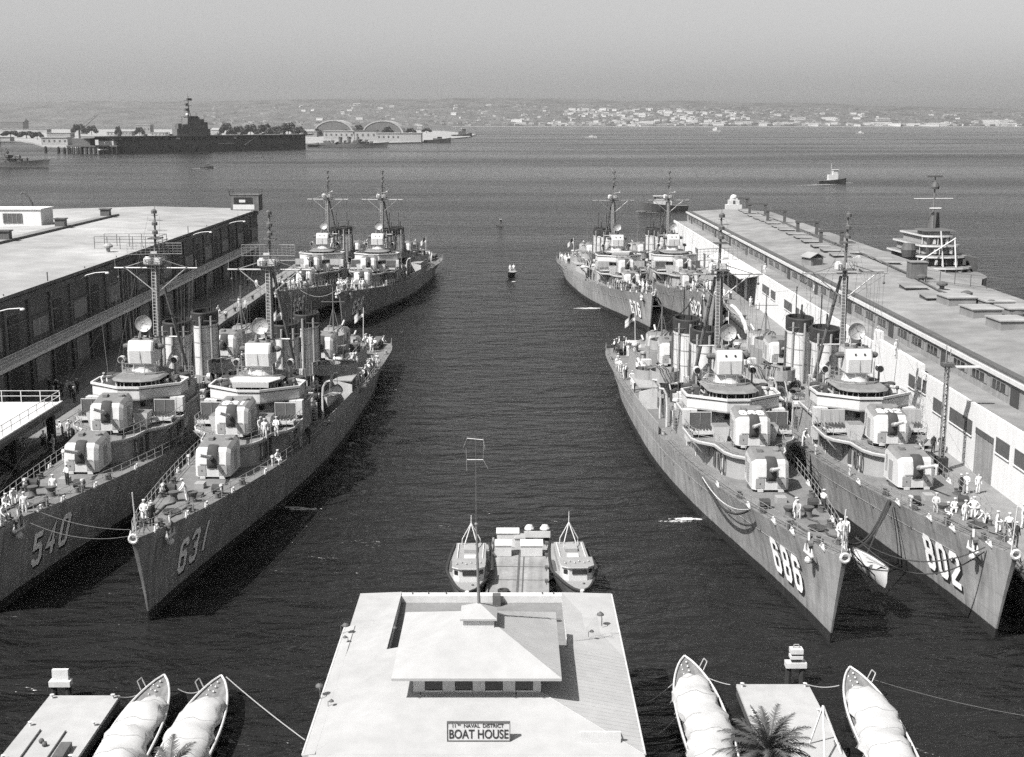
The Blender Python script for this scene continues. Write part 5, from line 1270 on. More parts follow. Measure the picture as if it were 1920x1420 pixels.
# ------------------------------------------------------------------ floating docks with dolphins, covered boats, palms
def dock(x0, x1, y0, y1, lab, r):
    t = empty('floating_dock', ((x0+x1)/2, y1, 0), 0, lab, 'dock')
    w_ = (x1-x0)/2; L_ = y1 - y0
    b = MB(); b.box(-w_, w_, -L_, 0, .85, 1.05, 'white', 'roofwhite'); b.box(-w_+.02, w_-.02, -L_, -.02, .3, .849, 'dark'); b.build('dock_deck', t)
    b = MB()
    for k in range(8):
        for xx in (-w_+.4, w_-.4): b.tube((xx, -.8-k*2.2, -1.2), (xx, -.8-k*2.2, .3), .25, 'pile', 8)
    pieces(b, 'dock_float', t)
    b = MB()
    for xx in (-w_+.3, w_-.3):
        for yy in (-.4, -4, -8): b.lathe([(.07, 0), (.06, .2), (.14, .26), (.01, .3)], (xx, yy, 1.05), 'light', 8)
    pieces(b, 'cleat', t); return t
dock(-28.3, -24.0, 56, 73.0, 'white-decked floating dock in the bottom left corner', 1)
dock(14.0, 18.5, 56, 74.6, 'white-decked floating dock at the bottom right behind the palm', 2)
t = empty('oar_bundle', (-26.0, 67.2, 1.06), R(2), 'dark oars and gear lying on the left floating dock', 'oars')
b = MB(); b.tube((.3, -3, .06), (.35, 1.0, .06), .05, 'dark', 5); b.tube((-1.2, -3, .06), (-1.15, 1.2, .06), .05, 'dark', 5); b.box(.7, 1.3, -2.6, -.9, .0, .35, 'dark'); b.ball((-.6, -.3, .12), .16, 'dark', 6); b.ball((-.3, -.7, .12), .16, 'dark', 6); pieces(b, 'oar', t)
def dolphin(px, top, capy, base, lab, kind):
    X, Y = pw(px, base, .2)
    t = empty('pile_dolphin', (X, Y, 0), 0, lab, 'dolphin', 'pile dolphins off the floating docks')
    zt = ph(px, Y, top)[1]; zc = ph(px, Y, capy)[1]
    for sx in (-.45, .45): b = MB(); b.tube((sx, 0, -1.5), (sx, 0, zc - .1), .2, 'pile', 8); b.build('pile', t)
    b = MB(); b.box(-.66, .66, -.3, .3, zc - .15, zc + .2, 'white'); b.build('cross_cap', t)
    if kind == 0: b = MB(); b.box(-.5, .5, -.05, .2, zc + .21, zt, 'white'); b.build('number_board', t)
    else:
        b = MB(); b.box(-.4, .4, -.3, .3, zc + .45, zc + .65, 'white'); b.box(-.3, .3, -.2, .2, zc + .21, zc + .449, 'dark'); b.box(-.4, .4, -.3, .3, zc + .8, zc + 1.1, 'light'); b.box(-.3, .3, -.2, .2, zc + .651, zc + .799, 'dark'); b.build('lamp_house', t)
        b = MB(); b.path([(-.2, 0, zc+1.1), (-.15, 0, zc+1.35), (.15, 0, zc+1.35), (.2, 0, zc+1.1)], .035, 'metal', 5); b.build('lamp_handle', t)
dolphin(116, 1256, 1281, 1308, 'dark twin-pile dolphin with white caps by the left dock', 0)
dolphin(1490, 1214, 1246, 1283, 'dark twin-pile dolphin with stacked white caps by the right dock', 1)
def whaler(x, y, rz, lab, sd, L_=16.5, B_=2.9):
    t = empty('covered_boat', (x, y, 0), rz, lab, 'boat', 'boats under white covers at the floating docks')
    n = 26; rows = (0, .45, .8, 1)
    def pt(s_, i, k):
        s = i/n; wd = B_/2*(1 - (1 - min(1, s/.5))**2.3)**.8*(1 if s < .55 else 1 - .35*((s-.55)/.45)**2)
        return (s_*max(.02, wd*(.5, .85, .97, 1)[k]), s*L_ + (.35*(1-k/3) if s < .1 else 0)*(1 - s*10 if s < .1 else 0), (-.3, .35, .75, 1.05)[k] + .45*(1-s)**2.2*(k/3))
    b = MB()
    for s_ in (-1, 1):
        for i in range(n):
            for k in range(3): b.add([pt(s_, i, k), pt(s_, i+1, k), pt(s_, i+1, k+1), pt(s_, i, k+1)], [(0, 1, 2, 3)], 'boatgrey')
    for k in range(3): b.add([pt(-1, n, k), pt(1, n, k), pt(1, n, k+1), pt(-1, n, k+1)], [(0, 1, 2, 3)], 'boatgrey')
    b.build('boat_hull', t, True)
    b = MB()
    for i in range(n):
        p0, p1, q0, q1 = pt(-1, i, 3), pt(-1, i+1, 3), pt(1, i, 3), pt(1, i+1, 3); dz = -.08 if i < 7 else -.35
        b.add([(p0[0]*.94, p0[1]+.05, p0[2]+dz), (q0[0]*.94, q0[1]+.05, q0[2]+dz), (q1[0]*.94, q1[1]+.05, q1[2]+dz), (p1[0]*.94, p1[1]+.05, p1[2]+dz)], [(0, 1, 2, 3)], 'varnish')
    b.build('foredeck', t)
    b = MB()
    for s_ in (-1, 1):
        b.path([pt(s_, i, 3) for i in range(n+1)], .07, 'light', 6); b.path([(pt(s_, i, 2)[0]*1.01, *pt(s_, i, 2)[1:]) for i in range(n+1)], .035, 'dark', 5)
    for y in (.9, 1.5, 2.1): b.ball((.0, y, 1.5 - y*.05), .09, 'metal', 6); b.ball((.35, y+.3, 1.42 - y*.05), .07, 'metal', 6)
    b.path([(sd*-.75, 1.5, 1.4), (sd*-1.05, 1.3, 1.9), (sd*-1.2, 1.7, 1.85), (sd*-.95, 1.9, 1.35)], .04, 'metal', 5); b.build('gunwale', t)
    # canvas cover: tented, sagging between its hoops
    b = MB(); m = 22; kk = 10; gr = []; rr = random.Random(len(lab))
    for i in range(m+1):
        s = .17 + .80*i/m; e = min(1, i/2.2)**.6; y = s*L_; wd = max(.05, B_/2*(1 - (1 - min(1, s/.5))**2.3)**.8*(1 if s < .55 else 1 - .35*((s-.55)/.45)**2))*.93*(.35 + .65*e)
        hgt = 1.15 + .45*(1-s)**2.2 + (.72 + .16*math.cos(i*1.35) + .25*(s > .55))*e; sag = -.30*abs(math.sin(i*.62 + len(lab)))**2 + rr.uniform(-.07, .07)
        base = .98 + .45*(1-s)**2.2
        gr.append([(wd*math.cos(math.pi*j/kk)*(1 + .10*math.sin(i*1.7 + j*1.3) + rr.uniform(-.05, .05)) + .18*math.sin(i*.5 + len(lab)), y, base + (hgt - base + sag)*math.sin(math.pi*j/kk)**.8 + .11*math.sin(i*2.1 + j*1.7)*math.sin(math.pi*j/kk)) for j in range(kk+1)])
    for i in range(m):
        for j in range(kk): b.add([gr[i][j], gr[i+1][j], gr[i+1][j+1], gr[i][j+1]], [(0, 1, 2, 3)], 'awning')
    b.add(gr[0], [tuple(range(kk+1))], 'awning'); b.add(gr[m], [tuple(range(kk+1))], 'awning'); b.build('canvas_cover', t, True)
    b = MB()
    for i in range(2, m, 4): b.path([Vector(p)+Vector((0, 0, .015)) for p in gr[i]], .016, 'metal', 4)
    for i in range(1, m, 2):
        for j in (0, kk): q_ = gr[i][j]; b.tube(q_, (q_[0]*1.12, q_[1]+.1, q_[2]-.25), .018, 'rope', 4)
    b.build('cover_lashing', t)
    return t
whaler(-21.8, 75.0, R(181), 'open boat with white canvas cover beside the left dock', -1)
whaler(-18.2, 74.9, R(180), 'boat with rumpled white cover, second boat from the left dock', -1)
whaler(11.2, 77.9, R(180), 'boat with white canvas cover between boat house and right dock', 1)
whaler(21.5, 76.2, R(177.5), 'boat with white humped cover right of the right dock', 1)
def rope(a, c, sag, lab, r=.035, m='rope', n=14):
    a, c = Vector(a), Vector(c); pts = []
    for i in range(n+1):
        t = i/n; p = a.lerp(c, t); p.z -= sag*4*t*(1-t); pts.append(p)
    b = MB(); b.path(pts, r, m, 5); tag(b.build('mooring_line'), lab, 'rope', 'mooring lines')
rope((-24.1, 72.6, 1.2), (-22.4, 74.0, 1.2), .35, 'slack line from the left dock to the first covered boat')
rope((-20.6, 73.6, 1.2), (-18.9, 73.9, 1.2), .35, 'slack line joining the two covered boats at the left')
rope((-17.9, 74.9, 1.4), (*pw(572, 1388, .15), .15), .1, 'long line from the second left boat bow into the water')
rope((18.4, 74.2, 1.2), (20.3, 74.1, 1.2), .15, 'short line from the right dock to the boat on its right')
rope((11.0, 76.0, 1.2), (*pw(1218, 1316, .1), .1), .1, 'line from the right covered boat running left into the water')
rope((11.9, 75.8, 1.2), (13.6, 74.4, 1.1), .1, 'line from the right covered boat to the right dock')
rope((22.3, 75.0, 1.3), (*pw(1920, 1342, .1), .1), .2, 'long line from the far right boat running to the right edge', .022, 'dark')
rope((10.2, 71, 1.1), (*pw(1232, 1380, .1), .1), .1, 'lower line from the right covered boat to the water', .03)
def palm(x, y, z, lab, nf=26, fl=2.2, seed=1):
    r_ = random.Random(seed); t = empty('palm_tree', (x, y, 2.2), 0, lab, 'palm tree', 'palms on the quay')
    z -= 2.2
    b = MB()
    for k in range(10): b.tube((.05*math.sin(k), 0, z*k/10), (.05*math.sin(k+1), 0, z*(k+1)/10), .26 + .03*(k % 2), 'bark', 9, .24)
    b.build('trunk', t, True)
    b = MB()
    for i in range(nf):
        a = 2*math.pi*(i*.382) + r_.uniform(-.2, .2); el = .1 + 1.25*(i/nf) + r_.uniform(-.12, .12); L_ = fl*r_.uniform(.85, 1.1)
        d = Vector((math.cos(a)*math.cos(el), math.sin(a)*math.cos(el), math.sin(el))); side = d.cross(Vector((0, 0, 1))).normalized(); p = Vector((0, 0, z)); pts = []
        for k in range(11):
            pts.append(p.copy()); p = p + d*(L_/10); d = (d + Vector((0, 0, -.085 - .03*k*.4))).normalized()
        for k in range(10):
            b.tube(pts[k], pts[k+1], .03*(1-k/11)+.006, 'leaf', 4, cap=False)
            if k < 1: continue
            for s_ in (-1, 1):
                for j in (0, .33, .66):
                    c_ = pts[k].lerp(pts[k+1], j); ll = .55*math.sin(math.pi*min(1, (k + j)/10.5*.85 + .12))*r_.uniform(.85, 1.15)
                    dirv = (pts[k+1]-pts[k]).normalized(); tip = c_ + (side*s_*.75 + dirv*.75 + Vector((0, 0, -.25 + r_.uniform(-.15, .25)))).normalized()*ll; wv = dirv*.05
                    b.add([c_ - wv, c_ + wv, tip], [(0, 1, 2)], 'leaf')
    b.build('crown', t)
    b = MB(); b.ball((0, 0, z - .1), .42, 'bark', 8, 1.3); b.build('crown_heart', t)
px, pz = ph(1440, 58.5, 1416); palm(px, 58.5, pz, 'dark feathery palm crown in front of the right floating dock', 46, 2.7, 3)
px, pz = ph(318, 58.0, 1452); palm(px, 58.0, pz, 'palm fronds rising over the bottom edge before the left boats', 22, 1.9, 5)
t = empty('a_frame', (17.6, 66.8, 1.06), 0, 'light A-shaped frame standing on the right dock beside the palm', 'frame')
b = MB(); b.tube((-.8, 0, 0), (-.2, -.2, 2.4), .06, 'light', 5); b.tube((.7, -1.2, 0), (-.2, -.2, 2.4), .06, 'light', 5); b.tube((-.5, -2.4, 0), (-.2, -.2, 2.4), .06, 'light', 5); b.build('frame_legs', t)
# ------------------------------------------------------------------ people: a few skinned body meshes, copied
def body(name, J, cloth, shirt=None, cap='white', low=None):
    "J: joint table (local, feet at z=0, facing -y). One continuous skinned surface."
    order = list(J); me = bpy.data.meshes.new(name); idx = {k: i for i, k in enumerate(order)}
    E_ = [('pelvis', 'waist'), ('waist', 'chest'), ('chest', 'neck'), ('neck', 'head'), ('head', 'crown')]
    for s in 'LR': E_ += [('chest', 'sh' + s), ('sh' + s, 'el' + s), ('el' + s, 'wr' + s), ('wr' + s, 'ha' + s), ('pelvis', 'hip' + s), ('hip' + s, 'kn' + s), ('kn' + s, 'an' + s), ('an' + s, 'to' + s)]
    me.from_pydata([J[k] for k in order], [(idx[a], idx[b]) for a, b in E_], [])
    o = bpy.data.objects.new(name, me); COL.objects.link(o)
    mod = o.modifiers.new('skin', 'SKIN'); sub = o.modifiers.new('sub', 'SUBSURF'); sub.levels = 1; sub.render_levels = 1
    rad = dict(pelvis=(.16, .12), waist=(.145, .11), chest=(.17, .12), neck=(.055, .055), head=(.085, .10), crown=(.07, .085))
    for s in 'LR': rad.update({'sh' + s: (.075, .075), 'el' + s: (.05, .05), 'wr' + s: (.038, .038), 'ha' + s: (.035, .045), 'hip' + s: (.105, .105), 'kn' + s: (.075, .075), 'an' + s: (.06, .06), 'to' + s: (.045, .04)})
    for k in order:
        v = me.skin_vertices[0].data[idx[k]]; v.radius = rad[k]; v.use_root = (k == 'pelvis')
    dg = bpy.context.evaluated_depsgraph_get(); m2 = bpy.data.meshes.new_from_object(o.evaluated_get(dg)); bpy.data.objects.remove(o)
    mats = [M[cloth], M['skin'], M['shoe'], M[shirt or cloth], M['hair'], M[low or cloth]]
    for m in mats: m2.materials.append(m)
    hd = Vector(J['head']); pv = Vector(J['pelvis']); wa = Vector(J['waist'])
    for p in m2.polygons:
        c = p.center; i = 0
        if (c - hd).length < .19 and (c - Vector(J['chest'])).length > .22: i = 4 if c.y > hd.y + .05 else 1
        else:
            for s in 'LR':
                if (c - Vector(J['ha' + s])).length < .085: i = 1
                if (c - Vector(J['to' + s])).length < .16 and c.z < Vector(J['an' + s]).z + .03: i = 2
            if i == 0 and (c - Vector(J['chest'])).length < (c - pv).length: i = 3
            if i == 0 and c.z < wa.z - .02: i = 5
        p.material_index = i; p.use_smooth = True
    m2.name = name
    capm = MB(); h = Vector(J['crown'])
    if cap: capm.lathe([(.02, -.02), (.10, -.02), (.125, .03), (.12, .055), (.09, .07), (.01, .08)], (0, 0, 0), cap, 10)
    return m2, capm, h
def joints(lean=0, arms='down', step=.0, sit=False, turn=0):
    l = R(lean); s_, c_ = math.sin(l), math.cos(l); z0 = .93 if not sit else .50
    up = lambda d: (0, -s_*d, z0 + c_*d)
    J = dict(pelvis=(0, 0, z0), waist=up(.18), chest=up(.42), neck=up(.57), head=(up(.68)[0], up(.68)[1] - .02, up(.68)[2]), crown=(0, up(.78)[1] - .01, up(.78)[2]))
    for s, sg in (('L', -1), ('R', 1)):
        cx = up(.46); sh = (sg*.2, cx[1], cx[2]); J['sh' + s] = sh
        if arms == 'down': el = (sg*.26, sh[1] + .03, sh[2] - .29); wr = (sg*.27, sh[1] - .06, sh[2] - .53)
        elif arms == 'akimbo': el = (sg*.42, sh[1] + .08, sh[2] - .24); wr = (sg*.21, sh[1] - .08, sh[2] - .40)
        elif arms == 'front': el = (sg*.27, sh[1] - .08, sh[2] - .27); wr = (sg*.12, sh[1] - .30, sh[2] - .30)
        elif arms == 'reach': el = (sg*.25, sh[1] - .12, sh[2] - .25); wr = (sg*.2, sh[1] - .30, sh[2] - .42)
        else: el = (sg*.26, sh[1] + .03, sh[2] - .29) if sg < 0 else (.36, sh[1] - .1, sh[2] + .02); wr = (sg*.27, sh[1] - .06, sh[2] - .53) if sg < 0 else (.2, sh[1] - .18, sh[2] + .26)
        J['el' + s] = el; J['wr' + s] = wr
        d = (Vector(wr) - Vector(el)).normalized()*.12; J['ha' + s] = tuple(Vector(wr) + d)
        if sit: J['hip' + s] = (sg*.1, -.04, z0 - .02); J['kn' + s] = (sg*.16, -.46, .52); J['an' + s] = (sg*.15, -.42, .09); J['to' + s] = (sg*.16, -.58, .04)
        else:
            st = step*sg; J['hip' + s] = (sg*.1, 0, .88); J['kn' + s] = (sg*.115, -.03 - st*.5, .49); J['an' + s] = (sg*.12, .02 - st, .09); J['to' + s] = (sg*.14, -.13 - st, .04)
    return J
POSES = {'stand': dict(), 'akimbo': dict(arms='akimbo'), 'front': dict(arms='front'), 'walk': dict(step=.16, arms='front'), 'bend': dict(lean=48, arms='reach', step=.08), 'lean': dict(lean=20, arms='reach'), 'sit': dict(sit=True, arms='front', lean=12), 'wave': dict(arms='up', step=.05)}
LOOK = {'white': ('uniform', None, 'white'), 'navy': ('navy', None, 'white'), 'dark': ('navy', None, None), 'khaki': ('khaki', None, 'khaki'), 'mixed': ('navy', 'uniform', 'white'), 'coat': ('uniform', None, None)}
LIB = {}
def person(px, py, hgt, pose, look, label, group=None, rz=0.0, cap_child=False, sc_=1.08):
    key = (pose, look)
    if key not in LIB:
        m, capm, h = body('person_body', joints(**POSES[pose]), *[LOOK[look][0], LOOK[look][1], LOOK[look][2]])
        LIB[key] = (m, capm, h, {})
    m, capm, h, st = LIB[key]
    if isinstance(px, tuple): X, Y, hgt = px
    else: X, Y = pw(px, py, hgt)
    if capm.v and not cap_child:
        if 'joined' not in st:
            mm = MB(); mm.v = [(x + h.x, y + h.y, z + h.z) for x, y, z in capm.v]; mm.f = capm.f; mm.m = capm.m; mm.mats = capm.mats
            bm = bmesh.new(); bm.from_mesh(m); base = len(m.materials); tmp = bpy.data.meshes.new('t'); tmp.from_pydata(mm.v, [], mm.f); n0 = len(bm.faces); bm.from_mesh(tmp); bm.faces.ensure_lookup_table()
            for f in bm.faces[n0:]: f.material_index = base
            j = bpy.data.meshes.new('person_body'); bm.to_mesh(j); bm.free(); bpy.data.meshes.remove(tmp)
            for k in m.materials: j.materials.append(k)
            j.materials.append(mm.mats[0]); st['joined'] = j
        o = bpy.data.objects.new('person', st['joined']); COL.objects.link(o)
    else:
        o = bpy.data.objects.new('person', m); COL.objects.link(o)
        if capm.v:
            if 'cap' not in st:
                c = capm.build('cap', None, True); c.location = h; st['cap'] = c
            else: c = st['cap'].copy(); COL.objects.link(c)
            c.parent = o
    o.location = (X, Y, hgt); o.rotation_euler = (0, 0, rz); o.scale = (sc_,)*3
    return tag(o, label, 'person', group)
# named individuals near the camera
P = [
 (27, 950, 6.1, 'bend', 'white', 'sailor in white bending over on the bow of destroyer 540', .4), (10, 958, 6.2, 'sit', 'white', 'crouching sailor at the left edge on the bow of destroyer 540', .9),
 (47, 968, 6.2, 'stand', 'white', 'sailor in white standing by the rail line on the bow of 540', .3), (101, 933, 5.9, 'stand', 'white', 'sailor in white standing alone mid-foredeck of destroyer 540', .2),
 (127, 912, 5.7, 'front', 'mixed', 'sailor in dark trousers beside gun mount one of destroyer 540', -.6), (4, 990, 6.5, 'lean', 'white', 'sailor in white cut by the left edge at the bow rail of 540', 1.2),
 (272, 984, 6.6, 'front', 'white', 'sailor in white standing at the very bow of destroyer 631', .1), (285, 990, 6.55, 'stand', 'navy', 'man in dark uniform behind the bow sailor of destroyer 631', .8),
 (350, 940, 6.2, 'lean', 'white', 'sailor in white leaning by the reel on the foredeck of 631', -1.2),
 (497, 824, 7.4, 'stand', 'white', 'sailor in white left of a pair on the gun deck of 631', .2), (519, 820, 7.4, 'front', 'white', 'sailor in white by the mortar launcher on the gun deck of 631', -.2), (488, 818, 7.4, 'lean', 'khaki', 'man in khaki beside gun mount two of destroyer 631', .5), (578, 833, 4.6, 'stand', 'navy', 'man in dark clothes on the shaded side deck of destroyer 631', .4),
 (on_ship('631', 4.05, 24.5, deckz(24.5)), 0, 0, 'sit', 'white', 'sailor in white crouching by the side rail of destroyer 631', 1.0),
 (1491, 978, 5.8, 'stand', 'white', 'sailor in white at the capstan on the foredeck of 686', .8), (1497, 980, 5.8, 'lean', 'khaki', 'man in khaki beside the capstan on the foredeck of 686', -.7), (1543, 962, 5.6, 'walk', 'mixed', 'sailor in white shirt and dark trousers near the right rail of 686', 2.4),
 (1574, 1022, 6.5, 'front', 'white', 'sailor in white behind the bow ring of destroyer 686', .3), (1584, 1018, 6.5, 'stand', 'white', 'second sailor in white at the bow ring of destroyer 686', -.4), (1506, 838, 5.2, 'lean', 'white', 'sailor in white in the gap between destroyers 686 and 802', .6),
 (1754, 969, 5.7, 'front', 'khaki', 'man in khaki shirt just ahead of gun mount one of 802', -.5), (1773, 974, 5.7, 'sit', 'white', 'sailor in white squatting ahead of gun mount one of 802', .5), (1790, 966, 5.7, 'sit', 'white', 'second squatting sailor by the deck box of destroyer 802', -.5),
 (1808, 984, 5.9, 'stand', 'white', 'sailor in white, left of a standing pair on the foredeck of 802', .4), (1824, 977, 5.9, 'akimbo', 'white', 'sailor in white with hands on hips on the foredeck of 802', -.3), (1845, 990, 6.0, 'bend', 'white', 'sailor in white bending forward on the foredeck of 802', -1.3),
 (1868, 1006, 6.2, 'front', 'white', 'sailor in white with dark collar near the bow of 802', .9), (1890, 1010, 6.4, 'stand', 'mixed', 'man in white shirt and dark trousers near the bow of 802', -.2), (1903, 1028, 6.5, 'stand', 'navy', 'man in dark uniform at the bow of destroyer 802', .2), (1917, 992, 6.2, 'wave', 'white', 'sailor in white at the right edge near the bow of 802', .9),
 (1800, 928, 3, 'stand', 'navy', 'man in dark clothes beside the lattice tower foot on the right pier', .5), (1811, 926, 3, 'walk', 'white', 'man in white beside the one in dark near the lattice tower', -.6), (1833, 926, 3, 'stand', 'coat', 'person in long white clothes alone by the tall shed door', .2),
 (1749, 849, 3, 'stand', 'dark', 'man in dark suit, left of two by the white shed wall', .3), (1763, 850, 3, 'walk', 'dark', 'man in dark suit, right of two by the white shed wall', -.5),
 (1407, 576, 3, 'stand', 'white', 'sailor in white, left of two on the right pier apron', .3), (1419, 581, 3, 'walk', 'white', 'sailor in white, right of two on the right pier apron', -.4),
 (1640, 641, 9.4, 'lean', 'white', 'sailor in white leaning out on the white shed terrace', .8), (1679, 668, 9.4, 'stand', 'white', 'sailor in white standing at the terrace edge by the parapet', .6), (1434, 515, 9.4, 'stand', 'white', 'distant sailor in white on the white shed terrace', .3), (1526, 547, 9.4, 'bend', 'white', 'sailor in white stooping by the dark terrace windows', 1.6),
 (449, 577, 3, 'stand', 'white', 'man in white, left of two on the left pier apron', .3), (461, 579, 3, 'stand', 'coat', 'person in long white clothes, right of two on the left pier', -.3), (408, 588, 3, 'sit', 'white', 'sailor in white sitting by the left pier rails', 1.0), (424, 602, 3, 'stand', 'mixed', 'man in white shirt behind the funnels on the left pier', .2),
 (466, 537, 3, 'stand', 'mixed', 'man in white shirt and dark trousers, left of two far along the left pier', .2), (481, 541, 3, 'stand', 'coat', 'person in white, right of two far along the left pier', -.2),
 (47, 842, 3, 'front', 'white', 'sailor in white under the railed platform', 1.2), (36, 838, 3, 'stand', 'white', 'second sailor under the railed platform, farther left', 1.5), (83, 842, 3, 'walk', 'mixed', 'sailor with dark trousers on the pier right of the platform leg', .8), (101, 850, 3.0, 'walk', 'white', 'sailor in white nearest the gun on the left pier edge', -.7),
 (97, 815, 3, 'bend', 'white', 'sailor in white stooping over a line on the left pier', .9), (118, 820, 3, 'lean', 'mixed', 'man in white shirt handling a line on the left pier', -.9), (130, 820, 3, 'wave', 'white', 'sailor in white with raised arm on the left pier', .7), (84, 800, 3, 'stand', 'navy', 'man in dark clothes in the shade beside the platform', .3),
 (216, 573, 8.75, 'stand', 'white', 'man in white alone on the left shed balcony', .7), (on_ship('540', -3.7, 35.2, 9.3), 0, 0, 'lean', 'white', 'sailor in white leaning on the bridge wing of 540', .6),
]
for i, (x, y, h_, po, lo, lab, rz) in enumerate(P): person(x, y, h_, po, lo, lab, None, rz, i < 34)
# crowds that read as crowds: same label inside one crowd
r5 = random.Random(21)
def crowd(pts, looks, label, group):
    for (X, Y, Z) in pts: person((X, Y, Z), 0, 0, r5.choice(('stand', 'front', 'lean', 'walk', 'akimbo', 'stand')), r5.choice(looks), label, group, r5.uniform(-2.5, 2.5))
def ship_pts(num, n, x0, x1, y0, y1, dz=0.02, lvl=None):
    out = []
    for k in range(n):
        ly = y0 + (y1-y0)*(k + r5.uniform(.1, .9))/n; lx = r5.uniform(x0, x1); m_ = max(.1, deckx(ly) - .35); lx = max(-m_, min(m_, lx))
        out.append(on_ship(num, lx, ly, (deckz(ly) if lvl is None else lvl) + dz))
    return out
W, MX = ('white', 'white', 'white', 'mixed'), ('white', 'mixed', 'khaki', 'navy')
crowd(ship_pts('658', 20, -2.6, 2.6, -.6, 12), W, 'sailor in the white crowd on the bow of the outer far-left destroyer', 'crowd on the bow of the outer far-left destroyer')
crowd(ship_pts('595', 18, -2.6, 2.6, -.4, 13), W, 'sailor in the white crowd on the bow of the far-left destroyer by the pier', 'crowd on the bow of the far-left destroyer by the pier')
crowd(ship_pts('631', 9, .8, 3.6, 93, 98.5), W, 'sailor among those gathered on the stern of the outer near-left destroyer', 'men on the stern of the outer near-left destroyer')
crowd(ship_pts('631', 9, 4.2, 5.0, 66, 82), W, 'sailor along the side rail aft on the outer near-left destroyer', 'men at the after rail of the outer near-left destroyer')
crowd(ship_pts('686', 12, -3.9, -.4, 92, 100), MX, 'man among those gathered on the stern of the outer near-right destroyer', 'men on the stern of the outer near-right destroyer')
crowd(ship_pts('686', 8, -4.9, -3.9, 66, 88), W, 'sailor along the side rail aft on the outer near-right destroyer', 'men at the after rail of the outer near-right destroyer')
crowd(ship_pts('676', 9, -2.2, 1.8, 1.5, 17), W, 'sailor on the foredeck of the outer far-right destroyer', 'men on the foredeck of the outer far-right destroyer')
crowd(ship_pts('676', 6, -4.3, -3.6, 10, 19), MX, 'sailor by the left rail beside the forward guns of 676', 'men by the forward guns of the outer far-right destroyer')
crowd(ship_pts('682', 8, -1.6, 2.2, .2, 14), W, 'sailor on the foredeck of the far-right destroyer by the shed', 'men on the foredeck of the far-right destroyer by the shed')
crowd(ship_pts('676', 8, -4.2, -1, 88, 99), W, 'man on the far stern of the outer far-right destroyer', 'men on the stern of the outer far-right destroyer')
crowd(ship_pts('658', 7, 1, 4.2, 86, 99), W, 'man on the far stern of the outer far-left destroyer', 'men on the stern of the outer far-left destroyer')
crowd(ship_pts('631', 7, 1.9, 2.9, 46, 66, 0, 5.95), MX, 'sailor amidships among the lockers of the outer near-left destroyer', 'men amidships on the outer near-left destroyer')
crowd(ship_pts('686', 9, -3.0, 2.9, 46, 66, 0, 5.95), MX, 'sailor amidships among the lockers of the outer near-right destroyer', 'men amidships on the outer near-right destroyer')
crowd(ship_pts('540', 7, 1.9, 3.0, 46, 66, 0, 5.95), MX, 'sailor amidships among the lockers of the near-left destroyer by the pier', 'men amidships on the near-left destroyer by the pier')
crowd(ship_pts('802', 7, -3.0, 2.9, 46, 66, 0, 5.95), MX, 'sailor amidships among the lockers of the near-right destroyer by the white shed', 'men amidships on the near-right destroyer by the white shed')
pt = []
for k in range(13): x, y = pw(r5.uniform(92, 150), r5.uniform(738, 760), 3); pt.append((x, y, 3))
crowd(pt, ('dark', 'navy', 'khaki'), 'onlooker in dark clothes standing in the shade of the left shed', 'onlookers in the shade of the left shed')
pt = []
for k in range(9): x, y = pw(r5.uniform(1318, 1342), r5.uniform(528, 560), 3.6); pt.append((x, y, 3))
crowd([(38.6 + r5.uniform(0, 2.2), 232 + r5.uniform(0, 26), 3) for k in range(9)], W, 'sailor waiting on the right pier beside the far destroyers', 'men on the right pier beside the far destroyers')
# ------------------------------------------------------------------ lines between ships, boat between the bows, foam
def line(a, c, sag, lab, r=.04, m='rope'): rope(a, c, sag, lab, r, m)
line(on_ship('540', 2.2, 4, deckz(4)), on_ship('631', -1.4, 1.2, deckz(1.2) - .2), .35, 'upper bow line strung between destroyers 540 and 631', .025, 'dark')
line(on_ship('540', 1.6, 2.5, deckz(2.5) - .3), on_ship('631', -1.1, .6, deckz(.6) - .5), .7, 'lower bow line strung between destroyers 540 and 631', .025, 'dark')
line(on_ship('686', 2.6, 4, deckz(4) - .2), on_ship('802', -1.0, .5, deckz(.5) - .2), 1.4, 'dark upper bow line from destroyer 686 to 802', .05, 'pierwood')
line(on_ship('686', 3.0, 5, deckz(5) - .4), on_ship('802', -.9, .8, deckz(.8) - .6), 2.2, 'dark lower bow line from destroyer 686 to 802', .05, 'pierwood')
line(on_ship('802', -3.3, 14, deckz(14)), on_ship('686', 3.2, 9, 3.8), 1.5, 'dark hose looping down the side of destroyer 802', .11, 'rubber')
line(on_ship('802', -3.4, 14.4, deckz(14)), on_ship('686', 3.6, 11, 4.2), 2.0, 'second dark hose looping down the side of destroyer 802', .09, 'rubber')
line(on_ship('686', -3.25, 12, deckz(12)), on_ship('686', -4.55, 24, deckz(24) - .1), 1.3, 'dark hose hanging in a loop along the side of destroyer 686', .09, 'rubber')
line(on_ship('686', -3.3, 12, deckz(12) + .1), on_ship('686', -4.6, 24, deckz(24) + .1), .9, 'pale line hanging above the dark hose on destroyer 686', .035, 'light')
line(on_ship('676', 1.6, 4, deckz(4)), on_ship('682', -2.2, 6, deckz(6) - 1), 3.6, 'dark hose hanging between destroyers 676 and 682', .12, 'rubber')
line(on_ship('595', 2.3, 5, deckz(5)), on_ship('658', -1.6, 2.5, deckz(2.5)), 1.2, 'bow line strung between destroyers 595 and 658')
line(on_ship('802', .6, -1.5, deckz(0)), (38.6, 92, 3.4), .6, 'bow line from destroyer 802 to the right pier', .05)
line(on_ship('682', 1.8, 3, deckz(3)), (38.6, 214, 3.4), 1.0, 'bow line from destroyer 682 to the right pier', .05)
bx, by = 26.1, 88.0
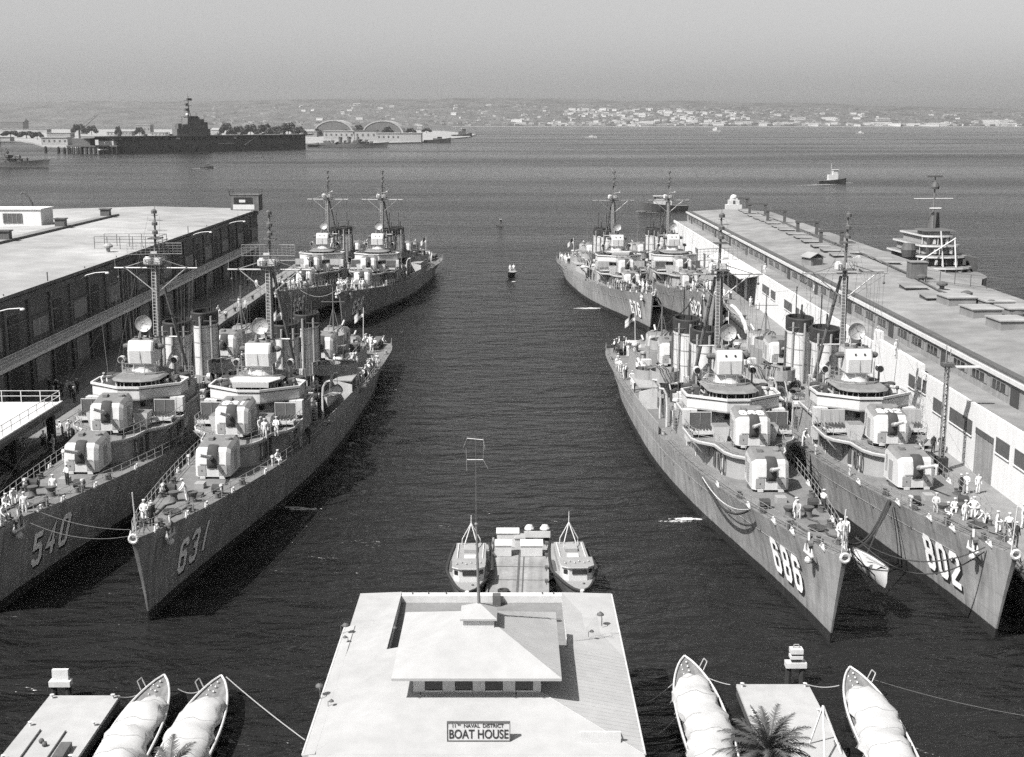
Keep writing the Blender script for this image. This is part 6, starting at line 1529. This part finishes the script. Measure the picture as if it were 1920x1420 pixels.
t = empty('motor_whaleboat', (bx, by + .8, 2.9), R(12), 'white motor whaleboat slung between the bows of 686 and 802', 'boat')
small_boat(t, 5.2, 1.6, 1.1, 'white', 'awning')
line(on_ship('802', -3.4, 14, deckz(14) + .2), (bx, by + 2.4, 3.6), .1, 'taut dark fall from destroyer 802 to the slung whaleboat', .05, 'pierwood')
line(on_ship('686', 1.2, 2, deckz(2)), (bx, by - .8, 3.5), .1, 'short dark fall from destroyer 686 to the slung whaleboat', .05, 'pierwood')
def foam(pts, name, lab=None):
    b = MB(); r_ = random.Random(len(name) + len(pts))
    for (px, py, wx, wy, n) in pts:
        X, Y = pw(px, py, .03)
        for k in range(n):
          for kk in range(5):
            d = r_.gauss(0, .45); cx, cy = X + wx*d, Y + wy*r_.gauss(0, .38)*(1 - .5*min(1, abs(d))); rr = r_.uniform(.05, .2)*min(wx, wy)
            q = [(cx + rr*r_.uniform(1.5, 4)*math.cos(6.28*i/7), cy + rr*r_.uniform(.5, 1.1)*math.sin(6.28*i/7)) for i in range(7)]
            b.prism(q, .01, .022 + .012*r_.random(), 'foam', None, .5, (cx, cy))
    tag(b.build(name), lab, None, None, 'stuff')
foam([(1290, 973, 1.3, .5, 22), (1268, 977, 1.2, .35, 10)], 'discharge_foam'); foam([(550, 951, .9, .35, 14), (567, 954, 1.1, .6, 9), (590, 954, .3, .5, 6)], 'discharge_foam'); foam([(1106, 578, 2.4, .9, 46)], 'discharge_foam'); foam([(735, 731, .7, .3, 8)], 'discharge_foam')
# ------------------------------------------------------------------ far shore, hills with houses
def hm_(px):  # ridge line of the photo (pixel x -> pixel y)
    T = [(-900, 200), (0, 195), (200, 193), (420, 190), (620, 187), (850, 184), (1000, 188), (1150, 191), (1290, 189), (1400, 194), (1600, 197), (1800, 202), (1920, 206), (2800, 214)]
    for (a, va), (b_, vb) in zip(T, T[1:]):
        if px <= b_: return va + (vb - va)*(px - a)/(b_ - a)
    return T[-1][1]
SHORE = 8850
rh = random.Random(11); ph1 = [(rh.uniform(.0006, .006), rh.uniform(0, 6.28), rh.uniform(.4, 1)) for k in range(9)]
def hill_h(x, y):
    t = (y - SHORE)/1500.0; px = 960 + x/(y*.9804)*2400
    top = CH + (228 - hm_(px))/2400*(SHORE + 1500)*.98
    n = sum(a*math.sin(f*x*(1 + .13*k) + p + y*f*.7) for k, (f, p, a) in enumerate(ph1))/9
    if t < 0: return -3
    f = min(1, t)**.85
    return max(.4, 2 + top*f*(1 + .10*n) + 9*n*f)
b = MB(); xs = [-8000 + i*70 for i in range(229)]; ys = [SHORE - 60, SHORE] + [SHORE + 60 + 120*k for k in range(16)] + [SHORE + 2600]
vs = []
for y in ys:
    for x in xs: vs.append((x, y, -2.2 if y < SHORE else (.6 if y == SHORE else (hill_h(x, y) if y < SHORE + 2500 else 40))))
fs = [(j*len(xs)+i, j*len(xs)+i+1, (j+1)*len(xs)+i+1, (j+1)*len(xs)+i) for j in range(len(ys)-1) for i in range(len(xs)-1)]
M['hill'] = mat('hill_scrub', .05, .95, .006, .6); M['hill'].node_tree.nodes['Noise Texture'].inputs['Detail'].default_value = 8
b.add(vs, fs, 'hill'); tag(b.build('hills', None, True), None, None, None, 'structure')
b = MB(); b.slab([(-400, SHORE - 120, 1.2), (8000, SHORE - 120, 1.2), (8000, SHORE + 70, 3.0), (-400, SHORE + 70, 3.0)], 4, 'sand'); tag(b.build('beach'), None, None, None, 'structure')
hp = None
for i in range(296):
    u = rh.random()
    if i < 26: px, d = rh.uniform(560, 960), rh.uniform(.15, .8)
    elif i < 80: px, d = rh.gauss(1130, 60), rh.uniform(.05, .6)
    elif i < 150: px, d = rh.gauss(1300, 70), rh.uniform(.02, .62)
    elif i < 230: px, d = rh.uniform(960, 1900), rh.uniform(.0, .55)
    elif i < 262: px, d = rh.uniform(960, 1500), rh.uniform(.0, .06)
    else: px, d = rh.uniform(1500, 1920), rh.uniform(.0, .05)
    y = SHORE + 20 + d*1250; x = (px - 960)/2400*y*.985
    if hp is None:
        b = MB(); b.box(-8, 8, -5, 5, -6, 6, 'housewall'); b.add([(-8.6, -5.6, 6), (8.6, -5.6, 6), (8.6, 5.6, 6), (-8.6, 5.6, 6), (-8, 0, 9), (8, 0, 9)], [(0, 1, 5, 4), (2, 3, 4, 5), (1, 2, 5), (3, 0, 4)], 'houseroof')
        hp = o = b.build('house'); tag(o, 'small pale house on the hazy hillside across the bay', 'house', 'houses on the far hillside')
    else: o = hp.copy(); COL.objects.link(o)
    s = rh.uniform(.8, 1.9); o.location = (x, y, hill_h(x, y)); o.rotation_euler = (0, 0, rh.uniform(-.6, .6)); o.scale = (s*rh.uniform(.8, 2.0 if i < 200 else 5), s, s*rh.uniform(.8, 1.2))
b = MB()   # the rest of the town, too small and too many to count
for i in range(1500):
    px = rh.uniform(380, 1930) if i % 3 else rh.gauss(1250, 150); d = rh.random()**1.5*.85; y = SHORE + 25 + d*1250; x = (px - 960)/2400*y*.985; z = hill_h(x, y); s = rh.uniform(4, 9) * (1.6 if d < .1 else 1)
    b.box(x - s*rh.uniform(.8, 2), x + s, y - s*.6, y + s*.6, z - 5, z + s*rh.uniform(.5, .9), rh.choice(('farlight', 'farwhite', 'farlight', 'dark', 'treeleaf', 'treeleaf', 'farlight')))
tag(b.build('distant_town'), None, None, None, 'stuff')
# ------------------------------------------------------------------ the island with air station
pts = [pw(x, y, 1.5) for x, y in ((-500, 258), (0, 260), (62, 268), (80, 274), (150, 276), (330, 272), (560, 270), (700, 269), (790, 267), (815, 263), (880, 257), (893, 252), (830, 246), (700, 243), (-900, 243))]
b = MB(); b.slab([(x, y, 2.0) for x, y in pts], 4, 'sand'); tag(b.build('island'), None, None, None, 'structure')
def fb(name, x0, x1, yt, yb, dep, wall, roof, lab, cat='building', win=0, gable=False):
    X0, Y = pw(x0, yb, 2.0); X1 = pw(x1, yb, 2.0)[0]; H_ = ph(x0, Y, yt)[1] - 2
    t = empty(name, ((X0 + X1)/2, Y, 1.8), 0, lab, cat); w_ = (X1 - X0)/2
    b = MB(); b.box(-w_, w_, 0, dep, 0, H_*(.72 if gable else .93), wall); b.build('wall', t)
    b = MB()
    if gable: z0 = H_*.72 + .01; e = .03*w_; b.add([(-w_-e, -1, z0), (w_+e, -1, z0), (w_+e, dep+1, z0), (-w_-e, dep+1, z0), (-w_-e, dep/2, H_), (w_+e, dep/2, H_)], [(0, 1, 5, 4), (2, 3, 4, 5), (1, 2, 5), (3, 0, 4), (0, 3, 2, 1)], roof)
    else: b.box(-w_*1.02, w_*1.02, -1, dep+1, H_*.931, H_, roof)
    b.build('roof', t)
    for k in range(win):
        b = MB(); x = -w_ + 2*w_*(k+.5)/win; b.box(x - w_/win*.3, x + w_/win*.3, -.4, -.05, H_*.45, H_*.66, 'dark'); b.build('window', t)
    return t
fb('seaplane_hangar', -60, 44, 223, 244, 60, 'carrier', 'dark', 'large dark hangar at the far left edge of the island', 'hangar', 0, True)
fb('long_shed', -60, 88, 242, 249, 40, 'farwhite', 'farwhite', 'long low white shed in front of the dark island hangar')
fb('warehouse', 88, 132, 249, 257, 30, 'farlight', 'farwhite', 'low pale warehouse behind the square white harbour building')
fb('harbour_building', 78, 127, 257, 273, 30, 'farwhite', 'farwhite', 'white two-storey harbour building with a row of windows', 'building', 5)
fb('boat_shed', -30, 19, 257, 265, 20, 'farwhite', 'farlight', 'white boat shed at the left edge of the island shore')
fb('barracks', 200, 219, 247, 256, 30, 'farwhite', 'farwhite', 'small white barracks showing above the carrier deck, leftmost', 'building', 3)
fb('office_block', 255, 282, 234, 252, 35, 'farlight', 'farwhite', 'tall pale block above the carrier flight deck', 'building', 4)
fb('barracks', 283, 310, 248, 256, 30, 'farwhite', 'farwhite', 'white barracks just left of the carrier island', 'building', 4)
fb('barracks', 228, 247, 246, 255, 30, 'farlight', 'farwhite', 'pale barracks between two others above the carrier deck', 'building', 3)
fb('storehouse', 396, 410, 240, 254, 30, 'farwhite', 'houseroof', 'small gabled storehouse right of the carrier island', 'building', 0, True)
fb('storehouse', 566, 594, 246, 257, 30, 'farlight', 'farwhite', 'pale storehouse left of the white station building', 'building', 2)
fb('station_building', 607, 664, 245, 262, 30, 'farwhite', 'farwhite', 'broad white station building below the left arched hangar', 'building', 6)
fb('depot', 665, 706, 244, 264, 40, 'grey', 'dark', 'grey dark-roofed depot between the two arched hangars', 'building', 4)
fb('terminal', 706, 751, 249, 266, 30, 'farwhite', 'farwhite', 'white terminal building below the right arched hangar', 'building', 5)
fb('depot', 751, 790, 249, 266, 30, 'grey', 'houseroof', 'low grey depot at the right end of the island buildings')
fb('control_tower', 694, 701, 236, 250, 10, 'farlight', 'farwhite', 'small pale control tower between the arched hangars', 'tower')
fb('shack', 782, 791, 234, 242, 12, 'farwhite', 'houseroof', 'tiny white shack beyond the right arched hangar', 'hut', 0, True)
def arch(x0, x1, yt, yb, lab):
    X0, Y = pw(x0, yb, 2.0); X1 = pw(x1, yb, 2.0)[0]; H_ = ph(x0, Y, yt)[1] - 2; t = empty('arched_hangar', ((X0+X1)/2, Y, 1.8), 0, lab, 'hangar', 'arched hangars on the island'); w_ = (X1-X0)/2; n = 20
    f = lambda k, s=1.0: (-w_*s*math.cos(math.pi*k/n), H_*s*math.sin(math.pi*k/n)**.9)
    b = MB(); b.add([(f(k, .93)[0], 1.0, f(k, .93)[1]) for k in range(n+1)], [tuple(range(n+1))], 'carrier'); b.build('hangar_door', t)
    b = MB()
    for k in range(n):
        a, c, a2, c2 = f(k), f(k+1), f(k, .93), f(k+1, .93)
        b.add([(a[0], 0, a[1]), (c[0], 0, c[1]), (c2[0], 0, c2[1]), (a2[0], 0, a2[1]), (a[0], 90, a[1]), (c[0], 90, c[1]), (c2[0], 1.5, c2[1]), (a2[0], 1.5, a2[1])], [(0, 1, 2, 3), (0, 4, 5, 1), (3, 2, 6, 7)], 'farwhite')
    b.build('roof_arch', t)
arch(586, 664, 225, 256, 'left of the two white-rimmed arched hangars on the island')
arch(678, 757, 226, 255, 'right of the two white-rimmed arched hangars on the island')
tp = []
def tree(px, yt, yb, wpx, i):
    X, Y = pw(px, yb, 2.0); H_ = ph(px, Y, yt)[1] - 2; Wd = wpx*Y/2400
    if len(tp) < 3:
        r_ = random.Random(i + 40); t = empty('tree'); b = MB(); b.tube((0, 0, 0), (0, 0, .5), .03, 'bark', 6, .02); b.tube((0, 0, .4), (.18, 0, .68), .015, 'bark', 5); b.tube((0, 0, .4), (-.15, .1, .7), .015, 'bark', 5); b.build('trunk', t)
        b = MB()
        for k in range(900):
            cl = r_.choice([(0, 0, .62), (.28, 0, .55), (-.3, .1, .52), (.1, .2, .78), (-.12, -.15, .76), (.36, .1, .4), (-.38, 0, .38)]); v = Vector((r_.gauss(0, 1), r_.gauss(0, 1), r_.gauss(0, 1))).normalized()*.2*r_.random()**.4; c_ = Vector(cl) + v
            n_ = Vector((r_.uniform(-1, 1), r_.uniform(-1, 1), r_.uniform(-1, 1))).normalized(); a_ = n_.orthogonal().normalized()*.045; d_ = n_.cross(a_)
            b.add([c_ - a_ - d_, c_ + a_ - d_, c_ + a_ + d_, c_ - a_ + d_], [(0, 1, 2, 3)], 'treeleaf')
        b.build('crown', t); tp.append(t); t['category'] = 'tree'; t['group'] = 'trees on the island'; t['label'] = 'dark tree in the grove on the island behind the carrier'
    else: t = copy_tree(tp[i % 3])
    t.location = (X, Y, 2.0); t.scale = (Wd, Wd, H_); t.rotation_euler = (0, 0, 0)
    if px < 200: t['label'] = 'dark tree left of the crane on the island'
    elif px > 640: t['label'] = 'dark tree among the arched hangars on the island'
    elif px < 320: t['label'] = 'dark tree showing above the carrier flight deck left of its tower'
TR = [(448, 236, 258, 26), (470, 233, 258, 30), (497, 232, 260, 34), (520, 236, 260, 26), (541, 230, 259, 36), (561, 237, 260, 26), (148, 232, 254, 26), (172, 235, 254, 22), (222, 236, 258, 12), (262, 238, 256, 18), (425, 230, 256, 24), (672, 234, 252, 24), (690, 236, 252, 16), (709, 238, 254, 16), (727, 237, 256, 20), (596, 240, 256, 14), (20, 245, 258, 34), (50, 246, 260, 34), (70, 247, 262, 22), (435, 240, 258, 20), (510, 240, 262, 30), (770, 240, 254, 20), (800, 240, 250, 18), (650, 242, 256, 16)]
for i, a in enumerate(TR): tree(*a, i)
X, Y = pw(158, 252, 2)
t = empty('dockyard_crane', (X, Y, 2), 0, 'dark slewing crane with raised jib behind the island trees', 'crane')
s = Y*.98/2400
b = MB(); b.box(-5*s, 5*s, -5*s, 5*s, 0, 10*s, 'dark'); b.tube((0, 0, 10*s), (0, 0, 16*s), 2*s, 'dark', 8); b.build('crane_house', t)
b = MB(); b.tube((0, 0, 13*s), (29*s, 0, 37*s), 1.2*s, 'dark', 6, .6*s); b.tube((0, 0, 20*s), (29*s, 0, 37*s), .4*s, 'dark', 4); b.build('jib', t)
X, Y = pw(140, 287, 1)
t = empty('timber_jetty', (X, Y + 10, 0), 0, 'dark timber jetty on piles at the left end of the carrier', 'jetty')
b = MB(); b.box(-12, 45, 0, 24, 7.5, 9, 'dark', 'concrete'); b.box(-6, 14, 2, 20, 9, 17, 'carrier', 'light'); b.box(24, 40, 3, 16, 9, 14, 'light', 'white'); b.tube((2, 4, 17), (2, 4, 26), 1.2, 'dark', 6); b.build('jetty_deck', t)
b = MB()
for k in range(12):
    for yy in (.8, 22): b.tube((-11 + k*5, yy, -2), (-11 + k*5, yy, 7.5), .8, 'pierwood', 6)
b.build('jetty_piles', t)
# ------------------------------------------------------------------ aircraft carrier alongside the island
xa, ya = pw(186, 288, 0); xb, yb = pw(572, 279, 0); a = math.atan2(yb - ya, xb - xa); Lc = math.hypot(xb - xa, yb - ya)
t = empty('aircraft_carrier', (xa, ya, 0), a, 'dark aircraft carrier lying along the island shore', 'warship')
b = MB(); n = 24
def cs(s): return 14*(min(1, s/.16)**.6 if s < .16 else (1 if s < .85 else 1 - .9*((s-.85)/.15)**1.6))
rings = [[(s*Lc - (0 if s > .05 else 0), sd*cs(s)*k, z) for (k, z) in ((.8, -2), (.86, 2), (.97, 9), (1, 15.2))] for sd in (-1, 1) for s in [i/n for i in range(n+1)]]
for h_ in (0, 1):
    for i in range(n):
        p, q_ = rings[h_*(n+1)+i], rings[h_*(n+1)+i+1]
        for k in range(3): b.add([p[k], q_[k], q_[k+1], p[k+1]], [(0, 1, 2, 3)], 'carrier')
for i in (0, n):
    for k in range(3): b.add([rings[i][k], rings[n+1+i][k], rings[n+1+i][k+1], rings[i][k+1]], [(0, 1, 2, 3)], 'carrier')
b.build('hull', t)
b = MB(); poly = [(-14, -13), (20, -16), (Lc*.5, -17), (Lc*.8, -19), (Lc - 8, -14), (Lc + 4, -11), (Lc + 4, 11), (Lc - 8, 14), (30, 16), (-14, 13)]
b.prism(poly, 17.6, 19.2, 'carrier', 'asphalt2'); b.build('flight_deck', t)
b = MB(); rr = random.Random(8)
for k in range(34):
    x = 8 + (Lc - 20)*k/34; hh = rr.uniform(1, 2.4); b.box(x, x + rr.uniform(2, 6), -16.2, -13.6, 15.3 - hh*.4, 16.2 + rr.uniform(0, 1.2), rr.choice(('carrier', 'dark', 'carrier', 'light' if k % 5 == 0 else 'dark')))
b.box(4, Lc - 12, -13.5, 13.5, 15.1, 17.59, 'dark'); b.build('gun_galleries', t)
b = MB()
for k in range(60):
    x = 4 + (Lc-10)*k/60; b.tube((x, -16.6, 19.2), (x, -16.6, 20.4), .18, 'dark', 4)
    if k % 4 == 0: b.box(x, x + 3.2, -15.8, -13.9, 3 + (k % 3)*3.2, 4.6 + (k % 3)*3.2, 'dark'); b.box(x, x + 1.6, -14.2, -13.75, 11.5, 13, 'farlight')
    if k % 7 == 3: b.box(x, x + 5, -9, -4, 19.25, 21.0, 'carrier'); b.tube((x+2, -7, 20), (x+2, -7, 23), .4, 'dark', 4)
b.build('catwalk_railing', t)
bw_ = MB(); bw_.box(-9, 2, -14.5, -10, 4, 5, 'white'); bw_.box(-3, 3, -15.2, -14.3, 9, 12.5, 'white'); bw_.box(Lc*.5, Lc*.5 + 26, -15.6, -14.4, 8.6, 9.2, 'light'); bw_.tube((Lc*.63, -15, 6.5), (Lc*.70, -15.6, 18.6), .5, 'light', 5); bw_.build('boat_boom', t)
g = empty('island_tower', (Lc*.39, -9, 19.2), parent=t)
b = MB(); b.prism([(-25, -4), (26, -4), (26, 5), (-25, 5)], 0, 7.5, 'carrier'); b.prism([(-18, -4.3), (20, -4.3), (20, 5.2), (-18, 5.2)], 7.5, 13, 'carrier', None, .9); b.prism([(-9, -4), (12, -4), (12, 5), (-9, 5)], 13, 21.5, 'carrier', None, .82, (1, 0)); b.prism([(-8, -5), (7, -5), (7, 5), (-8, 5)], 21.5, 22.6, 'dark'); b.box(8, 17, -3.5, 4, 13, 19, 'dark'); b.box(-22, -17, -3, 3, 7.5, 14, 'dark'); b.box(18, 23, -3, 3, 7.5, 15.5, 'carrier'); b.ball((-7, -2, 24), 2, 'light', 8); b.build('bridge_block', g)
b = MB(); b.tube((-3, 0, 21), (-3, 0, 46), .7, 'carrier', 6, .4); b.tube((-6.5, 0, 21), (-3, 0, 33), .35, 'carrier', 4); b.tube((.5, 0, 21), (-3, 0, 33), .35, 'carrier', 4); b.tube((-3, 0, 46), (-3, 0, 50), .15, 'carrier', 4); b.tube((8, 0, 19), (8, 0, 27), .3, 'carrier', 4); b.tube((-14, 0, 13), (-14, 0, 22), .3, 'carrier', 4); b.tube((20, 0, 15), (20, 0, 24), .3, 'carrier', 4); b.tube((-9, 0, 41), (3, 0, 41), .35, 'dark', 4); b.tube((-7.5, 0, 34.5), (1.5, 0, 34.5), .5, 'dark', 4); b.box(-8, -4.5, -1.5, 1.5, 35, 37.5, 'dark'); b.box(-8.5, -4, -1.5, 1.5, 28.5, 31.5, 'dark'); b.box(-4.5, 2, -1, 1, 41.3, 43.5, 'dark'); b.build('tower_mast', g)
# ------------------------------------------------------------------ more ships built on the same lines, seen far off
M['farship'] = mat('far_ship_grey', .085, .7, .5, .25)
def far_destroyer(bow_px, base_y, rz, sc_, lab):
    t = copy_tree(proto, None, ('hull_number', 'number_shadow', 'guard_rail', 'bitts', 'fairlead', 'capstan', 'anchor', 'anchor_chain', 'life_raft', 'float_net', 'canvas_awning', 'deck_locker', 'deck_fitting', 'signal_locker', 'signal_post', 'bridge_fitting', 'ventilator', 'ladder', 'deck_hatch', 'coiled_chain', 'hawser_reel', 'sponson_bracket', 'ammunition_hoist', 'ready_locker', 'deck_gear', 'hull_fittings', 'roof_number'))
    X, Y = pw(bow_px, base_y, 0); t.location = (X, Y, 0); t.rotation_euler = (0, 0, rz); t.scale = sc_
    for k in ('group',): 
        if k in t: del t[k]
    def darken(o):
        for k in o.children:
            for sl_ in getattr(k, 'material_slots', ()):
                nm = sl_.material.name
                if nm in ('hull_paint', 'haze_grey_paint', 'light_grey_paint', 'deck_paint'): sl_.link = 'OBJECT'; sl_.material = M['farship']
            darken(k)
    darken(t)
    return tag(t, lab, 'warship')
far_destroyer(90, 314, R(84), (.9, .9, .9), 'grey warship steaming in at the left edge with a white boat amidships')
far_destroyer(726, 276, R(86), (1.15, 1.12, 1.0), 'low grey destroyer lying ahead of the aircraft carrier')
# transport beyond the right pier, seen end on
X, Y = 89.6, 258
t = empty('naval_auxiliary', (X, Y, 0), R(4), 'grey auxiliary ship with white-edged decks beyond the right pier', 'warship')
b = MB(); n = 16; prv = None
for i in range(n+1):
    s = i/n; w_ = 6.6*(min(1, s/.25)**.6) + .1; zz = 4.2 + 1.6*(1-s)**2; cur = [(-w_*.9, s*70 - 12, -1), (-w_, s*70 - 13, zz), (w_, s*70 - 13, zz), (w_*.9, s*70 - 12, -1)]
    if prv:
        for k in range(3): b.add([prv[k], prv[k+1], cur[k+1], cur[k]], [(0, 1, 2, 3)], 'grey' if k != 1 else 'deck')
    prv = cur
b.add(prv, [(0, 1, 2, 3)], 'grey'); b.build('hull', t)
def rnd_plan(w_, y0, y1, n=9): return [(-w_*math.cos(math.pi*k/n), y0 + w_*.55*(1 - math.sin(math.pi*k/n))) for k in range(n+1)] + [(w_, y1), (-w_, y1)]
b = MB()
for k, (w_, y0, z, m) in enumerate(((5.6, 3, 4.3, 'dark'), (5.2, 5, 6.4, 'dark'), (4.3, 7, 8.5, 'grey'), (3.4, 8.5, 10.4, 'grey'))):
    b.prism(rnd_plan(w_*.86, y0 + .4, y0 + 22 - 3*k), z, z + 1.5, m); b.prism(rnd_plan(w_, y0 - .6, y0 + 23 - 3*k), z + 1.51, z + 1.88, 'white', 'top')
    pl_ = rnd_plan(w_*.95, y0 - .3, y0 + 20)
    for (px_, py_) in pl_[::2]: b.tube((px_, py_, z), (px_, py_, z + 1.5), .1, 'light', 5)
    for q_ in range(5): b.box(-w_*.8 + q_*w_*.38, -w_*.8 + q_*w_*.38 + .5, y0 - .1, y0 + .35, z + .1, z + 1.2, 'light' if q_ % 2 else 'dark')
b.build('deckhouse', t)
b = MB(); b.box(-2.4, 2.4, 9.4, 15, 12.15, 13.1, 'grey', 'top'); b.prism([(-3.4, 8.8), (3.6, 8.8), (3.6, 15), (-3.4, 15)], 13.1, 13.4, 'dark', None, .8, (0, 12)); b.build('wheelhouse', t)
b = MB(); b.tube((0, 13, 10), (.2, 13.6, 24.2), .28, 'mast', 8, .14); b.tube((-4.2, 13.4, 19.6), (4.2, 13.4, 19.6), .1, 'light', 5); b.lathe([(.8, 21.6), (.9, 22.1), (.5, 23), (.01, 23)], (.2, 13.4, 0), 'dark', 10); b.box(-1.6, 1.6, 13.2, 13.7, 24.0, 24.4, 'dark'); b.tube((-1, 12.6, 17.6), (1.4, 12.6, 17.6), .2, 'light', 5); b.lathe([(1.3, 13.4), (1.0, 16.6), (.01, 16.7)], (1.2, 15.5, 0), 'dark', 12); b.build('mast', t)
b = MB(); b.tube((-.8, 4, 5.5), (-1.4, 5, 13.5), .16, 'white', 6); b.tube((1.6, 3, 4.5), (1.6, 5, 12), .16, 'white', 6); b.tube((-7.2, 2.8, 7), (1.8, 5, 12), .16, 'white', 6); b.tube((-.8, 4, 5.5), (.2, 4, 5.5), .16, 'white', 6); b.build('derrick', t)
b = MB(); b.lathe([(.2, 0), (1.3, .3), (1.6, 1.8), (1.2, 3.0), (.01, 3.2)], (-6.4, 9, 7.6), 'dark', 12); b.box(6.0, 6.8, 5, 16, 4.3, 8.0, 'dark'); b.build('gun_tub', t)
# ------------------------------------------------------------------ small craft on the bay
def craft(px, py, rz, L_, lab, hullm='dark', house='white', mast=0, cat='boat', hs=1.0, wake=None, grp=None):
    X, Y = pw(px, py, 0); t = empty('harbour_craft', (X, Y, 0), rz, lab, cat, grp); B_ = L_*.26; D = L_*.10; n = 12
    b = MB(); prv = None
    for i in range(n+1):
        s = i/n; w_ = B_/2*(min(1, s/.4)**.65)*(1 - .15*max(0, s-.5)) + .02; z = D + D*.9*(1-s)**2; cur = [(-w_*.7, (s-.5)*L_, -.3), (-w_, (s-.5)*L_, z), (w_, (s-.5)*L_, z), (w_*.7, (s-.5)*L_, -.3)]
        if prv: 
            for k in range(3): b.add([prv[k], prv[k+1], cur[k+1], cur[k]], [(0, 1, 2, 3)], hullm if k != 1 else 'deck')
        prv = cur
    b.add(prv, [(0, 1, 2, 3)], hullm); b.build('boat_hull', t)
    h_ = L_*.13*hs
    b = MB(); b.box(-B_*.3, B_*.3, -L_*.18, L_*.16, D, D + h_, house); b.box(-B_*.24, B_*.24, -L_*.17, 0, D + h_ + .01, D + h_*1.8, house); b.box(-B_*.33, B_*.33, -L_*.2, L_*.02, D + h_*1.8 + .01, D + h_*1.9, 'light'); b.build('deckhouse', t)
    b = MB(); b.box(-B_*.2, B_*.2, -L_*.178, -L_*.171, D + h_*1.25, D + h_*1.6, 'glass'); b.build('windows', t)
    if mast: b = MB(); b.tube((0, L_*.05, D), (0, L_*.05, mast), max(.06, L_*.006), 'light', 5); b.tube((-B_*.2, L_*.05, mast*.8), (B_*.2, L_*.05, mast*.8), max(.05, L_*.004), 'light', 4); b.build('mast', t)
    return t
craft(1560, 344, R(97), 17, 'small dark fishing vessel with mast and bow wave crossing the bay', 'dark', 'white', 11.5, 'fishing boat', 1.5)
craft(1243, 395, R(-82), 20, 'dark tug with a white deckhouse behind the far mast of 682', 'dark', 'white', 0, 'tug', .8)
craft(388, 316, R(96), 10, 'small dark launch with a white wake below the carrier', 'dark', 'dark', 2.6, 'launch', 1.2)
craft(1340, 248, R(85), 40, 'distant white ferry in the middle of the bay', 'white', 'white', 0, 'ferry', 1.6)
craft(1612, 251, R(80), 24, 'tiny white boat far off near the right shore', 'white', 'white', 0, 'boat', 1.0)
craft(1108, 259, R(80), 26, 'low white boat far off ahead of the far destroyers', 'white', 'light', 0, 'boat', .6)
craft(866, 257, R(110), 50, 'grey landing ship with raised bow off the tip of the island', 'carrier', 'carrier', 0, 'ship', 1.2)
craft(820, 268, R(92), 46, 'low dark barge-like craft under the island tip', 'dark', 'dark', 0, 'barge', .5)
craft(938, 424, R(20), 5.0, 'tiny dark boat alone in the middle of the channel', 'dark', 'dark', 1.4, 'boat', 1.5)
X, Y = pw(959, 519, 0)
t = empty('open_launch', (X, Y, 0), R(-14), 'open dark launch carrying two men in white up the channel', 'launch')
small_boat(t, 6.5, 2.2, 1.1, 'dark', 'boatgrey')
person((X - .3, Y + 1.0, .85), 0, 0, 'stand', 'white', 'man in white standing in the open channel launch, left of two', None, .2)
person((X + .5, Y + 1.7, .85), 0, 0, 'front', 'white', 'man in white standing in the open channel launch, right of two', None, -.3)
foam([(1545, 346, 7, 1.6, 40), (1527, 347, 6, 1.2, 18), (1591, 343, 2.2, 1.2, 12), (1505, 348, 8, .7, 12)], 'wake_foam'); foam([(374, 316, 5, 2, 18), (402, 315, 1.4, 1, 5)], 'wake_foam'); foam([(1203, 396, 2.2, .8, 18), (1222, 398, 3.5, .5, 12)], 'wake_foam'); foam([(963, 528, .5, .9, 6)], 'wake_foam')
# dolphins and buoys off the island jetty
pd = None
for i, (px, py) in enumerate(((110, 287), (121, 288), (131, 287), (152, 287), (86, 286))):
    X, Y = pw(px, py, 0)
    if pd is None: b = MB(); b.lathe([(2.0, -1), (1.7, 6), (.8, 7), (.01, 7)], (0, 0, 0), 'pile', 8); b.lathe([(1.2, 7.01), (1.2, 7.5), (.01, 7.6)], (0, 0, 0), 'light', 8); pd = o = b.build('mooring_dolphin'); tag(o, 'dark mooring dolphin beside the island jetty', 'dolphin', 'dolphins beside the island jetty')
    else: o = pd.copy(); COL.objects.link(o)
    o.location = (X, Y, 0)
